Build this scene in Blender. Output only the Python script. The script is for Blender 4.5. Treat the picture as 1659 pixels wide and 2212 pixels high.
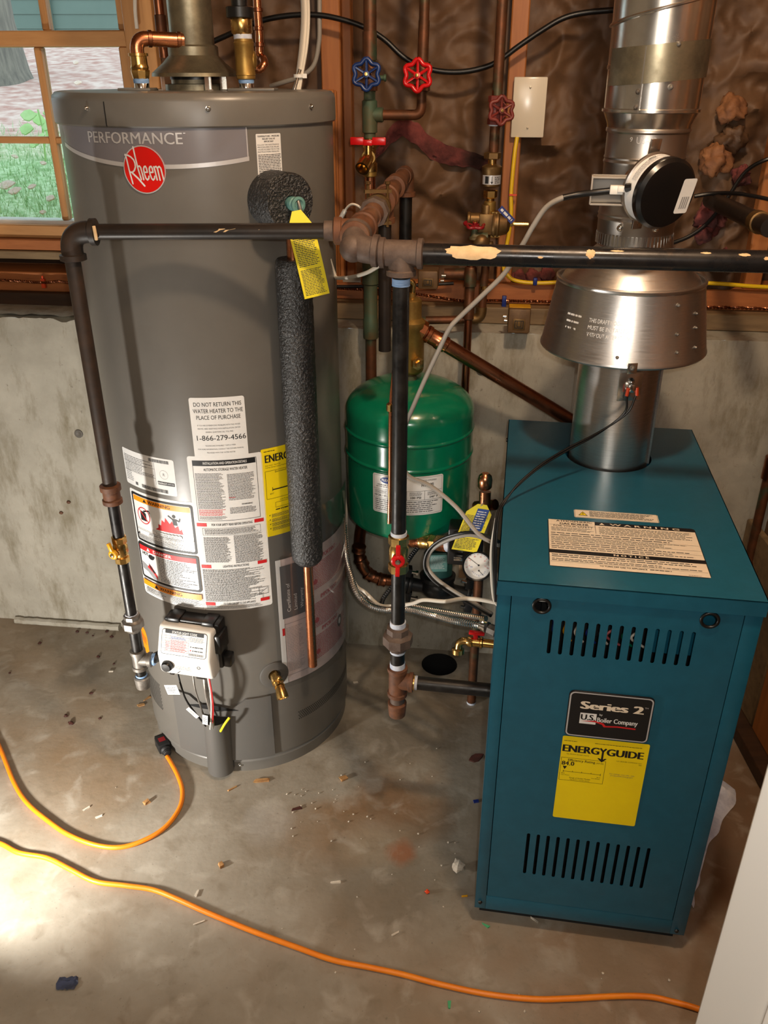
import bpy, bmesh, math, random
from mathutils import Vector, Matrix, noise
from mathutils.geometry import tessellate_polygon

# ---------------------------------------------------------------- clear
for o in list(bpy.data.objects): bpy.data.objects.remove(o)
SC = bpy.context.scene
COL = SC.collection
random.seed(7)
R = math.radians
V = Vector

# ---------------------------------------------------------------- camera
CAM_H, PITCH, FPX = 1.52, R(27.423), 1816.0
cam = bpy.data.cameras.new('camera')
cam.sensor_fit = 'HORIZONTAL'; cam.sensor_width = 36.0; cam.lens = 36.0*FPX/1659.0
cam.clip_start = 0.02; cam.clip_end = 200
cam_o = bpy.data.objects.new('camera', cam); COL.objects.link(cam_o)
cam_o.location = (0, 0, CAM_H); cam_o.rotation_euler = (R(90)-PITCH, 0, 0)
SC.camera = cam_o

# ---------------------------------------------------------------- world: overcast daylight beyond the window
world = bpy.data.worlds.new('world'); SC.world = world; world.use_nodes = True
wn = world.node_tree.nodes; wl_ = world.node_tree.links
bgn = wn['Background']
bgn.inputs[0].default_value = (0.80, 0.95, 1.0, 1); bgn.inputs[1].default_value = 2.1

# ---------------------------------------------------------------- lamps
def lamp(name, kind, loc, power, color, radius=0.05, target=None, **kw):
    l = bpy.data.lights.new(name, kind); l.energy = power; l.color = color
    if kind in ('POINT', 'SPOT'): l.shadow_soft_size = radius
    for k, v in kw.items(): setattr(l, k, v)
    o = bpy.data.objects.new(name, l); COL.objects.link(o); o.location = loc
    if target is not None:
        o.rotation_euler = (V(target)-V(loc)).to_track_quat('-Z', 'Y').to_euler()
    return o
lamp('work_light', 'SPOT', (-0.91, 0.99, 0.21), 50, (1.0, 0.95, 0.87), 0.03, target=(-0.60, 1.80, 0.36), spot_size=R(165), spot_blend=0.9)
lamp('ceiling_bulb', 'POINT', (0.30, 0.83, 2.25), 50, (1.0, 0.76, 0.52), 0.05)
lamp('phone_flash', 'POINT', (0.03, -0.02, 1.56), 18, (1.0, 0.95, 0.88), 0.008)
lamp('room_fill', 'AREA', (-0.4, -1.4, 2.2), 24, (1.0, 0.86, 0.70), target=(0.1, 1.5, 0.5), size=1.0)  # unseen area lamp added behind the camera as soft fill

SC.view_settings.view_transform = 'Standard'; SC.view_settings.look = 'None'
SC.view_settings.gamma = 1.0; SC.view_settings.use_curve_mapping = False
SC.view_settings.exposure = 0.0

# ---------------------------------------------------------------- measuring helpers
def ray(px, py):
    a = (px-829.5)/FPX; b = -(py-1106.0)/FPX
    return V((a, math.cos(PITCH)+b*math.sin(PITCH), -math.sin(PITCH)+b*math.cos(PITCH)))
CAMP = V((0, 0, CAM_H))
def PY(px, py, Y): r = ray(px, py); return CAMP + r*(Y/r.y)          # point at room depth Y
def PZ(px, py, z=0.0): r = ray(px, py); return CAMP + r*((z-CAM_H)/r.z)  # point at height z
WYAW = math.atan(-0.12127)
W0 = V((0, 2.0566, 0)); WU = V((math.cos(WYAW), math.sin(WYAW), 0)); WN = V((math.sin(WYAW), -math.cos(WYAW), 0))
Z3 = V((0, 0, 1))
def W(u, z, o): return W0 + WU*u + WN*o + Z3*z                        # back wall coordinates
def PW(px, py, o):
    r = ray(px, py); t = ((W0+WN*o-CAMP).dot(WN))/r.dot(WN); return CAMP + r*t
def wuz(px, py, o): q = PW(px, py, o)-W0; return q.dot(WU), q.z
HX, HY, HR = -0.3586, 1.798, 0.2584
def HCY(t, z, r=HR): return V((HX+r*math.sin(R(t)), HY-r*math.cos(R(t)), z))   # on the heater
BYAW = -0.1558
B0 = V((0.181, 1.1276, 0)); BX = V((math.cos(BYAW), math.sin(BYAW), 0)); BYV = V((-BX.y, BX.x, 0))
BW_, BD_, BZ0, BZ1 = 0.4035, 0.7007, 0.045, 0.8155
def B(x, d, z): return B0 + BX*x + BYV*d + Z3*z                       # boiler coordinates: right, back, up

# ---------------------------------------------------------------- materials
def S(r, g, b):
    f = lambda c: (c/255.0)/12.92 if c/255.0 <= 0.04045 else ((c/255.0+0.055)/1.055)**2.4
    return (f(r), f(g), f(b), 1)
MATS = {}
def mat(name, c1, c2=None, rough=0.5, metal=0.0, scale=20.0, detail=6, lo=0.35, hi=0.65, bump=0.0, bscale=None, stretch=None, coat=0.0, rvar=0.0, spec=0.5, c3=None, s3=3.0, lo3=0.5, hi3=0.7):
    m = bpy.data.materials.new(name); m.use_nodes = True
    nt = m.node_tree; n = nt.nodes; l = nt.links; p = n['Principled BSDF']
    p.inputs['Base Color'].default_value = c1; p.inputs['Roughness'].default_value = rough
    p.inputs['Metallic'].default_value = metal; p.inputs['Specular IOR Level'].default_value = spec
    if coat: p.inputs['Coat Weight'].default_value = coat; p.inputs['Coat Roughness'].default_value = 0.08
    tc = mp = None
    if c2 or bump or rvar or c3:
        tc = n.new('ShaderNodeTexCoord'); mp = n.new('ShaderNodeMapping'); l.new(tc.outputs['Object'], mp.inputs[0])
        if stretch: mp.inputs['Scale'].default_value = stretch
        nz = n.new('ShaderNodeTexNoise'); nz.inputs['Scale'].default_value = scale; nz.inputs['Detail'].default_value = detail
        nz.inputs['Roughness'].default_value = 0.65
        l.new(mp.outputs[0], nz.inputs['Vector'])
        if c2:
            cr = n.new('ShaderNodeValToRGB'); cr.color_ramp.elements[0].position = lo; cr.color_ramp.elements[1].position = hi
            cr.color_ramp.elements[0].color = c1; cr.color_ramp.elements[1].color = c2
            l.new(nz.outputs['Fac'], cr.inputs[0]); out = cr.outputs[0]
            if c3:
                n3 = n.new('ShaderNodeTexNoise'); n3.inputs['Scale'].default_value = s3; n3.inputs['Detail'].default_value = 5
                l.new(mp.outputs[0], n3.inputs['Vector'])
                mr = n.new('ShaderNodeMapRange'); mr.inputs[1].default_value = lo3; mr.inputs[2].default_value = hi3
                l.new(n3.outputs['Fac'], mr.inputs[0])
                mx = n.new('ShaderNodeMix'); mx.data_type = 'RGBA'; mx.inputs['B'].default_value = c3
                l.new(mr.outputs[0], mx.inputs['Factor']); l.new(out, mx.inputs['A']); out = mx.outputs['Result']
            l.new(out, p.inputs['Base Color'])
        if rvar:
            mr2 = n.new('ShaderNodeMapRange'); mr2.inputs[3].default_value = max(0.03, rough-rvar); mr2.inputs[4].default_value = min(1, rough+rvar)
            mr2.inputs[1].default_value = 0.3; mr2.inputs[2].default_value = 0.7
            l.new(nz.outputs['Fac'], mr2.inputs[0]); l.new(mr2.outputs[0], p.inputs['Roughness'])
        if bump:
            bp = n.new('ShaderNodeBump'); bp.inputs['Strength'].default_value = bump; bp.inputs['Distance'].default_value = 0.004
            if bscale:
                nb = n.new('ShaderNodeTexNoise'); nb.inputs['Scale'].default_value = bscale; nb.inputs['Detail'].default_value = 4
                l.new(mp.outputs[0], nb.inputs['Vector']); l.new(nb.outputs['Fac'], bp.inputs['Height'])
            else: l.new(nz.outputs['Fac'], bp.inputs['Height'])
            l.new(bp.outputs[0], p.inputs['Normal'])
    MATS[name] = m; return m

mat('grey_enamel', S(104,101,96), S(98,95,90), rough=0.34, scale=6, spec=0.5, bump=0.02, bscale=60)
mat('grey_plastic', S(86,84,81), rough=0.5, bump=0.05, bscale=400)
mat('teal_enamel', S(26,90,113), S(22,84,106), rough=0.3, scale=30, bump=0.03, bscale=300)
mat('green_enamel', S(8,118,84), S(7,110,78), rough=0.22, scale=20, coat=0.3)
mat('galvanised', (0.76,0.75,0.72,1), (0.62,0.61,0.58,1), rough=0.24, metal=1, scale=14, rvar=0.06)
mat('dull_galvanised', S(150,142,120), S(105,98,82), rough=0.42, metal=0.85, scale=16, rvar=0.1)
mat('brushed_steel', (0.72,0.71,0.70,1), (0.60,0.59,0.58,1), rough=0.33, metal=1, scale=30, stretch=(1,1,12), rvar=0.05)
mat('dark_damper_steel', (0.44,0.41,0.38,1), rough=0.35, metal=1)
mat('chrome', (0.75,0.75,0.73,1), rough=0.15, metal=1)
mat('black_iron', S(17,16,16), S(31,28,26), rough=0.42, scale=40, metal=0.25, rvar=0.12, bump=0.05)
mat('old_iron', S(40,30,23), S(58,42,31), rough=0.5, scale=30, bump=0.12, c3=S(30,25,22), s3=9)
mat('painted_iron', S(44,36,31), S(32,26,23), rough=0.4, scale=25, bump=0.08, c3=S(30,26,25), s3=14, metal=0.1)
mat('blue_black_iron', S(28,28,31), S(38,34,32), rough=0.3, scale=22, metal=0.35, rvar=0.1, bump=0.04, c3=S(72,54,38), s3=20, lo3=0.6, hi3=0.75)
mat('rusty_fitting', S(112,68,40), S(74,46,30), rough=0.65, scale=35, bump=0.2, c3=S(128,98,74), s3=12, lo3=0.55, hi3=0.8)
mat('cast_fitting', S(104,88,78), S(78,62,54), rough=0.6, scale=35, bump=0.2, metal=0.2)
mat('steel_fitting', S(140,136,130), S(96,90,84), rough=0.45, scale=30, metal=0.6, bump=0.1)
mat('copper', (0.72,0.30,0.15,1), (0.55,0.21,0.10,1), rough=0.26, metal=1, scale=30, rvar=0.08)
mat('dark_copper', (0.38,0.15,0.075,1), (0.25,0.095,0.05,1), rough=0.34, metal=1, scale=24, rvar=0.1)
mat('old_copper', S(116,70,44), S(82,56,38), rough=0.5, metal=0.6, scale=30, c3=S(70,92,70), s3=14, lo3=0.55, hi3=0.68, bump=0.05)
mat('green_copper', S(70,92,72), S(88,84,58), rough=0.6, metal=0.3, scale=26, c3=S(110,84,52), s3=12, lo3=0.52, hi3=0.7, bump=0.08)
mat('brass', (0.70,0.46,0.16,1), (0.58,0.36,0.12,1), rough=0.26, metal=1, scale=30, rvar=0.07)
mat('dull_brass', S(172,138,72), S(140,108,56), rough=0.42, metal=0.75, scale=30)
mat('bronze', S(128,100,60), S(100,74,44), rough=0.45, metal=0.7, scale=30, bump=0.06)
mat('foam_black', S(20,20,21), S(78,78,80), rough=0.5, scale=190, detail=2, lo=0.55, hi=0.68, bump=1.0, spec=0.8)  # grey flecks put the glints on the foam grain into the colour
mat('black_plastic', S(16,16,17), rough=0.35)
mat('black_rubber', S(20,20,21), rough=0.6)
mat('damper_black', S(14,14,15), rough=0.28, spec=0.6)
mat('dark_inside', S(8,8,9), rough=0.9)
mat('white_plastic', S(226,224,218), rough=0.35)
mat('cover_plate', S(214,204,186), rough=0.2)
mat('door_white', S(234,231,225), rough=0.5)
mat('paper', S(224,224,222), S(216,216,215), rough=0.27, scale=30, spec=0.4)
mat('paper_pink', S(206,190,188), S(190,176,175), rough=0.5, scale=30)
mat('paper_cream', S(226,212,190), rough=0.35)
mat('ink', S(18,18,20), rough=0.5)
mat('ink_fine', S(58,58,60), rough=0.5)
mat('ink_grey', S(92,92,94), rough=0.5)
mat('ink_light', S(140,140,142), rough=0.5)
mat('ink_red', S(196,30,34), rough=0.5)
mat('ink_pink', S(176,84,88), rough=0.5)
mat('ink_blue', S(30,70,150), rough=0.5)
mat('orange_print', S(244,146,20), rough=0.4)
mat('yellow_print', S(240,214,10), S(232,204,14), rough=0.4, scale=8)
mat('tag_yellow', S(236,220,40), rough=0.45)
mat('badge_red', S(206,22,16), rough=0.25)
mat('silver_print', (0.66,0.66,0.68,1), rough=0.3, metal=0.45)
mat('panel_print', S(118,116,122), rough=0.25)
mat('red_enamel', S(206,24,28), S(190,16,20), rough=0.25, scale=30)
mat('red_rust', S(122,44,36), S(96,38,32), rough=0.5, scale=40)
mat('blue_enamel', S(22,44,96), S(30,60,120), rough=0.3, scale=40)
mat('dark_red', S(130,20,28), rough=0.35)
mat('yellow_handle', S(226,166,20), S(200,140,20), rough=0.35, scale=20)
mat('tape_blue', S(150,180,220), S(100,140,190), rough=0.5, scale=60, stretch=(1,1,6))
mat('tape_white', S(206,210,218), S(170,180,200), rough=0.6, scale=60)
mat('flake_paint', S(226,196,152), S(204,170,124), rough=0.7, scale=40, bump=0.2)
mat('cord_orange', S(236,138,22), S(226,122,16), rough=0.45, scale=12)
mat('cable_white', S(214,206,192), rough=0.45)
mat('cable_grey', S(150,144,136), rough=0.45)
mat('cable_black', S(14,14,15), rough=0.4)
mat('cable_yellow', S(230,190,24), rough=0.4)
mat('tag_blue', S(24,44,120), rough=0.4)
mat('tag_orange', S(214,70,30), rough=0.4)
mat('pump_green', S(38,84,78), S(30,72,68), rough=0.45, scale=40, bump=0.1)
mat('pump_label', S(96,140,134), rough=0.5)
mat('volute_black', S(22,23,25), S(34,34,36), rough=0.4, scale=60, bump=0.15)
mat('flex_steel', (0.66,0.64,0.60,1), rough=0.22, metal=1)
mat('bronze_box', S(120,92,62), S(96,72,48), rough=0.5, metal=0.3, scale=30, bump=0.05)
mat('stone', S(206,198,184), S(172,162,146), rough=0.9, scale=60, bump=0.4)
mat('wood_chip', S(176,136,86), S(140,96,56), rough=0.8, scale=60)
mat('leaf_brown', S(74,34,24), S(52,24,18), rough=0.7, scale=60)
mat('blue_scrap', S(52,60,88), S(30,34,52), rough=0.6, scale=60)
mat('green_chip', S(70,160,110), rough=0.5)
mat('plastic_bag', S(214,216,226), S(170,176,196), rough=0.3, scale=30, bump=0.3)
mat('bark', S(136,128,118), S(104,98,92), rough=0.95, scale=10, stretch=(4,4,0.6), bump=0.6)
mat('leaf_green', S(196,226,160), S(176,214,140), rough=0.6, scale=30)
mat('leaf_pale', S(226,206,196), S(204,166,140), rough=0.7, scale=60)
mat('siding', S(108,124,116), S(104,120,112), rough=0.7, scale=4)
mat('ceiling_wood', S(150,118,84), S(120,92,64), rough=0.8, scale=3, stretch=(1,12,1))
mat('plain_wall', S(190,182,168), S(176,168,154), rough=0.9, scale=4)
mat('led_red', S(240,30,60), rough=0.4)

def wood(name, a, b, axis='x', sc=3.0):
    st = {'x': (1, 14, 14), 'z': (14, 14, 1)}[axis]
    return mat(name, a, b, rough=0.55, scale=sc, detail=8, stretch=st, lo=0.3, hi=0.7, bump=0.08, c3=S(96,60,34), s3=6, lo3=0.66, hi3=0.8)
wood('window_wood', S(192,142,90), S(170,120,72), 'x')
wood('window_wood_up', S(192,142,90), S(170,120,72), 'z')
wood('stud_wood', S(178,112,58), S(146,86,42), 'z')
wood('plate_wood', S(180,110,60), S(142,82,42), 'x')
wood('weathered_wood', S(140,116,84), S(104,84,60), 'x')
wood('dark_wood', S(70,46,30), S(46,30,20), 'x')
wood('grey_plank', S(98,92,84), S(70,66,60), 'x')

def concrete_floor():
    m = mat('floor_concrete', S(156,150,138), S(124,115,100), rough=0.55, scale=4, detail=12, lo=0.3, hi=0.7, bump=0.18, bscale=60, c3=S(126,102,74), s3=1.6, lo3=0.5, hi3=0.72)
    nt = m.node_tree; n = nt.nodes; l = nt.links; p = n['Principled BSDF']
    src = p.inputs['Base Color'].links[0].from_socket
    tc = n['Texture Coordinate']
    # rust and damp stains where the floor is worn in front of the boiler
    def blob(cx, cy, r, col, prev, amt):
        sx = n.new('ShaderNodeVectorMath'); sx.operation = 'DISTANCE'; sx.inputs[1].default_value = (cx, cy, 0)
        nz = n.new('ShaderNodeTexNoise'); nz.inputs['Scale'].default_value = 9; nz.inputs['Detail'].default_value = 6
        l.new(tc.outputs['Object'], nz.inputs['Vector'])
        mul = n.new('ShaderNodeMath'); mul.operation = 'MULTIPLY_ADD'; mul.inputs[1].default_value = r*1.6; mul.inputs[2].default_value = -r*0.8
        l.new(nz.outputs['Fac'], mul.inputs[0]); l.new(tc.outputs['Object'], sx.inputs[0])
        add = n.new('ShaderNodeMath'); add.operation = 'ADD'; l.new(sx.outputs['Value'], add.inputs[0]); l.new(mul.outputs[0], add.inputs[1])
        mr = n.new('ShaderNodeMapRange'); mr.inputs[1].default_value = r; mr.inputs[2].default_value = r*0.35; mr.inputs[3].default_value = 0; mr.inputs[4].default_value = amt
        l.new(add.outputs[0], mr.inputs[0])
        mx = n.new('ShaderNodeMix'); mx.data_type = 'RGBA'; mx.inputs['B'].default_value = col
        l.new(mr.outputs[0], mx.inputs['Factor']); l.new(prev, mx.inputs['A']); return mx.outputs['Result']
    for cx, cy, r, col, amt in FLOOR_STAINS: src = blob(cx, cy, r, col, src, amt)
    # trowel mottling and pale wear
    for sc, lo, hi, col, amt in ((14, .54, .70, S(172,166,154), .5), (22, .56, .72, S(108,96,78), .45), (3.0, .55, .7, S(116,100,80), .5)):
        z = n.new('ShaderNodeTexNoise'); z.inputs['Scale'].default_value = sc; z.inputs['Detail'].default_value = 9; z.inputs['Distortion'].default_value = 0.6
        l.new(tc.outputs['Object'], z.inputs['Vector'])
        mr = n.new('ShaderNodeMapRange'); mr.inputs[1].default_value = lo; mr.inputs[2].default_value = hi; mr.inputs[4].default_value = amt
        l.new(z.outputs['Fac'], mr.inputs[0])
        mx = n.new('ShaderNodeMix'); mx.data_type = 'RGBA'; mx.inputs['B'].default_value = col
        l.new(mr.outputs[0], mx.inputs['Factor']); l.new(src, mx.inputs['A']); src = mx.outputs['Result']
    # fine dark pits
    vz = n.new('ShaderNodeTexNoise'); vz.inputs['Scale'].default_value = 140; vz.inputs['Detail'].default_value = 3
    l.new(tc.outputs['Object'], vz.inputs['Vector'])
    mr = n.new('ShaderNodeMapRange'); mr.inputs[1].default_value = 0.66; mr.inputs[2].default_value = 0.74; mr.inputs[4].default_value = 0.45
    l.new(vz.outputs['Fac'], mr.inputs[0])
    mx = n.new('ShaderNodeMix'); mx.data_type = 'RGBA'; mx.inputs['B'].default_value = S(84,76,64)
    l.new(mr.outputs[0], mx.inputs['Factor']); l.new(src, mx.inputs['A']); l.new(mx.outputs['Result'], p.inputs['Base Color'])
    return m
FLOOR_STAINS = [(0.02,1.42,0.16,S(120,86,52),0.8),(-0.12,1.36,0.14,S(128,96,60),0.6),(0.06,1.72,0.2,S(92,80,64),0.55),(0.03,1.25,0.22,S(98,92,80),0.5),
                (-0.02,1.33,0.09,S(170,160,140),0.35),(-0.26,1.38,0.07,S(186,186,184),0.3),(-0.88,1.92,0.1,S(96,88,76),0.7),(0.5,0.95,0.4,S(126,92,60),0.5),(0.8,1.4,0.5,S(110,78,52),0.7),(0.04,1.3,0.04,S(140,84,50),0.7)]
concrete_floor()

def concrete_wall():
    m = mat('wall_concrete', S(176,171,158), S(150,145,132), rough=0.85, scale=7, detail=10, lo=0.3, hi=0.7, bump=0.5, bscale=38)
    nt = m.node_tree; n = nt.nodes; l = nt.links; p = n['Principled BSDF']
    src = p.inputs['Base Color'].links[0].from_socket; tc = n['Texture Coordinate']
    def layer(sc, st, lo, hi, col, amt, prev, det=8):
        mp = n.new('ShaderNodeMapping'); mp.inputs['Scale'].default_value = st; l.new(tc.outputs['Object'], mp.inputs[0])
        z = n.new('ShaderNodeTexNoise'); z.inputs['Scale'].default_value = sc; z.inputs['Detail'].default_value = det; z.inputs['Roughness'].default_value = 0.7
        l.new(mp.outputs[0], z.inputs['Vector'])
        mr = n.new('ShaderNodeMapRange'); mr.inputs[1].default_value = lo; mr.inputs[2].default_value = hi; mr.inputs[4].default_value = amt
        l.new(z.outputs['Fac'], mr.inputs[0])
        mx = n.new('ShaderNodeMix'); mx.data_type = 'RGBA'; mx.inputs['B'].default_value = col
        l.new(mr.outputs[0], mx.inputs['Factor']); l.new(prev, mx.inputs['A']); return mx.outputs['Result']
    src = layer(6, (2.2,2.2,0.7), 0.5, 0.68, S(112,102,78), 0.75, src)     # streaky brown staining
    src = layer(30, (1,1,0.3), 0.58, 0.72, S(122,112,90), 0.6, src)
    src = layer(60, (1,1,1), 0.66, 0.75, S(88,80,64), 0.55, src, 3)
    l.new(src, p.inputs['Base Color']); return m
concrete_wall()

def kraft():
    m = mat('kraft_paper', S(112,82,56), S(76,53,36), rough=0.6, scale=4, detail=8, lo=0.3, hi=0.7, bump=0.5, bscale=22, c3=S(34,22,17), s3=3.2, lo3=0.5, hi3=0.72, spec=0.4)
    mat('pink_fluff', S(132,66,62), S(84,40,38), rough=1.0, scale=18, detail=8, bump=1.0, bscale=60, c3=S(44,24,20), s3=6, lo3=0.5, hi3=0.7)
    mat('spray_foam', S(150,100,60), S(110,70,44), rough=0.7, scale=20, bump=0.5)
kraft()

def grass():
    m = mat('lawn', S(132,168,108), S(196,214,176), rough=0.9, scale=34, detail=14, lo=0.38, hi=0.62, bump=1.0, bscale=50)
    nt = m.node_tree; n = nt.nodes; l = nt.links; p = n['Principled BSDF']
    src = p.inputs['Base Color'].links[0].from_socket; tc = n['Texture Coordinate']
    sx = n.new('ShaderNodeSeparateXYZ'); l.new(tc.outputs['Object'], sx.inputs[0])
    nz = n.new('ShaderNodeTexNoise'); nz.inputs['Scale'].default_value = 2.0; nz.inputs['Detail'].default_value = 6; l.new(tc.outputs['Object'], nz.inputs['Vector'])
    ad = n.new('ShaderNodeMath'); ad.operation = 'MULTIPLY_ADD'; ad.inputs[1].default_value = 1.4; l.new(nz.outputs['Fac'], ad.inputs[0]); l.new(sx.outputs['Y'], ad.inputs[2])
    mr = n.new('ShaderNodeMapRange'); mr.inputs[1].default_value = 4.3; mr.inputs[2].default_value = 4.9; l.new(ad.outputs[0], mr.inputs[0])
    n2 = n.new('ShaderNodeTexNoise'); n2.inputs['Scale'].default_value = 14; n2.inputs['Detail'].default_value = 8; l.new(tc.outputs['Object'], n2.inputs['Vector'])
    cr = n.new('ShaderNodeValToRGB'); cr.color_ramp.elements[0].position = 0.35; cr.color_ramp.elements[1].position = 0.65
    cr.color_ramp.elements[0].color = S(176,128,118); cr.color_ramp.elements[1].color = S(214,186,178); l.new(n2.outputs['Fac'], cr.inputs[0])
    mx = n.new('ShaderNodeMix'); mx.data_type = 'RGBA'; l.new(mr.outputs[0], mx.inputs['Factor']); l.new(src, mx.inputs['A']); l.new(cr.outputs[0], mx.inputs['B'])
    l.new(mx.outputs['Result'], p.inputs['Base Color'])
grass()

mat('grass_blade', S(150,190,136), S(208,226,190), rough=0.8, scale=60, lo=0.4, hi=0.6)
def glass(name, tint, fac, rough=0.03, spec_only=True):
    m = bpy.data.materials.new(name); m.use_nodes = True; nt = m.node_tree; n = nt.nodes; l = nt.links
    n.remove(n['Principled BSDF']); out = n['Material Output']
    tr = n.new('ShaderNodeBsdfTransparent'); tr.inputs[0].default_value = tint
    gl = n.new('ShaderNodeBsdfGlossy'); gl.inputs['Roughness'].default_value = rough
    mx = n.new('ShaderNodeMixShader'); fr0 = n.new('ShaderNodeLayerWeight'); fr0.inputs[0].default_value = 0.5; fr = n.new('ShaderNodeMath'); fr.operation = 'POWER'; fr.inputs[1].default_value = 4.0; l.new(fr0.outputs['Facing'], fr.inputs[0])
    ad = n.new('ShaderNodeMath'); ad.operation = 'ADD'; ad.use_clamp = True; ad.inputs[1].default_value = fac
    l.new(fr.outputs[0], ad.inputs[0]); l.new(ad.outputs[0], mx.inputs[0]); l.new(tr.outputs[0], mx.inputs[1]); l.new(gl.outputs[0], mx.inputs[2])
    l.new(mx.outputs[0], out.inputs[0]); MATS[name] = m
glass('window_glass', (0.9,0.95,0.95,1), 0.0)
glass('clear_plastic', (0.86,0.87,0.88,1), 0.03, 0.12)

# ---------------------------------------------------------------- mesh builder
class MB:
    def __init__(s): s.v = []; s.f = []; s.m = []
    def add(s, vs, fs, m=0):
        k = len(s.v); s.v += [V(p) for p in vs]; s.f += [tuple(i+k for i in f) for f in fs]; s.m += [m]*len(fs); return s
    def poly(s, pts, m=0): return s.add(pts, [tuple(range(len(pts)))], m)
    def box(s, c, sx, sy, sz, X=V((1,0,0)), Y=V((0,1,0)), Z=V((0,0,1)), m=0):
        c = V(c); X = V(X)*sx/2; Y = V(Y)*sy/2; Z = V(Z)*sz/2
        p = [c+X*a+Y*b+Z*d for d in (-1,1) for a, b in ((-1,-1),(1,-1),(1,1),(-1,1))]
        return s.add(p, [(3,2,1,0),(4,5,6,7),(0,1,5,4),(1,2,6,5),(2,3,7,6),(3,0,4,7)], m)
    def span(s, fn, a0, a1, b0, b1, c0, c1, m=0):      # box given by a coordinate function fn(a,b,c)
        p = [fn(a, b, c) for c in (c0,c1) for a, b in ((a0,b0),(a1,b0),(a1,b1),(a0,b1))]
        return s.add(p, [(3,2,1,0),(4,5,6,7),(0,1,5,4),(1,2,6,5),(2,3,7,6),(3,0,4,7)], m)
    def tube(s, pts, r, seg=14, caps=True, m=0, hint=None):
        pts = [V(p) for p in pts]; n = len(pts)
        rs = r if isinstance(r, (list, tuple)) else [r]*n
        T = []
        for i in range(n):
            d = pts[min(i+1, n-1)]-pts[max(i-1, 0)]
            T.append(d.normalized() if d.length > 1e-9 else V((0,0,1)))
        a = V(hint) if hint else (V((0,0,1)) if abs(T[0].z) < 0.9 else V((1,0,0)))
        N = (a-T[0]*a.dot(T[0])).normalized(); vs = []
        for i in range(n):
            N = N-T[i]*N.dot(T[i])
            N = N.normalized() if N.length > 1e-6 else T[i].orthogonal().normalized()
            Bn = T[i].cross(N)
            for k in range(seg):
                t = 2*math.pi*k/seg; vs.append(pts[i]+N*(rs[i]*math.cos(t))+Bn*(rs[i]*math.sin(t)))
        fs = [(i*seg+k, i*seg+(k+1) % seg, (i+1)*seg+(k+1) % seg, (i+1)*seg+k) for i in range(n-1) for k in range(seg)]
        if caps: fs += [tuple(range(seg-1, -1, -1)), tuple((n-1)*seg+k for k in range(seg))]
        return s.add(vs, fs, m)
    def lathe(s, o, ax, prof, seg=24, caps=True, m=0, phase=0.0, hint=None):
        o = V(o); ax = V(ax).normalized()
        a = V(hint) if hint else (V((0,0,1)) if abs(ax.z) < 0.9 else V((1,0,0)))
        N = (a-ax*a.dot(ax)).normalized(); Bn = ax.cross(N); vs = []
        for t, r in prof:
            for k in range(seg):
                q = 2*math.pi*k/seg+phase; vs.append(o+ax*t+N*(r*math.cos(q))+Bn*(r*math.sin(q)))
        n = len(prof)
        fs = [(i*seg+k, i*seg+(k+1) % seg, (i+1)*seg+(k+1) % seg, (i+1)*seg+k) for i in range(n-1) for k in range(seg)]
        if caps: fs += [tuple(range(seg-1, -1, -1)), tuple((n-1)*seg+k for k in range(seg))]
        return s.add(vs, fs, m)
    def cyl(s, a, b, r, seg=16, m=0, r2=None, phase=0.0):
        a = V(a); b = V(b); return s.lathe(a, b-a, [(0, r), ((b-a).length, r if r2 is None else r2)], seg, True, m, phase)
    def ball(s, c, r, m=0, seg=14, sq=(1,1,1)):
        c = V(c); vs = []; fs = []; n = seg//2
        for i in range(n+1):
            a = math.pi*i/n
            for k in range(seg):
                b = 2*math.pi*k/seg; vs.append(c+V((r*sq[0]*math.sin(a)*math.cos(b), r*sq[1]*math.sin(a)*math.sin(b), r*sq[2]*math.cos(a))))
        fs = [(i*seg+k, (i+1)*seg+k, (i+1)*seg+(k+1) % seg, i*seg+(k+1) % seg) for i in range(n) for k in range(seg)]
        return s.add(vs, fs, m)
    def grid(s, fn, nu, nv, m=0, closed=False):
        vs = [fn(i/nu, j/nv) for j in range(nv+1) for i in range(nu+1)]
        fs = [(j*(nu+1)+i, j*(nu+1)+i+1, (j+1)*(nu+1)+i+1, (j+1)*(nu+1)+i) for j in range(nv) for i in range(nu)]
        return s.add(vs, fs, m)
    def plate(s, outer, holes, fn, th, m=0, mh=None):   # flat plate with holes; fn(x,y,h)
        loops = [outer]+holes
        tri = tessellate_polygon([[V((x, y, 0)) for x, y in lp] for lp in loops])
        flat = [p for lp in loops for p in lp]; n = len(flat)
        vs = [fn(x, y, 0) for x, y in flat]+[fn(x, y, -th) for x, y in flat]
        fs = []
        for t in tri:
            a, b, c = [V((flat[i][0], flat[i][1])) for i in t]
            if (b-a).cross(c-a) < 0: t = t[::-1]
            fs.append(tuple(t)); fs.append(tuple(i+n for i in t[::-1]))
        k = 0
        for lp in loops:
            q = len(lp)
            for i in range(q): fs.append((k+i, k+(i+1) % q, n+k+(i+1) % q, n+k+i))
            k += q
        return s.add(vs, fs, m)
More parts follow.
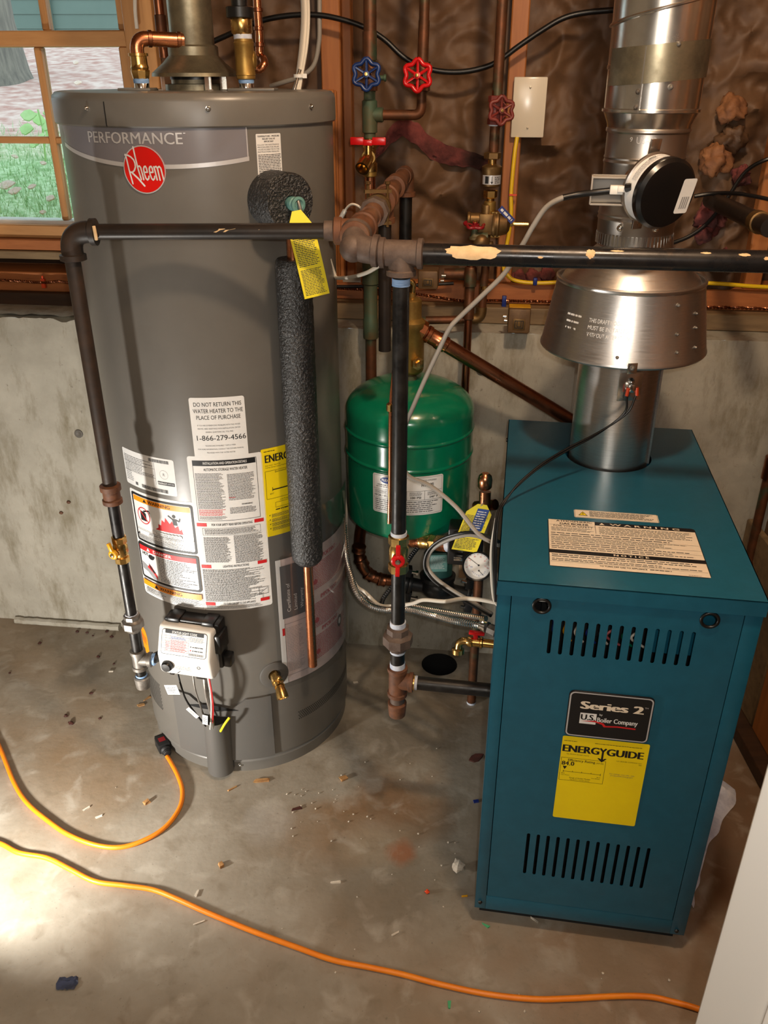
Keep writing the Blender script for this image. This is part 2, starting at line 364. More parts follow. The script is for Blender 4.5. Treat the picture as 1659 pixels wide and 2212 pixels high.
    def build(s, name, mats, parent=None, at=None, bevel=0.0, bseg=2, sharp=38, fix=True, smooth=True):
        org = V((0,0,0))
        if parent is not None:
            org = parent['_org'] if '_org' in parent else V((0,0,0)); org = V(org)
        elif at is not None: org = V(at)
        me = bpy.data.meshes.new(name)
        me.from_pydata([tuple(p-org) for p in s.v], [], s.f)
        for mm in (mats if isinstance(mats, (list, tuple)) else [mats]): me.materials.append(MATS[mm])
        me.polygons.foreach_set('material_index', s.m)
        if bevel or fix:
            bm = bmesh.new(); bm.from_mesh(me)
            if fix: bmesh.ops.recalc_face_normals(bm, faces=bm.faces)
            if bevel:
                ed = [e for e in bm.edges if len(e.link_faces) == 2 and e.calc_face_angle(0) > R(30)]
                bmesh.ops.bevel(bm, geom=ed, offset=bevel, segments=bseg, profile=0.5, affect='EDGES', clamp_overlap=True)
            bm.to_mesh(me); bm.free()
        if smooth:
            me.polygons.foreach_set('use_smooth', [True]*len(me.polygons)); me.set_sharp_from_angle(angle=R(sharp))
        o = bpy.data.objects.new(name, me); COL.objects.link(o)
        if parent is not None: o.parent = parent; o['_org'] = tuple(org)
        else: o.location = org; o['_org'] = tuple(org)
        return o

def thing(name, label, cat, loc, group=None):
    o = bpy.data.objects.new(name, None); COL.objects.link(o); o.location = loc; o.empty_display_size = 0.05
    o['label'] = label; o['category'] = cat; o['_org'] = tuple(loc)
    if group: o['group'] = group
    return o
def tag(o, label, cat=None, group=None, kind=None):
    if label: o['label'] = label
    if cat: o['category'] = cat
    if group: o['group'] = group
    if kind: o['kind'] = kind
    return o
def smooth_path(pts, n=8):
    pts = [V(p) for p in pts]; out = []
    P = [pts[0]*2-pts[1]]+pts+[pts[-1]*2-pts[-2]]
    for i in range(1, len(P)-2):
        a, b, c, d = P[i-1], P[i], P[i+1], P[i+2]
        for k in range(n):
            t = k/n
            out.append(0.5*((2*b)+(c-a)*t+(2*a-5*b+4*c-d)*t*t+(3*b-a-3*c+d)*t*t*t))
    out.append(pts[-1]); return out
def bend(a, c, b, rad, n=8):       # straight - arc - straight path through corner c
    a, b, c = V(a), V(b), V(c); d1 = (a-c).normalized(); d2 = (b-c).normalized()
    p = c+d1*rad; q = c+d2*rad; out = [a]
    for k in range(n+1):
        t = k/n; out.append(p*(1-t)**2+c*(2*t*(1-t))+q*t*t)
    return out+[b]

# ---------------------------------------------------------------- lettering and labels
_font = {}
def glyphs(txt, bold=0.0):
    k = (txt, bold)
    if k in _font: return _font[k]
    cu = bpy.data.curves.new('t', 'FONT'); cu.body = txt; cu.size = 1.0; cu.resolution_u = 3; cu.offset = bold
    o = bpy.data.objects.new('t', cu); COL.objects.link(o)
    bpy.context.view_layer.update()
    dg = bpy.context.evaluated_depsgraph_get(); me = o.evaluated_get(dg).to_mesh()
    vs = [(v.co.x, v.co.y) for v in me.vertices]; fs = [tuple(p.vertices) for p in me.polygons]
    o.evaluated_get(dg).to_mesh_clear(); bpy.data.objects.remove(o); bpy.data.curves.remove(cu)
    _font[k] = (vs, fs); return _font[k]
INKS = ['ink','ink_red','ink_grey','ink_light','orange_print','yellow_print','paper','ink_blue','silver_print','ink_pink','badge_red','panel_print']
class Lab:
    def __init__(s, fn): s.fn = fn; s.mb = MB(); s.k = 0; s.used = []
    def mi(s, n):
        if n not in s.used: s.used.append(n)
        return s.used.index(n)
    def h(s, inc=True):
        if inc: s.k += 1; return 0.0004+0.00007*s.k
        return 0.0004+0.00007*(s.k+1)
    def rect(s, x0, y0, x1, y1, m='ink', h=None):
        h = h or s.h(); mi = s.mi(m); D_ = 0.006
        xs = [x0]+[k*D_ for k in range(math.floor(x0/D_)+1, math.ceil(x1/D_)) if x0 < k*D_ < x1]+[x1]
        for a, b in zip(xs, xs[1:]):
            s.mb.poly([s.fn(a, y0, h), s.fn(b, y0, h), s.fn(b, y1, h), s.fn(a, y1, h)], mi)
    def frame(s, x0, y0, x1, y1, w, m='ink'):
        h = s.h()
        s.rect(x0, y0, x1, y0+w, m, h); s.rect(x0, y1-w, x1, y1, m, h); s.rect(x0, y0+w, x0+w, y1-w, m, h); s.rect(x1-w, y0+w, x1, y1-w, m, h)
    def poly(s, pts, m='ink', inc=True):
        h = s.h(inc); mi = s.mi(m)
        def clip(pl, x, keep_hi):
            out = []
            for i in range(len(pl)):
                a, b = pl[i], pl[(i+1) % len(pl)]; ia = (a[0] >= x) == keep_hi; ib = (b[0] >= x) == keep_hi
                if ia: out.append(a)
                if ia != ib and abs(b[0]-a[0]) > 1e-12: t = (x-a[0])/(b[0]-a[0]); out.append((x, a[1]+(b[1]-a[1])*t))
            return out
        for t in tessellate_polygon([[V((x, y, 0)) for x, y in pts]]):
            tri = [pts[i] for i in t]; x0 = min(p[0] for p in tri); x1 = max(p[0] for p in tri); cuts = [k*0.006 for k in range(math.floor(x0/0.006)+1, math.ceil(x1/0.006)) if x0+1e-7 < k*0.006 < x1-1e-7]; n = len(cuts)+1
            for k in range(n):          # cut into narrow strips so that print follows a curved surface
                q = tri
                if n > 1:
                    if k > 0: q = clip(q, cuts[k-1], True)
                    if k < n-1 and len(q) > 2: q = clip(q, cuts[k], False)
                if len(q) > 2: s.mb.poly([s.fn(a, b, h) for a, b in q], mi)
    def disc(s, x, y, r, m='ink', ry=None, n=24, inc=True):
        s.poly([(x+r*math.cos(2*math.pi*i/n), y+(ry or r)*math.sin(2*math.pi*i/n)) for i in range(n)], m, inc)
    def ring(s, x, y, r, w, m='ink', n=28):
        h = s.h(False); mi = s.mi(m)
        for i in range(n):
            a = 2*math.pi*i/n; b = 2*math.pi*(i+1)/n
            s.mb.poly([s.fn(x+q*math.cos(c), y+q*math.sin(c), h) for q, c in ((r, a), (r, b), (r-w, b), (r-w, a))], mi)
    def line(s, x0, y0, x1, y1, w, m='ink'):
        d = V((x1-x0, y1-y0)); d.normalize(); px, py = -d.y*w/2, d.x*w/2
        s.poly([(x0-px, y0-py), (x1-px, y1-py), (x1+px, y1+py), (x0+px, y0+py)], m, False)
    def text(s, t, x, y, cap, w=None, align='C', m='ink', bold=0.0, rot=0.0):
        vs, fs = glyphs(t); h = s.h(False)+0.00001; mi = s.mi(m)
        x0 = min(v[0] for v in vs); x1 = max(v[0] for v in vs)
        hv, _ = glyphs('H', 0.0); ch = max(v[1] for v in hv)
        sy = cap/ch; sx = sy if w is None else w/(x1-x0)
        off = {'C': (x0+x1)/2, 'L': x0, 'R': x1}[align]
        c, sn = math.cos(rot), math.sin(rot); bo = max(0, bold)*1.3
        for k, ox in enumerate((0,) if bo == 0 else (-bo, -bo/3, bo/3, bo)):       # heavy type is struck several times
            pts = []
            for a, b in vs:
                u = (a-off+ox)*sx; q = b*sy
                pts.append(s.fn(x+u*c-q*sn, y+u*sn+q*c, h+k*0.000004))
            s.mb.add(pts, fs, mi)
    def fine(s, x0, y0, x1, y1, rows, m='ink_grey', seed=1, fill=0.5, rag=0.25, just=False):
        if rows > 2: rows = int(rows*1.35)
        if m == 'ink' and rows > 1: m = 'ink_fine'
        fill = fill*0.82
        rnd = random.Random(seed); h = s.h(False); mi = s.mi(m); dy = (y1-y0)/rows
        for i in range(rows):
            yy = y1-dy*(i+1)+dy*(1-fill)/2; end = x1 if just else x1-(x1-x0)*rnd.random()*rag; x = x0
            while x < end:
                wl = min(dy*rnd.uniform(0.6, 2.6), end-x)
                s.mb.poly([s.fn(x, yy, h), s.fn(x+wl, yy, h), s.fn(x+wl, yy+dy*fill, h), s.fn(x, yy+dy*fill, h)], mi)
                x += wl+dy*0.3
    def build(s, parent, name='printing'):
        return s.mb.build(name, s.used, parent, fix=False, smooth=False)
def rrect(x0, y0, x1, y1, r, n=4):
    out = []
    for cx, cy, a0 in ((x1-r, y1-r, 0), (x0+r, y1-r, 90), (x0+r, y0+r, 180), (x1-r, y0+r, 270)):
        for i in range(n+1):
            a = R(a0+90*i/n); out.append((cx+r*math.cos(a), cy+r*math.sin(a)))
    return out
def sheet(fn, x0, y0, x1, y1, name, m, parent, r=0.003, th=0.0003):   # a thin rounded sticker following a surface
    mb = MB(); n = max(2, int((x1-x0)/0.005)); xs = [x0, x0+r*0.3, x0+r]+[x0+r+(x1-x0-2*r)*i/n for i in range(1, n)]+[x1-r, x1-r*0.3, x1]
    def inset(x):
        d = min(x-x0, x1-x)
        return 0 if d >= r else r-math.sqrt(max(0, r*r-(r-d)**2))
    top = []
    for x in xs:
        i = inset(x); top += [fn(x, y0+i, th), fn(x, y1-i, th)]
    mb.add(top, [(2*i, 2*i+2, 2*i+3, 2*i+1) for i in range(len(xs)-1)])
    k = len(xs)
    bot = []
    for x in xs:
        i = inset(x); bot += [fn(x, y0+i, 0.00005), fn(x, y1-i, 0.00005)]
    mb.add(bot, [(2*i, 2*i+1, 2*i+3, 2*i+2) for i in range(k-1)])
    return mb.build(name, m, parent, fix=False)

# ================================================================ SETTING
def struct(o): o['kind'] = 'structure'; return o
fl = MB(); fl.grid(lambda u, v: V((-2.6+4.4*u, -2.6+5.2*v, 0)), 8, 8)
# the floor drain is a real hole: floor plate with a round hole
DR = PZ(949, 1435, 0.0); drr = 0.052
hole = [(DR.x+drr*math.cos(2*math.pi*i/28), DR.y+drr*math.sin(2*math.pi*i/28)) for i in range(28)]
fl = MB(); fl.plate([(-2.6,-2.6),(1.8,-2.6),(1.8,2.6),(-2.6,2.6)], [hole], lambda x, y, h: V((x, y, h)), 0.10)
floor = struct(fl.build('floor', 'floor_concrete', smooth=False))
m = MB(); m.lathe(DR-Z3*0.098, (0,0,1), [(0,0.06),(0.001,0.06)], 24); m.build('drain_bottom', 'dark_inside', floor)
m = MB(); m.lathe(DR-Z3*0.097, (0,0,1), [(0,drr-0.004),(0.09,drr-0.002),(0.097,drr-0.001),(0.0975,drr-0.0005),(0.06,drr-0.0003),(0,drr-0.0003)], 28, caps=False); m.build('drain_sleeve', 'dark_inside', floor)

CT = 0.962
def ragged(u): return 0.010*noise.noise(V((u*9, 3, 0)))+0.006*noise.noise(V((u*34, 7, 0)))
m = MB()
def wall_fn(a, b):
    u = -1.9+3.02*a; z = CT*b
    d = 0.0025*noise.noise(V((u*5, z*5, 1)))+0.0015*noise.noise(V((u*22, z*22, 5)))
    lip = max(0, (b-0.93)/0.07)
    return W(u, z-lip*abs(ragged(u))*(1.6 if u < -0.3 else 0.8), d-lip*(0.006+max(0, ragged(u))))
m.grid(wall_fn, 260, 60)
m.grid(lambda a, b: W(-1.9+3.02*a, CT-(0 if b > 0.02 else abs(ragged(-1.9+3.02*a))*(1.6 if -1.9+3.02*a < -0.3 else 0.8))-0.004*abs(noise.noise(V((a*60, b*6, 2))))*(1-b), -(0.006+max(0, ragged(-1.9+3.02*a))) if b == 0 else -0.28*b), 260, 8)
wall_back = struct(m.build('wall_back', 'wall_concrete', fix=False, sharp=60))
# tie holes and chips in the concrete
for px, py in ((170, 937), (1040, 800), (1385, 742)):
    q = PW(px, py, 0.002); m = MB(); m.lathe(q, WN, [(-0.004,0.012),(0.0015,0.012),(0.002,0.009),(0.0005,0.004),(0.0004,0.001)], 14); m.build('tie_hole', 'grey_plank', wall_back)
for px, py in ((148, 1085), (132, 1108)):
    q = PW(px, py, 0.002); m = MB(); m.ball(q, 0.006, sq=(1,0.5,0.8)); m.build('rust_knob', 'rusty_fitting', wall_back)
# mortar lip at the foot of the wall on the left
m = MB(); a = wuz(30, 1335, 0.02)[0]; b = wuz(255, 1350, 0.02)[0]
m.tube([W(a+(b-a)*i/24, 0.004+0.004*noise.noise(V((i*.7,0,0))), 0.012) for i in range(25)], 0.012, 8); m.build('mortar_lip', 'wall_concrete', wall_back)
# crack wedge at the ledge, left
m = MB(); m.grid(lambda a_, b_: W(-1.5+1.0*a_, CT+0.006+0.006*noise.noise(V((a_*25, b_*3, 4)))*(1-b_), -0.012-0.10*b_+0.012*noise.noise(V((a_*30, 9, 0)))*(1-b_)), 80, 5)
m.build('mortar_cap', 'wall_concrete', wall_back)

def board(name, u0, u1, z0, z1, o0, o1, material, parent, bev=0.003):
    m = MB(); m.span(lambda a, b, c: W(a, c, b), u0, u1, o0, o1, z0, z1); return m.build(name, material, parent, bevel=bev, bseg=1)
# timber on top of the concrete
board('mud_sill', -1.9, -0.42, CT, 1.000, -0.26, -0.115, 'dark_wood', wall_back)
board('mud_sill', -0.42, 1.12, CT, 1.004, -0.26, -0.085, 'weathered_wood', wall_back)
board('sill_plate', -1.9, -0.42, 1.000, 1.052, -0.25, -0.13, 'plate_wood', wall_back)
board('sill_plate', -0.42, 1.12, 1.004, 1.054, -0.25, -0.125, 'plate_wood', wall_back)
for u0, u1 in ((-0.165, -0.118), (0.268, 0.308), (0.872, 0.915)):
    board('wall_stud', u0, u1, 1.054, 2.36, -0.235, -0.140, 'stud_wood', wall_back)
board('wall_stud', -0.118, -0.095, 1.054, 2.36, -0.235, -0.158, 'stud_wood', wall_back)
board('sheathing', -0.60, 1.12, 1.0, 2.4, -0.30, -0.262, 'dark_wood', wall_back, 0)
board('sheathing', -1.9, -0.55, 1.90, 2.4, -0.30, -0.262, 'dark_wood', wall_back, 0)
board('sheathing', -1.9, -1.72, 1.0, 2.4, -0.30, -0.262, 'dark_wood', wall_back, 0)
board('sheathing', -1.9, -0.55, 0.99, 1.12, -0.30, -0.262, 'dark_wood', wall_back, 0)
# window apron timbers below the sash (left)
zz = lambda py, o: wuz(100, py, o)[1]
board('window_stool', -1.9, -0.60, zz(516, -.14), zz(486, -.16)+0.002, -0.25, -0.145, 'window_wood', wall_back)
board('window_apron', -1.9, -0.60, zz(541, -.13), zz(517, -.135), -0.25, -0.13, 'plate_wood', wall_back)
board('window_shim', -1.9, -0.60, zz(561, -.135), zz(543, -.135), -0.25, -0.135, 'weathered_wood', wall_back)
board('jack_stud', -0.655, -0.60, 1.052, zz(561, -.135), -0.24, -0.15, 'dark_wood', wall_back)
m = MB(); m.span(lambda a, b, c: W(a, c, b), -0.62, -0.59, -0.25, -0.15, 1.052, 2.36); m.build('wall_stud', 'stud_wood', wall_back, bevel=.003)
# the plywood board behind the heater with its raised edge
board('board_panel', -0.52, -0.128, 1.06, 1.490, -0.152, -0.128, 'stud_wood', wall_back)
board('board_edge', -0.52, -0.132, 1.472, 1.492, -0.128, -0.116, 'stud_wood', wall_back)
board('board_edge', -0.152, -0.132, 1.06, 1.472, -0.128, -0.116, 'stud_wood', wall_back)

# other walls and ceiling (only felt through the light, bounced and reflected)
m = MB(); m.span(lambda a, b, c: V((a, b, c)), -2.6, 1.8, -2.6, 2.6, 2.40, 2.44); ceiling = struct(m.build('ceiling', 'ceiling_wood'))
for i in range(9):
    m = MB(); y = -2.2+i*0.5; m.span(lambda a, b, c: V((a, b, c)), -2.6, 1.0, y, y+0.04, 2.36, 2.40)
    m.build('joist', 'ceiling_wood', ceiling)
m = MB(); m.span(lambda a, b, c: V((a, b, c)), -2.64, -2.6, -2.6, 2.6, 0, 2.44); struct(m.build('wall_left', 'plain_wall'))
m = MB(); m.span(lambda a, b, c: V((a, b, c)), -2.6, 1.8, -2.64, -2.6, 0, 2.44); struct(m.build('wall_front', 'plain_wall'))
# part of the back wall outside the frame on the left
m = MB(); m.span(lambda a, b, c: W(a, c, b), -2.9, -1.9, -0.3, 0, 0, 2.44); m.build('wall_end', 'plain_wall', wall_back)
# framed wall on the right of the boiler
RX = 0.965
m = MB(); m.span(lambda a, b, c: V((a, b, c)), RX+0.09, RX+0.12, -2.6, 2.2, 0, 2.44); wall_right = struct(m.build('wall_right', 'dark_wood'))
def rb(name, x0, x1, y0, y1, z0, z1, mm): m = MB(); m.span(lambda a, b, c: V((a, b, c)), x0, x1, y0, y1, z0, z1); return m.build(name, mm, wall_right, bevel=.003, bseg=1)
rb('bottom_plate', 0.902, RX+0.09, -0.2, 1.93, 0, 0.035, 'dark_wood')
rb('plywood_panel', RX-0.022, RX-0.004, 1.10, 1.66, 0.035, 0.62, 'stud_wood')
rb('plywood_panel', RX-0.022, RX-0.004, 1.664, 1.93, 0.035, 0.50, 'weathered_wood')
for y in (0.55, 0.95, 1.36, 1.78): rb('wall_stud', RX, RX+0.09, y, y+0.04, 0.04, 2.36, 'stud_wood')
for k, (y0, y1) in enumerate(((0.59, 0.95), (0.99, 1.36), (1.40, 1.78), (1.82, 1.96))):
    m = MB(); m.grid(lambda a, b: V((RX+0.035+0.02*noise.noise(V((a*3, b*6, k)))+0.012*noise.noise(V((a*9, b*20, k+3))), y0+(y1-y0)*a, 0.05+2.3*b)), 20, 90)
    o = m.build('insulation_batt', 'kraft_paper', fix=False, at=(RX+.03, y0, .05)); tag(o, ['brown kraft insulation batt in the right wall, bay nearest the camera','brown kraft insulation batt in the right wall, second bay from the camera','brown kraft insulation batt in the right wall beside the boiler top','narrow brown kraft strip in the right wall at the room corner'][k], 'insulation', 'kraft batts in the right wall')

# insulation between the back wall studs
def batt(name, u0, u1, label, seed, mm='kraft_paper', amp=1.0, base=-0.185):
    m = MB()
    def fn(a, b):
        u = u0+(u1-u0)*a; z = 1.054+1.28*b
        n1 = noise.noise(V((u*4.5+seed, z*5, seed))); n2 = abs(noise.noise(V((u*11, z*13, seed+4)))); n3 = abs(noise.noise(V((u*27+n1, z*30, seed+9))))
        edge = min(1, 8*min(a, 1-a))
        fold = -0.02*math.exp(-((z-(1.33-0.5*(u-u0)*(1 if seed < 3 else -.4)))/0.022)**2)
        return W(u+0.008*n2*edge, z, base+edge*amp*(0.020+0.034*n1-0.030*n2-0.010*n3+fold))
    m.grid(fn, 60, 160)
    q = W((u0+u1)/2, 1.06, base)
    return tag(m.build(name, mm, fix=False, at=q, sharp=70), label, 'insulation', 'insulation in the back wall')
batt('insulation_batt', -0.59, -0.167, 'dark brown crumpled insulation in the bay behind the heater vent', 1.3)
batt('insulation_batt', -0.095, 0.268, 'brown kraft insulation batt behind the blue and red wheel valves', 2.1)
batt('insulation_batt', 0.308, 0.60, 'brown kraft insulation behind the white cover plate, left of the flue', 4.7, amp=1.3)
batt('insulation_batt', 0.60, 0.872, 'torn crumpled kraft and pink insulation to the right of the shiny flue', 6.2, amp=1.7, base=-0.175)
tear = [(808,338,6),(826,318,16),(848,288,22),(872,278,22),(900,290,26),(930,318,28),(965,334,24),(1000,342,22),(1040,350,18),(1062,352,8)]
tp_ = smooth_path([PW(a, b, -.148) for a, b, c in tear], 8); m = MB()
def trf(a, b):
    i = min(len(tp_)-1, int(a*(len(tp_)-1)+.5)); k = a*(len(tear)-1); j = min(len(tear)-2, int(k)); w_ = (tear[j][2]+(tear[j+1][2]-tear[j][2])*(k-j))*.0009
    return tp_[i]+Z3*((b-.5)*2*w_*(1+.4*noise.noise(V((a*14, b*2, 3)))))+WN*(.005*math.sin(math.pi*b)+.007*noise.noise(V((a*22, b*6, 8))))
m.grid(trf, 72, 8); tag(m.build('torn_strip', 'pink_fluff', at=tp_[0], fix=False, sharp=80), 'dark red torn strip of insulation behind the red wheel valve', 'insulation')
def tuft(px, py, o, r, mm, label, seed):
    q = PW(px, py, o); m = MB(); m.ball((0,0,0), 1.0, seg=34)
    m.v = [q+p.normalized()*r*(1+0.45*noise.noise(p*1.5+V((seed,0,0)))+0.22*noise.noise(p*3.5+V((0,seed,0)))+0.14*noise.noise(p*8+V((0,seed,3)))) for p in m.v]
    return tag(m.build('insulation_tuft', mm, at=q, sharp=85), label, 'insulation', 'loose tufts of insulation')
tuft(1545, 345, -0.13, 0.035, 'spray_foam', 'orange brown foam lump right of the flue, above the damper', 1)
tuft(1580, 300, -0.13, 0.030, 'kraft_paper', 'crumpled brown paper lump high at right of the flue', 2)
tuft(1600, 380, -0.13, 0.022, 'pink_fluff', 'pink insulation puff beside the right stud, level with the damper', 3)
tuft(1535, 470, -0.14, 0.034, 'pink_fluff', 'pink brown insulation puff behind the right iron pipe', 4)
tuft(1520, 505, -0.12, 0.020, 'pink_fluff', 'small pink puff right below the damper motor', 5)
tuft(1150, 600, -0.15, 0.020, 'pink_fluff', 'pink insulation tuft on the sill, left of the draft hood', 6)
tuft(1120, 598, -0.15, 0.016, 'pink_fluff', 'smaller pink tuft on the sill beside the yellow cable bend', 7)
tuft(1180, 592, -0.16, 0.018, 'pink_fluff', 'pink tuft on the sill touching the draft hood rim', 8)
tuft(1580, 235, -0.12, 0.030, 'spray_foam', 'rough orange foam lump beside the upper flue', 9)
tuft(1560, 560, -0.12, 0.024, 'pink_fluff', 'pink puff above the gas pipe near the right stud', 10)

# ---------------------------------------------------------------- window
zs = lambda px, py: wuz(px, py, -0.17)
wz0 = zs(100, 486)[1]
win = thing('window_1', None, None, W(-1.15, wz0, -0.2)); del win['label']; del win['category']; win['kind'] = 'structure'
uL, uR = -1.70, zs(290, 190)[0]
zrail0, zrail1 = zs(150, 101)[1], zs(150, 66)[1]
def wpart(name, u0, u1, z0, z1, o0, o1, mm='window_wood', par=None, bev=.003): m = MB(); m.span(lambda a, b, c: W(a, c, b), u0, u1, o0, o1, z0, z1); return m.build(name, mm, par or win, bevel=bev, bseg=1)
uS = zs(268, 190)[0]
wpart('meeting_rail', uL, uR, zrail0, zrail1, -0.225, -0.155)
wpart('stile', uS, uR, wz0, zrail0, -0.215, -0.165, 'window_wood_up')
wpart('stile', uS+0.004, uR+0.003, zrail1, 1.90, -0.225, -0.17, 'window_wood_up')
wpart('jamb', uR, zs(338, 60)[0], wz0, 1.92, -0.26, -0.148, 'window_wood_up')
wpart('head', uL, uR, 1.88, 1.94, -0.25, -0.15)
wpart('jamb', uL-0.05, uL, wz0, 1.92, -0.26, -0.15, 'window_wood_up')
wpart('bottom_rail', uL, uR, wz0-0.004, wz0+0.012, -0.22, -0.165, 'paper')
ma, mb_ = zs(79, 130), zs(139, 450); um = (ma[0]+mb_[0])/2
wpart('muntin', um-0.009, um+0.009, wz0+0.012, zrail0, -0.20, -0.172, 'window_wood_up')
um2 = zs(92, 30)[0]
wpart('muntin', um2-0.009, um2+0.009, zrail1, 1.88, -0.20, -0.172, 'window_wood_up')
zm = zs(60, 303)[1]
wpart('muntin', uL, um-0.009, zm-0.008, zm+0.008, -0.20, -0.172); wpart('muntin', um+0.009, uS, zm-0.008, zm+0.008, -0.20, -0.172)
for u0, u1, z0, z1 in ((uL, um-.009, wz0+.012, zm-.008), (uL, um-.009, zm+.008, zrail0), (um+.009, uS, wz0+.012, zm-.008), (um+.009, uS, zm+.008, zrail0), (uL, um2-.009, zrail1, 1.88), (um2+.009, uS, zrail1, 1.88)):
    wpart('pane', u0, u1, z0, z1, -0.190, -0.187, 'window_glass', bev=0)

# ---------------------------------------------------------------- outside
m = MB()
def terr(a, b):
    x = -9+15*a; y = 2.385-.1213*max(-3, min(1, x))+14*b**1.5
    z = 1.09+0.12*min(y-2.4, 5.6)+0.05*noise.noise(V((x*.6, y*.6, 0)))+0.012*noise.noise(V((x*4, y*4, 2)))
    return V((x, y, z))
m.grid(terr, 120, 90); yard = m.build('lawn', 'lawn', fix=False); tag(yard, 'sloping green lawn with pine straw seen through the window', 'lawn', kind='stuff'); yard['kind'] = 'structure'; del yard['label']; del yard['category']; yard.name = 'ground'
def gz(x, y): return 1.09+0.12*min(y-2.4, 5.6)+0.05*noise.noise(V((x*.6, y*.6, 0)))+0.012*noise.noise(V((x*4, y*4, 2)))
tx, ty = -2.42, 5.6
m = MB(); m.lathe((tx, ty, gz(tx, ty)-0.1), (0,0,1), [(0,.36),(.15,.30),(.4,.27),(1.2,.25),(3.2,.22)], 28)
m.v = [p+V((0.02*noise.noise(p*6), 0.02*noise.noise(p*7), 0)) for p in m.v]
tag(m.build('tree_trunk', 'bark', at=(tx, ty, gz(tx, ty))), 'thick grey tree trunk outside at the left edge of the window', 'tree')
# pale green neighbouring house beyond the bank, clapboards and corner board
hs = thing('house', 'pale teal clapboard house wall beyond the lawn, seen in the top panes', 'house', (-4.0, 13.2, 1.7))
m = MB(); m.span(lambda a, b, c: V((a, b, c)), -9.5, 1.5, 13.2, 16, 1.2, 6.0); m.build('wall', 'siding', hs)
for i in range(22):
    m = MB(); z = 1.75+i*0.17; m.add([V((-9.5,13.2,z+.17)), V((1.5,13.2,z+.17)), V((1.5,13.19,z)), V((-9.5,13.19,z)), V((-9.5,13.2,z)), V((1.5,13.2,z))], [(0,1,2,3),(3,2,5,4)]); m.build('clapboard', 'siding', hs, fix=False)
m = MB(); m.span(lambda a, b, c: V((a, b, c)), -4.6, -4.48, 13.14, 13.2, 1.6, 6.0); m.build('corner_board', 'siding', hs)
def leaf_mesh(c, ang, s, tilt, stand=0.12):
    m = MB(); u = V((math.cos(ang), math.sin(ang), tilt)); w = V((-math.sin(ang), math.cos(ang), stand))
    sil = [(-1,0),(-.5,.45),(.1,.55),(.6,.3),(1,0),(.6,-.3),(.1,-.55),(-.5,-.45)]
    top = [c+u*a*s+w*b*s+Z3*(0.10*s*(1-abs(b)*1.2)) for a, b in sil]
    m.poly(top); m.poly([p-Z3*0.004 for p in top[::-1]])
    for i in range(8): m.poly([top[i], top[(i+1) % 8], top[(i+1) % 8]-Z3*.004, top[i]-Z3*.004])
    return m
rg = random.Random(31); m = MB()
for i in range(9000):
    x = rg.uniform(-2.3, -0.75); y = 2.44-.1213*x+1.8*rg.random()**1.3
    if rg.random() < (y-3.5)/.9: continue
    a = rg.uniform(0, 6.28); hgt = rg.uniform(.018, .042); wv = V((math.cos(a), math.sin(a), 0))*.0022; q = V((x, y, gz(x, y)-.003)); tip = q+V((rg.uniform(-.014,.014), rg.uniform(-.014,.014), hgt))
    m.poly([q-wv, q+wv, tip])
tag(m.build('grass', 'grass_blade', at=(-1.5, 3.2, gz(-1.5, 3.2)), fix=False, smooth=False), 'short pale green lawn grass outside the window', 'grass', kind='stuff')
rnd = random.Random(5)
spots = [(18,418,.06,'large pale fallen leaf on the lawn at the left window edge'),(35,428,.045,'fallen leaf touching the large pale leaf on the lawn'),(72,420,.03,'small pinkish fallen leaf in the middle of the lawn'),(112,446,.04,'pink fallen leaf near the right muntin, low on the lawn'),(96,478,.02,'tiny pale fallen leaf at the window bottom'),(35,352,.025,'brown fallen leaf near the upper edge of the lawn'),(97,372,.025,'fallen leaf on the lawn beside the muntin'),(170,190,.05,'pale fallen leaf on the pine straw in the upper right pane'),(165,145,.05,'fallen leaf far up the bank in the upper right pane'),(55,270,.03,'fallen leaf on the pine straw in the left pane')]
for px, py, s, lb in spots:
    r = ray(px, py); t = 2.5/r.y
    for k in range(300):
        q = CAMP+r*t
        if q.z < gz(q.x, q.y): break
        t += 0.03
    q.z = gz(q.x, q.y)+0.012
    tag(leaf_mesh(q+Z3*.012, rnd.uniform(-.5,.5), s*.5, rnd.uniform(-.3,.3), .7).build('fallen_leaf', 'leaf_pale', at=q), lb, 'leaf', 'fallen leaves on the lawn')
# the small plant outside by the pane
q = PY(84, 262, 3.5); q.z = gz(q.x, q.y)
pl = thing('young_plant', 'small bright green leafy plant just outside the window', 'plant', q)
m = MB(); m.tube([q, q+V((.01,0,.12)), q+V((0,.01,.18))], .004, 6); m.build('stem', 'leaf_green', pl)
for k in range(9):
    c = q+V((0.05*math.cos(k*2.4), 0.035*math.sin(k*2.4), 0.05+0.016*k)); leaf_mesh(c, (k*1.3) % 1.2-.6, 0.030, (k % 3)*.4-.4, 1.1).build('leaf', 'leaf_green', pl)

# ---------------------------------------------------------------- white door at the right edge, near the camera
d0 = PY(1500, 2212, 0.52); d1 = PY(1659, 1740, 0.52); dx = (d0.x+d1.x)/2-0.005
dd = V((0.80, -0.60, 0)).normalized(); dn = V((-dd.y, dd.x, 0))*-1
D0 = V((dx, 0.52, 0))
def Dp(a, b, c): return D0+dd*a+dn*b+Z3*c
door = MB(); door.span(Dp, 0, 0.19, -0.036, 0, 0.01, 2.05); door_o = struct(door.build('door_1', 'door_white', bevel=.003))
for z0, z1 in ((0.20, 0.92), (1.05, 1.88)):
    m = MB()
    for (a0, a1, c0, c1) in ((.055, .070, z0, z1), (.130, .145, z0, z1), (.07, .130, z0, z0+.015), (.07, .130, z1-.015, z1)):
        m.span(Dp, a0, a1, -0.001, 0.006, c0, c1)
    m.build('panel_moulding', 'door_white', door_o, bevel=.002)

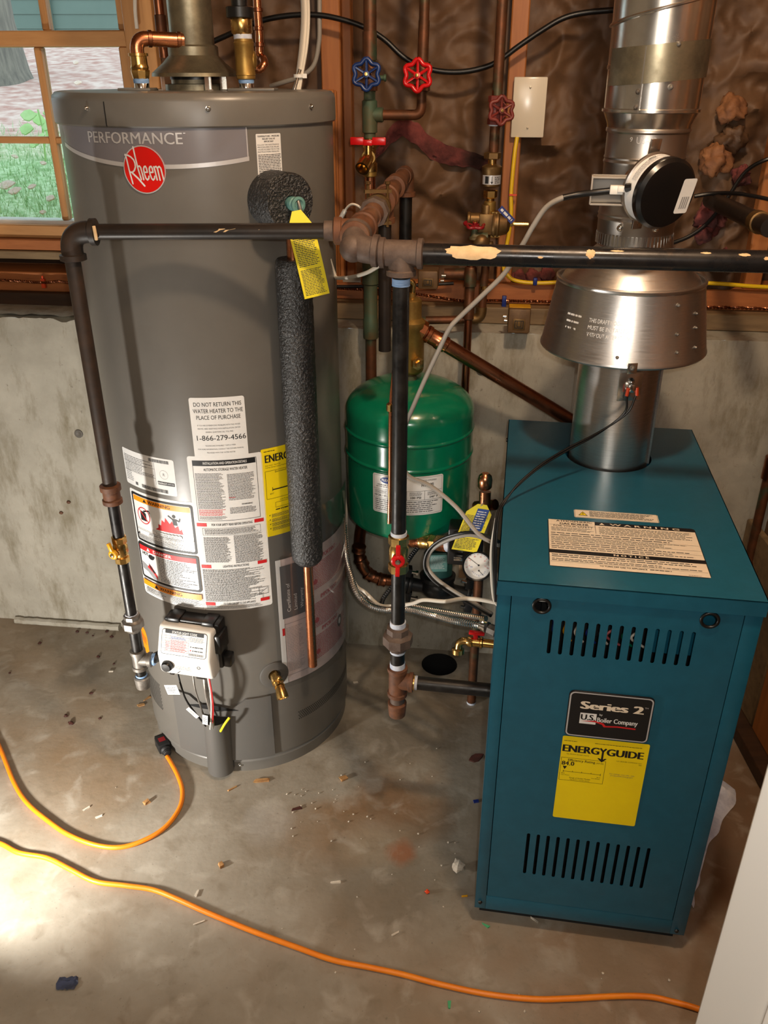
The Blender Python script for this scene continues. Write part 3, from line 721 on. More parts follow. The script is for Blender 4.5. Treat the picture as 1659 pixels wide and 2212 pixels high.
# ================================================================ WATER HEATER
heater = thing('water_heater', 'tall grey cylindrical gas water heater standing on the floor at left', 'water heater', (HX, HY, 0))
AX = V((HX, HY, 0))
m = MB(); m.lathe(AX, Z3, [(0.0,.246),(0.0,.2535),(.030,.2545),(.034,.2515),(.040,.2515),(.044,HR-.001),(.05,HR),(1.445,HR),(1.45,HR-.004)], 128)
jacket = m.build('jacket', 'grey_enamel', heater, sharp=30)
m = MB(); m.lathe(AX, Z3, [(1.4425,.255),(1.4425,.2625),(1.445,.2645),(1.482,.2645),(1.489,.2625),(1.4945,.257),(1.4958,.250),(1.4958,.01)], 128); tcap = m.build('top_cap', 'grey_enamel', heater, sharp=30)
m = MB(); m.span(lambda a, b, c: HCY(a, c, b), -24.3, -24.0, .264, .2652, 1.444, 1.482); m.build('cap_seam', 'black_plastic', tcap)
def screw(p, n, r, par, mm='steel_fitting', name='screw'):
    m = MB(); m.lathe(p, n, [(-.001, r*1.3), (.001, r*1.3), (.0012, r), (.004, r*.9), (.0055, r*.5), (.0057, .0004)], 12); return m.build(name, mm, par)
for t in (-32.6, 14.8, 59.4): screw(HCY(t, 1.4715, .2645), HCY(t, 0, 1)-AX, .0035, tcap, 'chrome')
screw(HCY(1.5, .021, .2535), HCY(1.5, 0, 1)-AX, .004, jacket, 'chrome')
DEG = math.degrees
def HL(t0, z0, rr=HR):        # label frame on the jacket: u metres to the right of theta t0, v up from z0
    return lambda u, v, h: HCY(t0+DEG(u/rr), z0+v, rr+h)
arc = lambda t: R(t)*HR
# burner access cover with bulged scoop
m = MB()
def cover(a, b):
    t = -33+53.6*a; return HCY(t, .046+(.212+.016*math.cos(R((t+6)*4)))*1.0*b if False else .046+b*(.185 if abs(t+7) > 15 else .185-.035*math.cos(R((t+7)*6))), HR+.006)
m.grid(cover, 54, 6)
m.grid(lambda a, b: HCY(20.6, .046+.185*b, HR+.006*(1-a)), 1, 6)
m.grid(lambda a, b: HCY(-33, .046+.185*b, HR+.006*a), 1, 6)
m.grid(lambda a, b: (lambda q: V((AX.x+(q.x-AX.x)*(1-.0233*b), AX.y+(q.y-AX.y)*(1-.0233*b), q.z)))(cover(a, 1)), 54, 1)
cov = m.build('burner_cover', 'grey_plastic', heater, fix=False)
m = MB()
def scoop(a, b):
    t = -14.5+14*a; z = .012+.172*b; e = math.sin(math.pi*a)**0.55; dpt = .038*e*(0.75+0.25*b); return HCY(t-1.5*(1-b), z, HR+.004+dpt)
m.grid(scoop, 24, 10)
m.grid(lambda a, b: HCY(-14.5+14*a-1.5, .012, HR-.004+(.008+.038*.75*math.sin(math.pi*a)**.55)*b), 24, 1)
m.build('wire_scoop', 'grey_plastic', cov, fix=False, sharp=50)
m = MB(); m.grid(lambda a, b: HCY(-14.5+14*a, .180, HR+.003+(.036*math.sin(math.pi*a)**.55)*b), 20, 1); m.build('scoop_opening', 'dark_inside', cov, fix=False)
m = MB()
m.grid(lambda a, b: HCY(-24+28*a, .200+.014*b*math.sin(math.pi*a), HR+.0072), 24, 2); m.build('cover_slot', 'dark_inside', cov, fix=False)
# perforated combustion air grilles
def grille(t0, t1, rows, zf):
    m = MB(); n = int(arc(t1-t0)/.0052)
    for j in range(rows):
        for i in range(n):
            t = t0+(t1-t0)*(i+(.5 if j % 2 else 0))/n; z = zf(t)+j*.0052; c = HCY(t, z, HR+.0004)
            uu = V((math.cos(R(t)), math.sin(R(t)), 0)); m.poly([c+uu*.0018*math.cos(k*math.pi/3)+Z3*.0018*math.sin(k*math.pi/3) for k in range(6)])
    o = m.build('air_grille', 'dark_inside', heater, fix=False); o['kind'] = 'stuff'
grille(36, 88, 5, lambda t: .128); grille(-72, -46, 16, lambda t: .128)
# trade panel under the top
w = arc(29+58); L0 = HL(-58, 1.33)
def pz(u): return .052+.028*((u-w*.62)/(w*.62))**2
pl = [(x/40*w, .116) for x in range(40, -1, -1)]+[(x/40*w, pz(x/40*w)) for x in range(41)]
m = MB(); n = 40
m.add([L0(i/n*w, pz(i/n*w), .0004) for i in range(n+1)]+[L0(i/n*w, .116, .0004) for i in range(n+1)], [(i, i+1, n+2+i, n+1+i) for i in range(n)])
bp = m.build('brand_panel', 'panel_print', heater, fix=False); bp['label'] = 'grey name panel with silver curved edge'
L = Lab(lambda u, v, h: L0(u, v, h+.0003)); hh = L.h(); mi = L.mi('silver_print')
for i in range(n):
    a, b = i/n*w, (i+1)/n*w
    for f0, f1 in ((0, .005), ):
        L.mb.poly([L.fn(a, pz(a)+f0-.003, hh), L.fn(b, pz(b)+f0-.003, hh), L.fn(b, pz(b)+f1-.001, hh), L.fn(a, pz(a)+f1-.001, hh)], mi)
    L.mb.poly([L.fn(a, .1145, hh), L.fn(b, .1145, hh), L.fn(b, .116, hh), L.fn(a, .116, hh)], mi)
L.rect(w-.003, pz(w), w-.001, .116, 'silver_print')
ux = lambda t: arc(t+58)
L.text('PERFORMANCE', (ux(-36)+ux(4.5))/2, .088, .0175, w=arc(40.5), m='silver_print', bold=.01)
L.rect(ux(5), .104, ux(5.8), .1055, 'silver_print')
L.build(bp, 'lettering')
# round red badge
bu = ux(-11.4); m = MB(); N = 40
vs = [L0(bu, .0475, .0014)]; fs = []
for k in range(1, 8): vs += [L0(bu+.0385*k/7*math.cos(2*math.pi*i/N), .0475+.0385*k/7*math.sin(2*math.pi*i/N), .0014) for i in range(N)]
vs += [L0(bu+.0385*math.cos(2*math.pi*i/N), .0475+.0385*math.sin(2*math.pi*i/N), .0003) for i in range(N)]
fs = [(0, 1+i, 1+(i+1) % N) for i in range(N)]+[(1+k*N+i, 1+(k+1)*N+i, 1+(k+1)*N+(i+1) % N, 1+k*N+(i+1) % N) for k in range(7) for i in range(N)]
m.add(vs, fs)
badge = m.build('badge', 'badge_red', heater, fix=False); badge['label'] = 'round red badge with white script lettering'
L = Lab(lambda u, v, h: L0(u, v, h+.0012)); L.ring(bu, .0475, .0385, .0018, 'silver_print', 40)
# script letters: tall thin R with a long leg, tall h, small narrow e e m
def BD(x, y): return bu+(x-820)/1130*.077, .0475-(y-830)/1300*.077      # badge drawing units
def st(pts, wd=.0026):
    p = [BD(*q) for q in pts]
    for i in range(len(p)-1): L.line(p[i][0], p[i][1], p[i+1][0], p[i+1][1], wd, 'paper')
    for q in p: L.disc(q[0], q[1], wd/2, 'paper', None, 8, False)
st([(355,430),(380,560),(410,830),(470,1215)]); st([(345,450),(420,450),(500,490),(575,570),(600,660),(600,760),(560,850),(500,905),(430,900)]); st([(490,920),(640,1070),(790,1265)], .003)
st([(600,225),(630,520),(665,800),(720,1095)]); st([(680,745),(710,730),(740,770),(760,900),(785,1095)])
for x in (0, 150): st([(820+x,900),(905+x,890),(895+x,790),(870+x,735),(840+x,745),(815+x,800),(820+x,940),(850+x,1060),(885+x,1100),(925+x,1060),(935+x,1000)])
st([(1090,745),(1110,850),(1140,1095)]); st([(1100,760),(1150,735),(1180,790),(1215,1100)]); st([(1185,770),(1230,735),(1265,780),(1310,1100)])
L.build(badge, 'lettering')
def label_h(name, t0, t1, z0, z1, mm='paper', r=.004, desc=None):
    wd, ht = arc(t1-t0), z1-z0; fn = HL(t0, z0)
    o = sheet(fn, 0, 0, wd, ht, name, mm, heater, r)
    if desc: o['label'] = desc
    return o, Lab(fn), wd, ht
o, L, wd, ht = label_h('relief_label', 32.1, 43.4, 1.362, 1.432, desc='small white relief valve notice')
L.frame(.0, .0, wd, ht, .0007, 'ink_grey')
for i, t in enumerate(('TEMPERATURE - PRESSURE', 'RELIEF VALVE', 'IMPORTANT')): L.text(t, wd/2, ht-.006-.0042*i, .0026, w=min(wd*.86, len(t)*.0021), bold=.02)
for i, t in enumerate(('FOLLOW THE MAINTENANCE', 'PROCEDURES FOR RELIEF', 'VALVES AS DIRECTED IN THE', 'INSTRUCTION MANUAL')): L.text(t, .003, ht-.0195-.0037*i, .0023, w=wd*.84, align='L')
L.fine(.003, .003, wd-.002, ht-.033, 10, 'ink', 3, .55, .05); L.build(o)
o, L, wd, ht = label_h('return_label', -4.2, 19.5, .842, .969, desc='white notice with phone number')
for i, (t, f) in enumerate((('DO NOT RETURN THIS', .86), ('WATER HEATER TO THE', .90), ('PLACE OF PURCHASE', .80))): L.text(t, wd/2+.001, ht-.018-.0135*i, .0082, w=wd*f, m='ink', bold=.004)
for i, t in enumerate(('IF YOU ARE EXPERIENCING PROBLEMS WITH THIS WATER', 'HEATER, NEED ASSISTANCE WITH INSTALLATION, OR FOR', 'GENERAL QUESTIONS CALL TOLL FREE')): L.text(t, wd/2, ht-.0585-.007*i, .0028, w=wd*(.78, .78, .5)[i], m='ink_grey')
L.text('1-866-279-4566', wd/2+.003, ht-.089, .0105, w=wd*.9, bold=.004)
for i, t in enumerate(('TECHNICIANS AVAILABLE 7 DAYS A WEEK', 'FOR MORE INFORMATION, CONSULT THE OWNERS MANUAL', 'PROVIDED WITH THE WATER HEATER')): L.text(t, wd/2, ht-.1015-.0075*i, .0027, w=wd*(.56, .84, .52)[i], m='ink_grey')
L.build(o)
o, L, wd, ht = label_h('rating_label', -46.8, -14.6, .752, .834, desc='white rating plate with bar codes')
L.fine(.005, .035, wd*.66, ht-.012, 8, 'ink_grey', 4, .5, .4); L.fine(.005, .010, .03, .035, 5, 'ink_light', 5); L.line(.003, .034, wd*.67, .034, .0006); L.line(.003, .055, wd*.67, .055, .0005); L.line(wd*.67, .02, wd*.67, ht-.012, .0006)
rnd = random.Random(3)
def barcode(L, x0, y0, x1, y1):
    x = x0
    while x < x1:
        b = rnd.uniform(.0004, .0014); L.rect(x, y0, min(x+b, x1), y1, 'ink', .0006); x += b+rnd.uniform(.0004, .001)
barcode(L, .055, .004, wd*.86, .012); barcode(L, wd*.58, ht-.011, wd*.92, ht-.004)
L.ring(wd*.82, .046, .010, .0006, 'ink_light'); L.text('R', wd*.82, .043, .006, m='ink_grey')
L.poly(rrect(wd*.70, .022, wd*.98, .030, .002)); L.text('ENERGY', wd*.78, .0238, .004, m='paper', bold=.02); L.fine(wd*.86, .024, wd*.97, .028, 1, 'ink_light', 5, .6, 0)
L.rect(.035, .005, .043, .012, 'ink_grey'); L.build(o)
# big instruction sheet: left warning column and right instruction column
o, L, wd, ht = label_h('warning_label', -45.5, -6.6, .478, .742, r=.006, desc='white warning label with black framed pictograms')
def frame_r(x0, y0, x1, y1, wdt, m='ink'):
    L.poly(rrect(x0, y0, x1, y1, .006), m); L.poly(rrect(x0+wdt, y0+wdt, x1-wdt, y1-wdt, .004), 'paper')
frame_r(.005, .140, wd-.006, ht-.006, .0055)
L.rect(.0115, ht-.025, wd-.0125, ht-.0125, 'orange_print'); L.text('WARNING', wd*.5, ht-.0225, .0075, w=.058, bold=.02); L.poly([(wd*.5-.045,ht-.0225),(wd*.5-.033,ht-.0225),(wd*.5-.039,ht-.0142)])
gx, gy = .040, ht-.056                                                   # gas can in a red ring
L.poly([(gx-.010,gy-.012),(gx+.008,gy-.012),(gx+.008,gy+.006),(gx+.003,gy+.010),(gx-.010,gy+.010)]); L.line(gx+.001, gy+.011, gx+.018, gy+.016, .0035); L.line(gx+.018, gy+.016, gx+.020, gy+.010, .0025)
L.ring(gx, gy, .020, .0022, 'ink_red'); L.line(gx-.013, gy+.013, gx+.013, gy-.013, .0025, 'ink_red')
fx, fy = .072, ht-.079
L.poly([(fx,fy),(fx+.070,fy),(fx+.067,fy+.012),(fx+.062,fy+.008),(fx+.060,fy+.020),(fx+.052,fy+.014),(fx+.046,fy+.029),(fx+.040,fy+.021),(fx+.030,fy+.034),(fx+.027,fy+.022),(fx+.020,fy+.027),(fx+.017,fy+.013),(fx+.010,fy+.015),(fx+.009,fy+.006)], 'ink_red')
L.disc(fx+.052, fy+.041, .0042); L.poly([(fx+.047,fy+.036),(fx+.057,fy+.035),(fx+.059,fy+.020),(fx+.049,fy+.020)]); L.line(fx+.048, fy+.034, fx+.038, fy+.041, .003); L.line(fx+.056, fy+.034, fx+.064, fy+.030, .003); L.line(fx+.064, fy+.030, fx+.066, fy+.038, .003)
for i in range(9): L.disc(fx-.006+i*.0085, fy-.0085, .0052, 'ink_light'); L.disc(fx-.006+i*.0085, fy-.0085, .0046, 'paper')
L.rect(fx-.008, fy-.012, fx+.066, fy-.005, 'paper'); L.text('Flammable Vapors', fx+.029, fy-.0105, .0045, w=.055)
L.line(.0095, .172, wd-.0105, .172, .0008)
L.text('FIRE AND EXPLOSION HAZARD', wd*.55, .1655, .0038, w=.09, bold=.01); L.text('Can result in serious injury or death', wd*.53, .1605, .0033, w=.088)
L.poly([(.012,.157),(.019,.157),(.0155,.163)]); L.fine(.014, .146, wd-.014, .1585, 4, 'ink', 8, .62, .3)
frame_r(.005, .046, wd-.006, .136, .0055)
L.rect(.0105, .118, wd-.0115, .1305, 'ink_red'); L.text('DANGER', wd*.46, .1208, .0072, w=.05, m='paper', bold=.02); L.poly([(.034,.1208),(.045,.1208),(.0395,.1290)], 'paper')
L.text('HOT', .028, .108, .008, w=.020, bold=.04); L.disc(.047, .108, .009, 'ink', .0065); L.rect(.052, .108, .058, .113)
L.poly([(.012,.088),(.040,.078),(.060,.058),(.060,.053),(.046,.053),(.030,.066),(.012,.070)], 'ink_light'); L.poly([(.030,.078),(.046,.070),(.060,.055),(.060,.063),(.046,.082),(.038,.088)], 'ink_red'); L.poly([(.036,.090),(.042,.084),(.056,.070),(.05,.068),(.038,.080)], 'ink')
L.line(.064, .053, .064, .117, .0006); L.fine(.068, .054, wd-.013, .116, 12, 'ink', 9, .5, .45)
L.rect(.006, .026, wd-.008, .040, 'orange_print'); L.text('WARNING', wd*.52, .029, .008, w=.06, bold=.02); L.poly([(wd*.52-.047,.029),(wd*.52-.034,.029),(wd*.52-.0405,.038)])
L.fine(.012, .006, wd*.46, .024, 5, 'ink', 10, .5, .3); L.fine(wd*.52, .005, wd-.008, .023, 5, 'ink', 11, .5, .2); L.frame(.005, .003, wd-.007, .0415, .0005); L.build(o)
o, L, wd, ht = label_h('instruction_label', -8.0, 25.4, .478, .846, r=.005, desc='tall white label of printed operating instructions')
L.rect(.010, ht-.021, wd-.014, ht-.009); L.text('INSTALLATION AND OPERATION DETAILS', wd*.5, ht-.0178, .0055, w=wd*.58, m='paper', bold=.01)
L.text('AUTOMATIC STORAGE WATER HEATER', wd*.5, ht-.032, .0058, w=wd*.58, bold=.01)
L.frame(.010, ht-.146, wd-.012, ht-.009, .0008)
L.fine(.013, ht-.118, .071, ht-.037, 26, 'ink', 12, .5, .18); L.fine(.013, ht-.134, .071, ht-.119, 5, 'ink_red', 13, .55, .2); L.fine(.013, ht-.143, .071, ht-.135, 3, 'ink_grey', 131, .5, .2)
L.fine(.077, ht-.100, wd-.018, ht-.040, 19, 'ink', 14, .5, .18); L.fine(.077, ht-.095, .09, ht-.092, 1, 'ink_red', 131, .6, 0); L.text('WARNING', wd*.75, ht-.112, .0032, bold=.02); L.fine(.077, ht-.131, wd-.018, ht-.116, 5, 'ink', 15, .5, .2)
def head(y, t, f):
    L.rect(.005, y, .026, y+.008, 'ink_red'); L.rect(wd-.026, y+.0015, wd-.006, y+.0095, 'ink_red'); L.text(t, wd*.52, y+.0015, .0052, w=wd*f, bold=.01)
head(ht-.159, 'FOR YOUR SAFETY READ BEFORE OPERATING', .56)
L.frame(.016, ht-.180, wd-.014, ht-.163, .0005); L.fine(.020, ht-.178, wd-.018, ht-.165, 4, 'ink', 16, .5, .2)
L.fine(.016, ht-.246, .072, ht-.184, 20, 'ink', 17, .5, .2); L.fine(.079, ht-.250, wd-.010, ht-.182, 21, 'ink', 18, .5, .2)
head(ht-.260, 'LIGHTING INSTRUCTIONS', .36); L.fine(.006, ht-.345, wd-.012, ht-.263, 24, 'ink', 19, .5, .35)
L.frame(wd-.028, ht-.336, wd-.007, ht-.318, .0008); L.line(wd-.026, ht-.332, wd-.01, ht-.322, .001); L.line(wd-.02, ht-.345, wd-.02, ht-.336, .0008)
head(ht-.355, 'TO TURN GAS OFF TO THE APPLIANCE', .46); L.fine(.006, .004, wd-.008, .012, 3, 'ink', 20, .5, .2)
L.build(o)
o, L, wd, ht = label_h('energy_label', 25.0, 55, .648, .850, mm='yellow_print', r=.003, desc='yellow energy label partly behind the insulated pipe')
L.text('ENERGYGUIDE', .008, ht-.031, .0165, w=wd*.86, align='L', bold=.03); L.fine(.006, ht-.008, .03, ht-.005, 1, 'ink', 1, .6, 0); L.text('Water Heater - Natural Gas', .007, ht-.039, .0026, w=.034, align='L'); L.text('Tank Size (Storage Capacity) 40 gallons', .007, ht-.0435, .0024, w=.048, align='L')
L.frame(.006, .088, wd-.006, ht-.05, .0007); L.text('Estimated Yearly Energy Cost', wd*.5, ht-.056, .004, w=.08); L.rect(.02, ht-.095, wd-.02, ht-.0925); L.line(.02, ht-.097, .02, ht-.088, .0012); L.text('$277', .018, ht-.104, .003); L.frame(.024, .066, .07, .078, .0007)
L.text('Cost Range of Similar Models', .06, .081, .003, w=.05); L.fine(.024, .059, .08, .063, 1, 'ink', 2, .7, 0)
for i in range(4): L.disc(.010, .050-.0105*i, .0012); L.fine(.014, .044-.0105*i, wd-.01, .0525-.0105*i, 3, 'ink', 30+i, .55, .3)
L.build(o)
o, L, wd, ht = label_h('oval_sticker', -64, -53, .27, .35, mm='orange_print', r=.02, desc='orange oval sticker behind the gas tee')
L.fine(.004, .03, wd-.006, .055, 4, 'ink_red', 3, .5, .2); L.build(o)

# clear document pouch on the right side
pch = MB()
def pfn(t0, t1, z0, z1, rr): return lambda a, b: HCY(t0+(t1-t0)*a, z0+(z1-z0)*b+(-.012*a if True else 0), rr+.006*math.sin(math.pi*a)+.012*max(0, a-.8))
fpl = pfn(25.5, 95, .243, .69, HR+.006); pch.grid(fpl, 40, 8); pouch = thing('document_pouch', 'clear plastic pouch of warranty papers taped to the right of the grey water heater', 'pouch', HCY(60, .25))
pch.build('plastic_sleeve', 'clear_plastic', pouch, fix=False)
PF = lambda u, v, h: HCY(28+DEG(u/HR), .252+v-.012*(DEG(u/HR)+2.5)/69.5, HR+.0022+h)
def psheet(name, u0, u1, v0, v1, mm, par=pouch):
    m = MB(); m.grid(lambda a, b: PF(u0+(u1-u0)*a, v0+(v1-v0)*b, .0001), 24, 2); return m.build(name, mm, par, fix=False)
wd = arc(61)
ps = psheet('warranty_paper', 0, wd, 0, .335, 'paper_pink')
L = Lab(PF)
L.rect(0, 0, .012, .335, 'paper'); L.rect(.009, .180, .078, .318, 'ink_grey'); L.rect(.012, .18, .076, .316, 'ink_grey')
for i, t in enumerate(('Certificate of', 'Limited', 'Warranty')): L.text(t, .030+.017*i, .196, .0085, align='L', m='paper', rot=R(90), w=(.075, .042, .052)[i])
L.rect(.006, .135, .012, .155, 'ink_red'); L.frame(.012, .02, .075, .165, .0007, 'ink_grey'); L.fine(.016, .03, .06, .155, 22, 'ink_light', 4, .35, .3)
for i, z in enumerate((.300, .195, .105)):
    L.text('IMPORTANT -', .118, z, .0105, w=.075, align='L', m='ink_pink', bold=.02)
    L.fine(.090, z-.075, wd-.02, z-.006, 12, 'ink_pink', 40+i, .5, .2)
    L.disc(.102, z-.055, .007, 'ink_pink')
L.disc(wd*.72, .085, .013, 'ink_grey', .017); L.disc(wd*.72, .085, .007, 'paper_pink' if False else 'paper', .009)
L.build(ps, 'printing')

# gas control valve on the lower front
vt = -13.0; vn = HCY(vt, 0, 1)-AX; vn.z = 0; vu = V((math.cos(R(vt)), math.sin(R(vt)), 0)); vc = HCY(vt, 0)
def GV(a, d, z): return vc+vu*a+vn*d+Z3*z        # right, out, up
gv = heater
prof = [(.018, .345), (.062, .340), (.074, .352), (.078, .400), (.052, .462), (.018, .462)]
def prism(fn, prof, a0, a1, m=0):
    mb = MB(); n = len(prof); mb.add([fn(a0, d, z) for d, z in prof]+[fn(a1, d, z) for d, z in prof], [tuple(range(n-1, -1, -1)), tuple(range(n, 2*n))]+[(i, (i+1) % n, n+(i+1) % n, n+i) for i in range(n)], m); return mb
ctl = prism(GV, prof, -.064, .062).build('gas_control', 'white_plastic', heater, bevel=.009, bseg=3, sharp=60); ctl['label'] = 'white gas control box with a printed status table'
m = MB(); m.span(GV, -.058, .070, .0, .036, .352, .470); m.span(GV, .060, .076, .004, .05, .40, .448); m.span(GV, .060, .086, .004, .03, .352, .382); m.span(GV, -.05, -.02, .0, .04, .462, .474); m.span(GV, .03, .06, .0, .04, .462, .474)
m.build('back_housing', 'black_plastic', ctl, bevel=.004)
m = MB(); m.lathe(GV(-.041, .0755, .3735), vn, [(0,.0135),(.004,.013),(.010,.0115),(.0125,.010),(.013,.001)], 24); m.build('dial', 'black_plastic', ctl)
sl = (V((.052, .462))-V((.078, .400))); sh = sl.length; sd = sl/sh; sn = V((sd.y, -sd.x))
def SF(u, v, h): return GV(-.054+u, .078+sd.x*(v+.004)+sn.x*h, .400+sd.y*(v+.004)+sn.y*h)
L = Lab(SF); wd, ht = .106, .056
L.poly(rrect(0, 0, wd, ht, .006)); L.poly(rrect(.0012, .0012, wd-.0012, ht-.0012, .005), 'paper'); L.rect(.008, ht-.009, wd-.008, ht-.0012); L.text('STATUS LIGHT CODE', wd/2, ht-.0078, .005, w=.058, m='paper', bold=.02)
for i in range(7): L.line(.003, .008+i*.0056, .064, .008+i*.0056, .0004)
for x in (.010, .020, .064): L.line(x, .006, x, ht-.010, .0004)
L.fine(.022, .008, .062, .034, 8, 'ink_red', 3, .5, .2); L.fine(.011, .008, .019, .030, 5, 'ink_red', 31, .4, .3); L.fine(.022, .036, .060, .041, 2, 'ink_blue', 5, .5, .2); L.text('STATUS', .042, .0435, .0026, bold=.02); L.fine(.066, .034, wd-.003, ht-.011, 4, 'ink', 6, .4, .2); L.rect(.068, .022, .0705, .0245); L.rect(.068, .014, .0705, .0165, 'ink_red'); L.fine(.073, .021, .098, .025, 1, 'ink', 7, .6, 0); L.fine(.073, .013, .098, .017, 1, 'ink', 7, .6, 0)
barcode(L, .066, .004, .1, .009); L.build(ctl, 'status_label')
L = Lab(lambda u, v, h: GV(-.06+u, .0765+h, .352+v)); L.fine(.036, .012, .075, .024, 3, 'ink_light', 3, .4, .1); L.ring(.092, .026, .004, .0012, 'ink'); L.fine(.006, .040, .03, .044, 1, 'ink_light', 3, .5, 0); L.poly([(.036,.001),(.046,.010),(.044,.005)], 'ink'); L.build(ctl, 'printing')
# wiring out of the bottom of the control
def wire(pts, r, mm, par, name='wire', lab=None, seg=8, n=6):
    m = MB(); m.tube(smooth_path(pts, n), r, seg); o = m.build(name, mm, par)
    if lab: o['label'] = lab
    return o
wire([GV(-.036,.05,.345), GV(-.028,.055,.30), GV(-.020,.05,.25), GV(.010,.036,.175)], .0022, 'cable_black', ctl)
wire([GV(.002,.05,.345), GV(.006,.056,.30), GV(.010,.05,.25), GV(.014,.036,.175)], .002, 'steel_fitting', ctl)
wire([GV(.030,.05,.345), GV(.032,.056,.29), GV(.034,.05,.24), GV(.028,.036,.175)], .0048, 'steel_fitting', ctl)
wire([GV(.040,.05,.345), GV(.046,.056,.29), GV(.042,.052,.24), GV(.026,.038,.172)], .0016, 'ink_red', ctl)
wire([GV(.037,.05,.345), GV(.042,.056,.29), GV(.038,.054,.24), GV(.022,.040,.172)], .0016, 'white_plastic', ctl)
m = MB(); m.span(GV, .018, .040, .04, .068, .340, .352); m.span(GV, -.045, -.034, .04, .068, .340, .350); m.build('connector', 'black_plastic', ctl, bevel=.002)
def tagcard(name, c, X, Y, w_, h_, mm, par, lab=None, pr='ink'):
    m = MB(); m.box(c, w_, h_, .0006, X, Y, X.cross(Y)); o = m.build(name, mm, par)
    if lab: o['label'] = lab
    L = Lab(lambda u, v, h: c+X*(u-w_/2)+Y*(v-h_/2)+X.cross(Y)*h); L.fine(w_*.1, h_*.2, w_*.9, h_*.8, 4, pr, 4, .5, .3); L.build(o); return o
tX = (vu*.93+Z3*.25+vn*.1).normalized(); tY = (Z3-tX*Z3.dot(tX)).normalized()
tagcard('wire_tag', GV(-.046,.065,.295), tX, tY, .034, .026, 'paper', ctl)
tX2 = (vu*.7-Z3*.7).normalized(); tY2 = (Z3*.7+vu*.7).normalized(); tagcard('wire_tag', GV(-.006,.06,.232), tX2, tY2, .032, .011, 'paper', ctl)
tX3 = (vu*.95+Z3*-.1).normalized(); tY3 = (Z3-tX3*Z3.dot(tX3)).normalized(); tagcard('wire_tag', GV(.022,.058,.215), tX3, tY3, .013, .028, 'paper', ctl)
wire([GV(.045,.034,.165), GV(.058,.036,.19), GV(.068,.028,.205)], .003, 'tag_yellow', ctl)
# drain valve with escutcheon
dt = 23.5; dn_ = HCY(dt, 0, 1)-AX; dn_.z = 0; dp = HCY(dt, .285)
m = MB(); m.lathe(dp, dn_, [(0,.034),(.002,.0345),(.004,.032),(.0045,.015),(.0,.0135)], 36); esc = m.build('drain_escutcheon', 'grey_plastic', heater)
m = MB(); a = dp; b = dp+dn_*.045-Z3*.004; m.lathe(a, b-a, [(-.005,.0115),(.020,.0115),(.021,.0135),(.030,.0135),(.031,.011),(.045,.012)], 20)
m.lathe(b-dn_*.014+Z3*.006, Z3+dn_*.4, [(0,.006),(.012,.0055),(.013,.004),(.018,.004),(.019,.0005)], 14)
c = b+dn_*.006-Z3*.006; dd2 = (dn_*.75-Z3*.65).normalized(); m.lathe(c-dd2*.012, dd2, [(0,.009),(.008,.0115),(.022,.0135),(.030,.0135),(.030,.0095),(.014,.0085),(.0141,.001)], 22, caps=False)
o = m.build('drain_valve', 'brass', heater); o['label'] = 'small brass drain spigot'
# relief valve foam block and lever
ft = 38.0; fn_ = HCY(ft, 0, 1)-AX; fn_.z = 0; fc = HCY(ft, 1.324)
m = MB(); m.lathe(fc-fn_*.012, fn_, [(0,.049),(.068,.049),(.072,.046),(.0722,.012),(.05,.011)], 44); fb = m.build('foam_block', 'foam_black', heater); fb['label'] = 'round black foam block'
fx_ = V((fn_.y*-1, fn_.x, 0)); fx_ = V((math.cos(R(ft)), math.sin(R(ft)), 0))
rvc = fc+fn_*.062+fx_*.004-Z3*.002
m = MB(); m.lathe(rvc, fn_, [(-.01,.012),(.006,.012),(.008,.010),(.014,.0135),(.018,.0135),(.019,.009),(.016,.006),(.0161,.001)], 24); m.build('relief_valve', 'pump_label', fb)['label'] = 'pale green lever ring'
m = MB(); m.tube([rvc+fn_*.016+Z3*.006, rvc+fn_*.024-Z3*.010, rvc+fn_*.022-Z3*.036+fx_*.004], [.003,.003,.0025], 8); m.build('lever', 'steel_fitting', fb)

# hanging yellow tag on the relief valve lever
tc_ = thing('warning_tag', 'yellow printed tag hanging from the relief valve in front of the black pipe sleeve', 'tag', rvc+fn_*.026)
t_top = PY(640, 455, rvc.y-.032); t_bot = PY(685, 640, rvc.y-.06)
tv = (t_bot-t_top); tl = tv.length; tv = tv/tl; tu = V((0.93, 0.36, 0)); tu = (tu-tv*tu.dot(tv)).normalized(); tn = tv.cross(tu).normalized()
if tn.y > 0: tn = -tn
TG = lambda u, v, h: t_top+tu*u+tv*v+tn*(h+.004*math.sin(v/tl*3))
tw = .047
m = MB(); oc = [(-.008,0),(.008,0),(tw/2,.028),(tw/2,tl),(-tw/2,tl),(-tw/2,.028)]
N_ = 10
pts = []
def halfw(v): return .008+(tw/2-.008)*min(1, v/.028)
for h in (0, .0006): 
    for i in range(N_+1): v = tl*i/N_; pts += [TG(-halfw(v), v, h), TG(halfw(v), v, h)]
k = 2*(N_+1)
fs = []
for i in range(N_): fs += [(2*i, 2*i+1, 2*i+3, 2*i+2), (k+2*i, k+2*i+2, k+2*i+3, k+2*i+1), (2*i, 2*i+2, k+2*i+2, k+2*i), (2*i+1, k+2*i+1, k+2*i+3, 2*i+3)]
m.add(pts, fs); card = m.build('card', 'tag_yellow', tc_)
L = Lab(lambda u, v, h: TG(-tw/2+u, tl-v, h+.0004)); L.fine(.004, .004, tw-.004, tl*.33, 13, 'ink', 3, .55, .15); L.fine(.004, tl*.36, tw-.004, tl*.70, 13, 'ink', 4, .55, .15); L.fine(.012, tl*.72, tw-.012, tl*.84, 5, 'ink', 5, .55, .2); L.build(tc_['x'] if 'x' in tc_ else card)

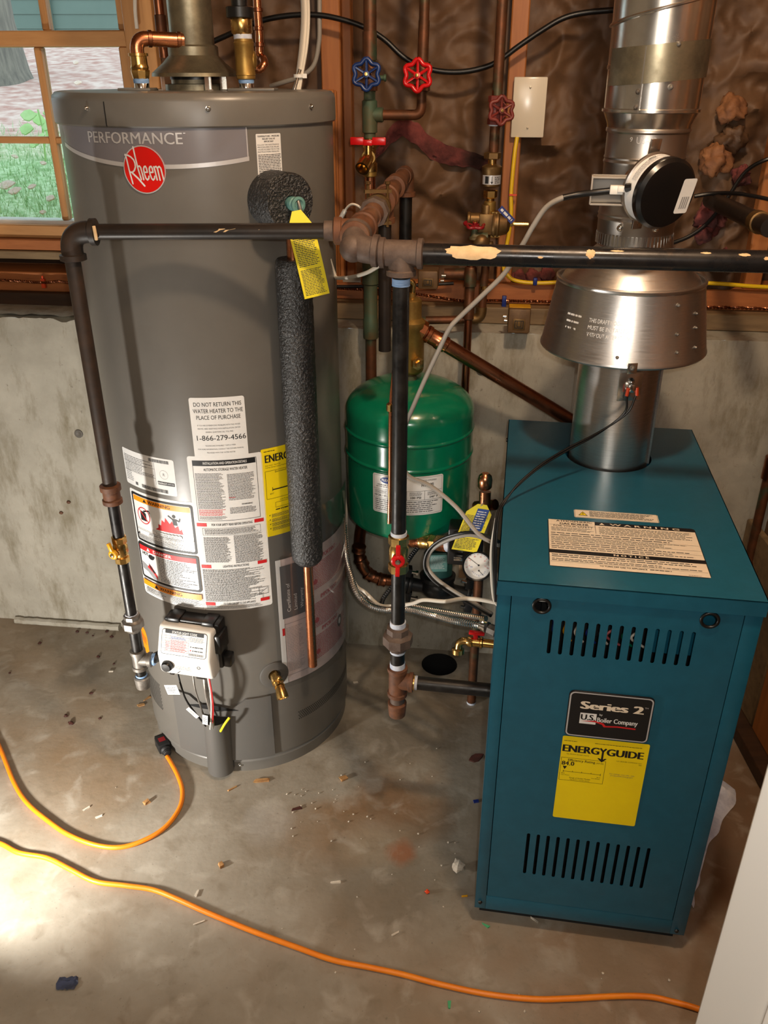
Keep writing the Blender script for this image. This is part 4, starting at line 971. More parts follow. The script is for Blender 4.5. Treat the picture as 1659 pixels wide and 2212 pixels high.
# discharge pipe with foam sleeve
dx_ = HCY(39.5, 0, HR+.046); dx_.z = 0
dpz0 = PY(673, 1437, dx_.y).z; dpz1 = PY(665, 1210, dx_.y).z; dpz2 = PY(625, 558, dx_.y).z
dpo = thing('discharge_pipe', 'vertical copper discharge pipe wrapped in a black foam sleeve on the grey heater', 'pipe', V((dx_.x, dx_.y, dpz0)))
m = MB(); m.lathe(dx_, Z3, [(dpz0+.001,.0085),(dpz0,.0105),(1.31,.0105)], 22); m.build('pipe', 'copper', dpo)
m = MB(); N_ = 60
m.lathe(dx_, Z3, [(dpz1,.012),(dpz1-.004,.024),(dpz1+.006,.032)]+[(dpz1+.006+(dpz2-dpz1-.012)*i/N_, .0335+.0012*noise.noise(V((i*.8,0,0)))) for i in range(1, N_)]+[(dpz2-.004,.032),(dpz2,.029),(dpz2-.001,.012)], 44)
m.build('foam_sleeve', 'foam_black', dpo)

# ================================================================ ABOVE THE HEATER
ZT = 1.4958
vx = HX+0.004
hz = lambda py: PY(420, py, HY-0.16).z
hood = thing('vent_hood', 'conical galvanised draft hood on legs on top of the grey water heater', 'draft hood', (HX, HY, ZT))
zr = PY(420, 160, HY-.15).z
rl, rr_ = PY(330, 152, HY), PY(513, 158, HY); hr_ = (rr_.x-rl.x)/2; hxc = (rl.x+rr_.x)/2
zf = PY(400, 118, HY-.1).z; zf2 = PY(400, 98, HY-.1).z
fr_ = (PY(459, 110, HY).x-PY(352, 110, HY).x)/2
HC = V((hxc, HY, 0))
m = MB(); m.lathe(HC, Z3, [(zr-.004,hr_-.002),(zr-.004,hr_+.001),(zr+.002,hr_),(zf-.012,fr_+.012),(zf-.004,fr_+.004),(zf,fr_),(zf2,fr_),(zf2+.003,fr_-.003),(zf2+.003,fr_-.006),(zf-.002,fr_-.006),(zr+.001,hr_-.006)], 56, caps=False); m.build('cone', 'dull_galvanised', hood)
for t in (-58, 30, 60, 150, 210):
    p0 = V((hxc+(hr_-.016)*math.sin(R(t)), HY-(hr_-.016)*math.cos(R(t)), ZT)); nn = V((math.sin(R(t)), -math.cos(R(t)), 0)); ss = V((nn.y*-1, nn.x, 0))
    m = MB(); m.box(p0+Z3*(zr-ZT+.008)/2, .011, .0016, zr-ZT+.014, ss, nn, Z3); m.box(p0+nn*.006+Z3*.001, .011, .014, .0016, ss, nn, Z3); m.box(p0+ss*.0052+nn*.003+Z3*(zr-ZT)/2, .0012, .006, zr-ZT, ss, nn, Z3); m.build('leg', 'galvanised', hood)
m = MB(); m.lathe(HC, Z3, [(ZT-.002,.058),(ZT+.010,.058),(ZT+.011,.046),(ZT+.04,.046),(ZT+.0405,.042),(ZT+.001,.042)], 40, caps=False); m.build('flue_collar', 'dull_galvanised', hood)
m = MB(); m.lathe(HC, Z3, [(ZT+.018,.0475),(ZT+.035,.0475)], 40, caps=False); m.build('baffle_band', 'black_plastic', hood)
vp = thing('vent_pipe', 'mottled old galvanised vent pipe rising from the cone above the heater', 'pipe', (hxc, HY, zf2))
vr = (PY(457, 60, HY).x-PY(363, 60, HY).x)/2
m = MB(); za = zf2-.004; m.lathe(HC, Z3, [(za,vr),(za+.05,vr),(1.72,vr*1.0),(1.722,vr+.003),(1.730,vr+.003),(1.732,vr),(2.36,vr)], 44); m.build('pipe', 'dull_galvanised', vp)
e0 = PY(363, 20, HY-.05).z
m = MB(); m.tube([HC+V((vr*math.sin(a)*1.008, -vr*math.cos(a)*1.008, 1.70-.035*math.sin(a-.2))) for a in [2*math.pi*i/40 for i in range(41)]], .0022, 8, caps=False); m.build('seam_ring', 'dull_galvanised', vp)
screw(HC+V((vr*math.sin(.5), -vr*math.cos(.5), 1.69)), V((math.sin(.5), -math.cos(.5), 0)), .0035, vp)

YN = 1.735
def zP(py, Y): return PY(829, py, Y).z
# cold inlet at left: chrome nipple, brass union, copper elbow going back
n0 = PY(308, 190, YN)
ci = thing('inlet_pipe', 'copper elbow on a brass adapter rising from the left nipple of the heater', 'pipe', (n0.x, YN, ZT))
def vtube(x, y, z0, z1, r, name, mm, par, seg=20): m = MB(); m.cyl((x, y, z0), (x, y, z1), r, seg); return m.build(name, mm, par, bevel=.0008)
def nip(px, par):
    x = PY(px, 190, YN).x; m = MB(); m.lathe((x, YN, 0), Z3, [(ZT-.004,.0135),(zP(178,YN),.0135),(zP(176,YN),.0125)], 20); m.build('nipple', 'chrome', par)
    m = MB(); m.lathe((x, YN, 0), Z3, [(zP(180,YN),.0138),(zP(176,YN),.0145),(zP(168,YN),.0140)], 18); m.build('thread_tape', 'tape_blue', par); return x
x = nip(307, ci)
m = MB(); m.lathe((x, YN, 0), Z3, [(zP(170,YN),.0150),(zP(156,YN),.0175),(zP(152,YN),.0175),(zP(150,YN),.0150)], 8); m.build('hex', 'brass', ci)
m = MB(); m.lathe((x, YN, 0), Z3, [(zP(151,YN),.0150),(zP(146,YN),.0165),(zP(140,YN),.0150),(zP(138,YN),.0150),(zP(122,YN),.0145),(zP(121,YN),.0175),(zP(115,YN),.0175),(zP(114,YN),.0135)], 20); m.build('union', 'brass', ci)
top = V((x-.002, YN, zP(82,YN))); far = V((PY(358, 85, YN+.02).x+.03, YN+.03, zP(86,YN)))
m = MB(); m.tube(bend(V((x-.001, YN, zP(116,YN))), top, far, .022), .0125, 18); m.build('elbow', 'copper', ci)
for q in (0.30, .9): 
    p = top.lerp(far, q); m = MB(); d = (far-top).normalized(); m.lathe(p-d*.004, d, [(0,.0125),(.001,.0140),(.007,.0140),(.008,.0125)], 18); m.build('solder_ring', 'dark_copper', ci)
m = MB(); m.tube([far, far+V((.0, .06, 0))], .0125, 16); m.build('pipe', 'dark_copper', ci)
# copper riser behind it
cr_ = PY(346, 40, 1.96)
cp = thing('copper_riser', 'thin vertical copper riser at the window jamb, left of the vent pipe', 'pipe', (cr_.x, 1.96, PY(346, 120, 1.96).z))
m = MB(); m.tube([V((cr_.x, 1.96, PY(346, 125, 1.96).z)), V((cr_.x, 1.96, 2.38))], .0095, 16); m.build('pipe', 'dark_copper', cp)
m = MB(); m.lathe((cr_.x, 1.96, PY(346, 70, 1.96).z), Z3, [(0,.0095),(.001,.0115),(.03,.0115),(.031,.0095)], 16); m.build('coupling', 'old_copper', cp)
# hot outlet at right
ho = thing('outlet_fitting', 'tall brass fitting with black collar on the right nipple of the heater', 'pipe fitting', (PY(533,190,YN).x, YN, ZT))
x = nip(533, ho)
pr_ = [(172,.0150),(170,.0172),(163,.0172),(162,.0182),(160,.0178),(100,.0176),(98,.0182),(92,.0185),(90,.0172),(84,.0172)]
m = MB(); m.lathe((x, YN, 0), Z3, [(zP(a, YN), r) for a, r in pr_], 24); m.build('dielectric_union', 'dull_brass', ho)
m = MB(); m.lathe((x-.001, YN, 0), Z3, [(zP(85,YN),.0165),(zP(74,YN),.0165)], 22); m.build('thread_tape', 'tape_white', ho)
m = MB(); m.lathe((x-.002, YN, 0), Z3, [(zP(75,YN),.0165),(zP(70,YN),.0190),(zP(40,YN),.0195),(zP(38,YN),.0185)], 8); m.build('hex_adapter', 'brass', ho)
m = MB(); m.lathe((x-.003, YN, 0), Z3, [(zP(40,YN),.0215),(zP(38,YN),.0245),(zP(16,YN),.0245),(zP(14,YN),.022),(zP(14,YN),.0145),(1.98,.0145)], 26); m.build('collar', 'black_plastic', ho)
m = MB(); m.ball((x+.016, YN+.004, zP(130, YN)), .016, sq=(.35,.8,1)); m.build('test_plug', 'dull_brass', ho)
# copper loop beside it
Yc = 1.80
cl = thing('copper_loop', 'thin copper tube with a curled lower end beside the brass outlet fitting', 'pipe', PY(565, 140, Yc))
pts = smooth_path([PY(553, -40, Yc), PY(557, 30, Yc), PY(560, 80, Yc), PY(561, 118, Yc), PY(569, 128, Yc-.01), PY(570, 140, Yc-.02), PY(560, 150, Yc-.02), PY(548, 148, Yc-.02)], 8)
pts = [V((pts[0].x, pts[0].y, 2.38))]+pts; m = MB(); m.tube(pts, .0075, 14); m.build('pipe', 'copper', cl)
for py in (22, 62, 97):
    p = PY(556+py*.05, py, Yc); m = MB(); m.lathe(p-Z3*.003, Z3, [(0,.0075),(.001,.0095),(.006,.0095),(.007,.0075)], 14); m.build('solder_ring', 'dark_copper', cl)
m = MB(); m.box(PY(500, 197, YN-.02)+Z3*.004, .09, .05, .008); 
# cover plate on the heater top under the outlet
m = MB(); c = V((PY(533,190,YN).x+.012, YN, ZT+.002)); m.box(c, .085, .07, .005); m.build('outlet_plate', 'grey_enamel', heater, bevel=.002)
m = MB(); c = V((PY(300,190,YN).x-.002, YN, ZT+.002)); m.box(c, .06, .06, .005); m.build('outlet_plate', 'grey_enamel', heater, bevel=.002)
# bundle of white cables to the heater top
cb = thing('cable_bundle', 'bundle of white cables tied together, dropping behind the heater top', 'cable', PY(642, 198, 1.90))
for k, (d0_, d1_) in enumerate(((-6, -5), (0, 0), (6, 4))):
    m = MB(); m.tube([V((PY(658+d0_, -30, 1.92).x, 1.92, 2.38))]+smooth_path([PY(658+d0_, -30, 1.92), PY(660+d0_, 40, 1.92), PY(656+d0_, 100, 1.91), PY(648+d1_, 160, 1.90), PY(642+d1_*.8, 204, 1.89), PY(640+d1_*.8, 240, 1.89)], 6), .0036, 8); m.build('cable', 'cable_white' if k else 'cable_grey', cb)
m = MB(); m.tube([PY(648, 150, 1.895), PY(640, 180, 1.89), PY(632, 206, 1.885), PY(628, 230, 1.885)], .0035, 10); m.build('metal_sheath', 'chrome', cb)
p = PY(646, 164, 1.897); m = MB(); m.lathe(p-Z3*.003, Z3, [(0,.011),(.006,.011)], 14); m.box(p+V((.012,-.004,0)), .008, .006, .008); m.build('zip_tie', 'white_plastic', cb)
m = MB(); m.tube([PW(690, -40, -.09)*0+V((PW(690, -40, -.09).x, PW(690, -40, -.09).y, 2.38))]+smooth_path([PW(690, -40, -.09), PW(690, 40, -.09), PW(689, 90, -.09), PW(678, 140, -.09), PW(650, 165, -.09), PW(615, 177, -.1), PW(585, 186, -.12)], 8), .0052, 10)
tag(m.build('grey_cable', 'cable_grey', at=PW(689, 90, -.09)), 'grey cable curving off the stud behind the white cable bundle', 'cable')
m = MB(); pts = [(455,92),(500,72),(560,46),(620,34),(680,32),(730,40),(785,58),(830,85),(870,122),(910,144),(960,155),(1015,153),(1070,136),(1120,100),(1170,66),(1215,40),(1260,28),(1320,22),(1400,18),(1490,20)]
m.tube(smooth_path([PW(a, b, -.085) for a, b in pts], 5), .0058, 10)
tag(m.build('black_cable', 'cable_black', at=PW(700, 35, -.085)), 'long black cable sagging across the insulation behind the valves', 'cable')
m = MB(); m.tube([V((PW(292, -30, -.135).x, PW(292, -30, -.135).y, 2.38))]+smooth_path([PW(292, -30, -.135), PW(292, 20, -.135), PW(296, 62, -.135)], 5), .0045, 8); tag(m.build('white_cable', 'cable_white', at=PW(292, 20, -.135)), 'short white cable along the right window jamb', 'cable')

# ================================================================ GAS PIPING
def collar(mb, c, d, r, L_=.012, t=.004, m=0): mb.lathe(V(c)-V(d).normalized()*L_/2, d, [(0,r),(.0015,r+t),(L_-.0015,r+t),(L_,r)], 22, True, m)
YL = 1.495; GXL = -0.540; zl = lambda py: PY(829, py, YL).z
gl = thing('heater_gas_pipe', 'dark iron gas pipe crossing in front of the heater and dropping at its left', 'pipe', (GXL, YL, zl(1484)))
TE = PY(776, 499, 1.46); LE = PY(156, 501, YL); LE.x = GXL+.002
m = MB(); m.tube([LE+V((.03,0,0)), V((TE.x-.045, TE.y, TE.z))], .0133, 20); m.build('pipe', 'painted_iron', gl)
for px in (470, 490, 560, 578, 590):         # flakes of paint
    t = (px-156)/(745-156); p = LE.lerp(TE, t); 
    m = MB(); n_ = 7; ph = px; c = p+V((0,-.0131,.003))
    m.poly([c+V((rndv*math.cos(k*2*math.pi/n_)*1.6, -.0004-.0 if True else 0, rndv*math.sin(k*2*math.pi/n_)*.55)) for k in range(n_) for rndv in [.006+.003*math.sin(k*2.1+ph)]]); m.build('paint_flake', 'flake_paint', gl, fix=False)
m = MB(); m.tube(bend(LE+V((.046,0,0)), LE, LE-Z3*.046, .032, 10), .0185, 22); collar(m, LE+V((.042,0,0)), (1,0,0), .0185); collar(m, LE-Z3*.042, Z3, .0185); m.build('elbow', 'old_iron', gl)
pc = PY(182, 512, YL-.022); m = MB(); m.tube([LE+V((.049, -.0165, .012)), LE+V((.051, -.020, 0)), LE+V((.050, -.0165, -.010))], .003, 8); m.build('paint_drip', 'flake_paint', gl)
def GL(py0, py1, r, name, mm, seg=20, r2=None, bev=.0): m = MB(); m.cyl((GXL, YL, zl(py0)), (GXL, YL, zl(py1)), r, seg, r2=r2); return m.build(name, mm, gl, bevel=bev)
GL(560, 1060, .0135, 'pipe', 'old_iron')
m = MB(); m.lathe((GXL, YL, 0), Z3, [(zl(1088),.015),(zl(1086),.0195),(zl(1078),.0195),(zl(1076),.0170),(zl(1060),.0170),(zl(1058),.0205),(zl(1048),.0205),(zl(1046),.016)], 22); m.build('coupling', 'rusty_fitting', gl)
GL(1085, 1165, .0115, 'pipe', 'black_iron')
def ballvalve(par, x, y, z0, z1, r, n, hmat, lab, wing):
    n = V(n).normalized(); s = V((-n.y, n.x, 0)); zc = (z0+z1)/2; hh = (z1-z0)/2
    m = MB(); m.lathe((x, y, zc), Z3, [(-hh,r*1.05),(-hh+.002,r*1.25),(-hh*.55,r*1.25),(-hh*.5,r)], 8); m.lathe((x, y, zc), Z3, [(hh*.5,r),(hh*.55,r*1.25),(hh-.002,r*1.25),(hh,r*1.05)], 8)
    m.lathe((x, y, zc), Z3, [(-hh*.52,r*.98),(-hh*.3,r*1.2),(hh*.3,r*1.2),(hh*.52,r*.98)], 20)
    m.lathe(V((x, y, zc)), n, [(0,r*.7),(r*1.35,r*.7),(r*1.4,r*.45),(r*1.75,r*.45)], 16)
    v = m.build('ball_valve', 'brass', par); v['label'] = lab
    c = V((x, y, zc))+n*(r*1.6); m = MB()
    m.lathe(c, n, [(0,r*.8),(.006,r*.85),(.008,r*.7),(.0085,r*.35),(.004,r*.3)], 20)
    for w_ in wing: w_ = V(w_).normalized(); ss = w_.cross(n).normalized(); m.box(c+w_*r*1.25+n*.004, r*.55, r*1.7, .007, ss, w_, n)
    h = m.build('handle', hmat, v, bevel=.0015)
    m = MB(); m.lathe(c+n*.005, n, [(0,r*.35),(.005,r*.35),(.006,r*.2),(.0062,.0004)], 6); m.build('handle_nut', 'chrome', v); return v
v = ballvalve(gl, GXL, YL, zl(1214), zl(1158), .0125, (-.35,-.93,0), 'yellow_handle', 'brass ball valve with yellow handle', [(-.3,.1,1)])
GL(1210, 1335, .0115, 'pipe', 'black_iron'); GL(1335, 1325, .0135, 'thread_tape', 'tape_white', 16)
def union(par, x, y, z0, z1, r, mm):
    h = z1-z0; m = MB(); m.lathe((x, y, 0), Z3, [(z0,r*1.05),(z0+h*.12,r*1.35),(z0+h*.28,r*1.4),(z0+h*.3,r*1.3)], 8); m.build('union_end', mm, par); m = MB(); m.lathe((x, y, 0), Z3, [(z1-h*.28,r*1.3),(z1-h*.25,r*1.4),(z1-.002,r*1.4),(z1,r*1.1)], 8, phase=.3)
    m.build('union_end', mm, par, smooth=True); m = MB(); m.lathe((x, y, 0), Z3, [(z0+h*.24,r*1.6),(z0+h*.28,r*1.85),(z0+h*.62,r*1.85),(z0+h*.66,r*1.6),(z0+h*.76,r*1.3)], 8, phase=.15); m.build('union_nut', mm, par)
union(gl, GXL, YL, zl(1363), zl(1326), .0125, 'steel_fitting')
GL(1360, 1424, .0115, 'pipe', 'black_iron')
def tee(par, c, run, br, r, ln, bl, mm, name='tee'):
    c = V(c); run = V(run).normalized(); br = V(br).normalized(); m = MB()
    m.lathe(c-run*ln, run, [(0,r),(.0015,r*1.3),(.009,r*1.3),(.0105,r*1.12),(2*ln-.0105,r*1.12),(2*ln-.009,r*1.3),(2*ln-.0015,r*1.3),(2*ln,r)], 24)
    m.lathe(c, br, [(0,r*1.1),(bl-.0105,r*1.12),(bl-.009,r*1.3),(bl-.0015,r*1.3),(bl,r)], 24); return m.build(name, mm, par)
zt = zl(1424); tee(gl, (GXL, YL, zt), Z3, (1,-.05,0), .0130, .026, .030, 'steel_fitting')
GL(1447, 1462, .0115, 'pipe', 'black_iron'); GL(1459, 1456, .0125, 'thread_tape', 'tape_blue', 16)
m = MB(); m.lathe((GXL, YL, 0), Z3, [(zl(1484),.009),(zl(1484)+.002,.0155),(zl(1472),.0165),(zl(1462),.0175),(zl(1460),.015)], 20); m.build('cap', 'steel_fitting', gl)
gvl = GV(-.060, .040, .382)
m = MB(); m.tube([V((GXL+.02, YL, zt)), V((gvl.x-.03, YL-.003, zt)), V((gvl.x+.0, gvl.y, zt))], .0115, 18); m.build('pipe', 'black_iron', gl)
m = MB(); m.cyl((GXL+.030, YL, zt), (GXL+.036, YL-.0005, zt), .0135, 16); m.build('thread_tape', 'tape_blue', gl)

# main line from the wall to the tee, elbow and run to the right
mg = thing('main_gas_pipe', 'rust brown gas main with a long dark run in front of the flue', 'pipe', TE)
bk = PY(873, 378, 1.98)
run = (bk-TE).normalized()
m = MB(); m.tube([TE, bk], .0165, 20); m.build('pipe', 'rusty_fitting', mg)
lft = V((-1,0.03,0)).normalized()
m = MB(); m.lathe(TE-run*.044, run, [(0,.0185),(.002,.0245),(.013,.0245),(.015,.0215),(.073,.0215),(.075,.0245),(.086,.0245),(.088,.0185)], 26); m.lathe(TE, lft, [(0,.020),(.028,.020),(.030,.0225),(.041,.0225),(.043,.0185)], 24); m.build('tee', 'rusty_fitting', mg)
m = MB(); m.lathe(TE+lft*.040, lft, [(0,.0165),(.018,.0165),(.019,.0150)], 20); m.build('bushing', 'cast_fitting', gl)
for d, nm, prf, mm in ((.135, 'union_nut', [(0,.021),(.002,.027),(.022,.027),(.024,.021)], 'cast_fitting'), (.105,'nipple',[(0,.0195),(.03,.0195)],'rusty_fitting'), (.235, 'coupling', [(0,.020),(.002,.0245),(.012,.0245),(.014,.0215),(.045,.0215),(.047,.0245),(.057,.0245),(.059,.018)], 'rusty_fitting'), (.38, 'coupling', [(0,.0185),(.002,.023),(.03,.0225),(.04,.0225),(.042,.0185)], 'rusty_fitting')):
    m = MB(); m.lathe(TE+run*d, run, prf, 8 if nm == 'union_nut' else 24); m.build(nm, mm, mg)
# grounding clamp on the main
gcl = TE+run*.185; m = MB(); m.lathe(gcl-run*.006, run, [(0,.0175),(0,.0245),(.012,.0245),(.012,.0175)], 20, caps=False); m.box(gcl+Z3*.029, .05, .012, .006, V((1,.2,0)).normalized(), V((-.2,1,0)).normalized(), Z3); m.box(gcl-Z3*.027, .05, .012, .006, V((1,.2,0)).normalized(), V((-.2,1,0)).normalized(), Z3)
for s_ in (-.018, .018): m.lathe(gcl+V((s_,0,-.034)), Z3, [(0,.003),(.074,.003),(.075,.005),(.080,.005)], 8)
gc = tag(m.build('ground_clamp', 'bronze', at=gcl), 'bronze grounding clamp around the rusty gas main', 'clamp')
t2 = TE+run*.265; m = MB(); m.tube([t2, t2-Z3*.30], .013, 16); m.build('drop_pipe', 'painted_iron', mg)
m = MB(); m.lathe(t2-Z3*.045, Z3, [(0,.016),(.001,.020),(.011,.020),(.012,.018),(.03,.018)], 20); m.build('tee_outlet', 'rusty_fitting', mg)
m = MB(); e1 = bk+run*.03; m.tube(bend(bk-run*.02, e1, e1-Z3*.05, .025), .0185, 18); collar(m, e1-Z3*.045, Z3, .0185); m.build('elbow', 'rusty_fitting', mg)
m = MB(); m.tube([e1-Z3*.03, e1-Z3*.34], .0145, 16); m.build('drop_pipe', 'black_iron', mg)
YE = 1.385
EL = PY(762, 537, 1.40); T3 = PY(867, 547, YE)
fr = V((EL.x+.004, EL.y, EL.z+.006))
m = MB(); m.tube([TE-run*.04, (TE-run*.04).lerp(EL, .8)], .0165, 18); m.build('nipple', 'rusty_fitting', mg)
m = MB(); dq = (TE-run*.03-EL).normalized(); rq = (T3-EL).normalized(); m.tube(bend(EL+dq*.045, EL, EL+rq*.045, .03, 10), .0215, 24); collar(m, EL+dq*.040, dq, .0215); collar(m, EL+rq*.038, rq, .0215); m.ball(EL, .0218, seg=20); m.build('elbow', 'cast_fitting', mg)
m = MB(); m.lathe(EL+rq*.04, rq, [(0,.0165)]+[x for i in range(5) for x in ((.004+i*.004,.0175),(.006+i*.004,.0160))]+[(.03,.0165)], 20); m.build('nipple', 'cast_fitting', mg)
rdir = V((math.cos(BYAW), math.sin(BYAW), 0))
tee(mg, T3, rdir, -Z3, .0185, .036, .036, 'cast_fitting')
RE = T3+rdir*.79; RE.z = PY(1640, 573.6, RE.y).z
m = MB(); m.tube([T3+rdir*.03, RE], .0167, 24); m.build('long_pipe', 'blue_black_iron', mg)
def on_run(px, py):          # a point on the run's front
    t = (px-867)/(1640-867)*.74; best = min((T3.lerp(RE, k/400) for k in range(401)), key=lambda p: abs((829.5+FPX*p.x/(p.y*math.cos(PITCH)+(CAM_H-p.z)*math.sin(PITCH)))-px)); return best
def flake(px, w_, a0, a1, seed, name='paint_patch'):
    c = on_run(px, 0); m = MB(); rn = random.Random(seed); N_ = 26; rw = .01695
    ps = []
    for i in range(N_):
        a = 2*math.pi*i/N_; k = 1+.16*rn.uniform(-1, 1); u = w_*math.cos(a)*k; q = (a0+a1)/2+(a1-a0)/2*math.sin(a)*k
        ps.append((u, q))
    def f(u, q): return c+rdir*u+(Z3*math.sin(q)+V((rdir.y, -rdir.x, 0))*math.cos(q))*rw
    cen = f(0, (a0+a1)/2); M_ = 5
    vs = [cen]+[f(u*k/M_, (a0+a1)/2+(q-(a0+a1)/2)*k/M_) for k in range(1, M_+1) for u, q in ps]
    fs = [(0, 1+i, 1+(i+1) % N_) for i in range(N_)]+[(1+(k-1)*N_+i, 1+k*N_+i, 1+k*N_+(i+1) % N_, 1+(k-1)*N_+(i+1) % N_) for k in range(1, M_) for i in range(N_)]
    m.add(vs, fs); return m.build(name, 'flake_paint', mg, fix=False)
flake(1024, .043, -.25, 1.15, 3)['label'] = 'cream patch where tape and paint peeled off'
flake(1274, .007, .1, .95, 5, 'paint_flake'); flake(1166, .004, 0, .2, 6, 'paint_flake'); flake(1330, .010, .75, .95, 8, 'paint_flake'); flake(1520, .008, .75, .95, 9, 'paint_flake'); flake(1600, .008, .6, .9, 10, 'paint_flake'); flake(1650, .004, .3, .6, 11, 'paint_flake')

# drop to the boiler
GX = T3.x; zd = lambda py: PY(829, py, YE).z
bd = thing('boiler_gas_pipe', 'black vertical gas pipe dropping in front of the green tank to the boiler', 'pipe', (GX, YE, zd(1545)))
def GD(py0, py1, r, name, mm, seg=20): m = MB(); m.cyl((GX, YE, zd(py0)), (GX, YE, zd(py1)), r, seg); return m.build(name, mm, bd)
GD(1152, 590, .0138, 'pipe', 'black_iron'); GD(617, 601, .0150, 'thread_tape', 'tape_blue', 22); GD(1157, 1148, .0155, 'thread_tape', 'tape_white')
v = ballvalve(bd, GX, YE, zd(1234), zd(1155), .0158, (-.05,-1,0), 'red_enamel', 'brass ball valve with red lever', [(0,0,1),(-.03,0,-1)])
GD(1350, 1228, .0138, 'pipe', 'black_iron'); GD(1352, 1342, .0160, 'thread_tape', 'tape_white')
union(bd, GX, YE, zd(1403), zd(1352), .0165, 'cast_fitting')
GD(1440, 1400, .0145, 'nipple', 'black_iron'); GD(1408, 1400, .0158, 'thread_tape', 'tape_white'); GD(1440, 1430, .0158, 'thread_tape', 'tape_white')
zt2 = zd(1471); tee(bd, (GX, YE, zt2), Z3, rdir, .0160, .037, .034, 'rusty_fitting')
GD(1530, 1495, .0150, 'nipple', 'cast_fitting')
m = MB(); m.lathe((GX, YE, 0), Z3, [(zd(1545),.010),(zd(1545)+.003,.0175),(zd(1528),.0190),(zd(1517),.0200),(zd(1515),.016)], 22); m.build('cap', 'rusty_fitting', bd)
m = MB(); c = V((GX, YE, zt2)); m.lathe(c+rdir*.030, rdir, [(0,.0165),(.006,.0165),(.007,.014)], 20); m.build('bushing', 'brass', bd)
m = MB(); m.cyl(c+rdir*.036, c+rdir*.042, .0150, 18); m.build('thread_tape', 'tape_white', bd)
m = MB(); m.cyl(c+rdir*.03, c+rdir*.203, .0142, 20); m.build('inlet_pipe', 'black_iron', bd)

# ================================================================ BOILER
bo = thing('boiler', 'teal blue cast iron gas boiler cabinet with slotted front panel on the floor at right', 'boiler', B(BW_/2, BD_/2, 0))
PT, LIP = BZ1, 0.789
m = MB(); m.span(B, 0, .002, .0, BD_, BZ0, BZ1-.001); m.build('side_panel', 'teal_enamel', bo, bevel=.0008)
m = MB(); m.span(B, BW_-.002, BW_, .0, BD_, BZ0, BZ1-.001); m.build('side_panel', 'teal_enamel', bo, bevel=.0008)
m = MB(); m.span(B, 0, BW_, BD_-.002, BD_, BZ0, BZ1-.001); m.build('back_panel', 'teal_enamel', bo)
# top panel with flue hole and folded front lip
FX, FD = 0.2083, 0.5283; FLR = .0800
fh = [(FX+(FLR+.008)*math.cos(2*math.pi*i/40), FD+(FLR+.008)*math.sin(2*math.pi*i/40)) for i in range(40)]
m = MB(); m.plate([(-.002,-.004),(BW_+.002,-.004),(BW_+.002,BD_+.002),(-.002,BD_+.002)], [fh], lambda x, y, h: B(x, y, PT+h), .0016)
m.span(B, -.002, BW_+.002, -.004, -.0024, LIP, PT); m.span(B, -.002, -.0005, -.004, BD_, PT-.012, PT); m.span(B, BW_+.0005, BW_+.002, -.004, BD_, PT-.012, PT)
tp = m.build('top_panel', 'teal_enamel', bo, smooth=False)
# front: fixed frame and lift-off door with slots
SX0, SX1 = .0225, .3755
m = MB(); m.span(B, 0, SX0-.0012, 0, .0015, BZ0, LIP+.004); m.span(B, SX1+.0012, BW_, 0, .0015, BZ0, LIP+.004); m.span(B, SX0-.0012, SX1+.0012, 0, .0015, BZ0, .0835); m.build('front_frame', 'teal_enamel', bo, bevel=.0006)
m = MB(); m.span(B, SX0-.004, SX1+.004, .0045, .006, .08, LIP+.004)
def slot(cx, z0, z1, w_=.0062):
    r = w_/2; return [(cx+r*math.cos(R(a)), z1-r+r*math.sin(R(a))) for a in range(0, 181, 30)]+[(cx+r*math.cos(R(a)), z0+r+r*math.sin(R(a))) for a in range(180, 361, 30)]
holes = []
for i in range(13):
    x = .0887+.01824*i; holes.append(slot(x, .681, .7485))
    x = .0896+.01810*i; holes.append(slot(x, .160, .2685))
for kx in (.0704, .3266): holes.append([(kx+.0118*math.cos(2*math.pi*i/24), .7735+.0118*math.sin(2*math.pi*i/24)) for i in range(24)])
m = MB(); m.plate([(SX0,.0848),(SX1,.0848),(SX1,LIP+.003),(SX0,LIP+.003)], holes, lambda x, z, h: B(x, -h*1.0-.0004, z), .0012)
dr = m.build('front_door', 'teal_enamel', bo, smooth=False)
for kx in (.0704, .3266):
    m = MB(); pts = [B(kx+.0128*math.cos(2*math.pi*i/32), -.0012, .7735+.0128*math.sin(2*math.pi*i/32)) for i in range(33)]; m.tube(pts, .0026, 10, caps=False); m.build('grommet', 'black_plastic', dr)
for a, z in ((.0101,.0625),(.3880,.0560)): 
    m = MB(); m.lathe(B(a, .0005, z), -BYV, [(0,.0045),(.0008,.0045),(.0018,.0035),(.0035,.003),(.0037,.0004)], 12); m.build('bolt', 'black_plastic', bo)
m = MB(); m.lathe(B(-.001, BD_-.05, PT-.03), -BX, [(0,.005),(.003,.005),(.004,.002)], 10); m.build('bolt', 'black_plastic', bo)
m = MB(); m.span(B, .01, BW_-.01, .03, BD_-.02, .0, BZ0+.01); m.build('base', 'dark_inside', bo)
m = MB(); m.span(B, .002, BW_-.002, .0016, BD_-.002, BZ0, BZ0+.0015); m.build('bottom_panel', 'teal_enamel', bo)
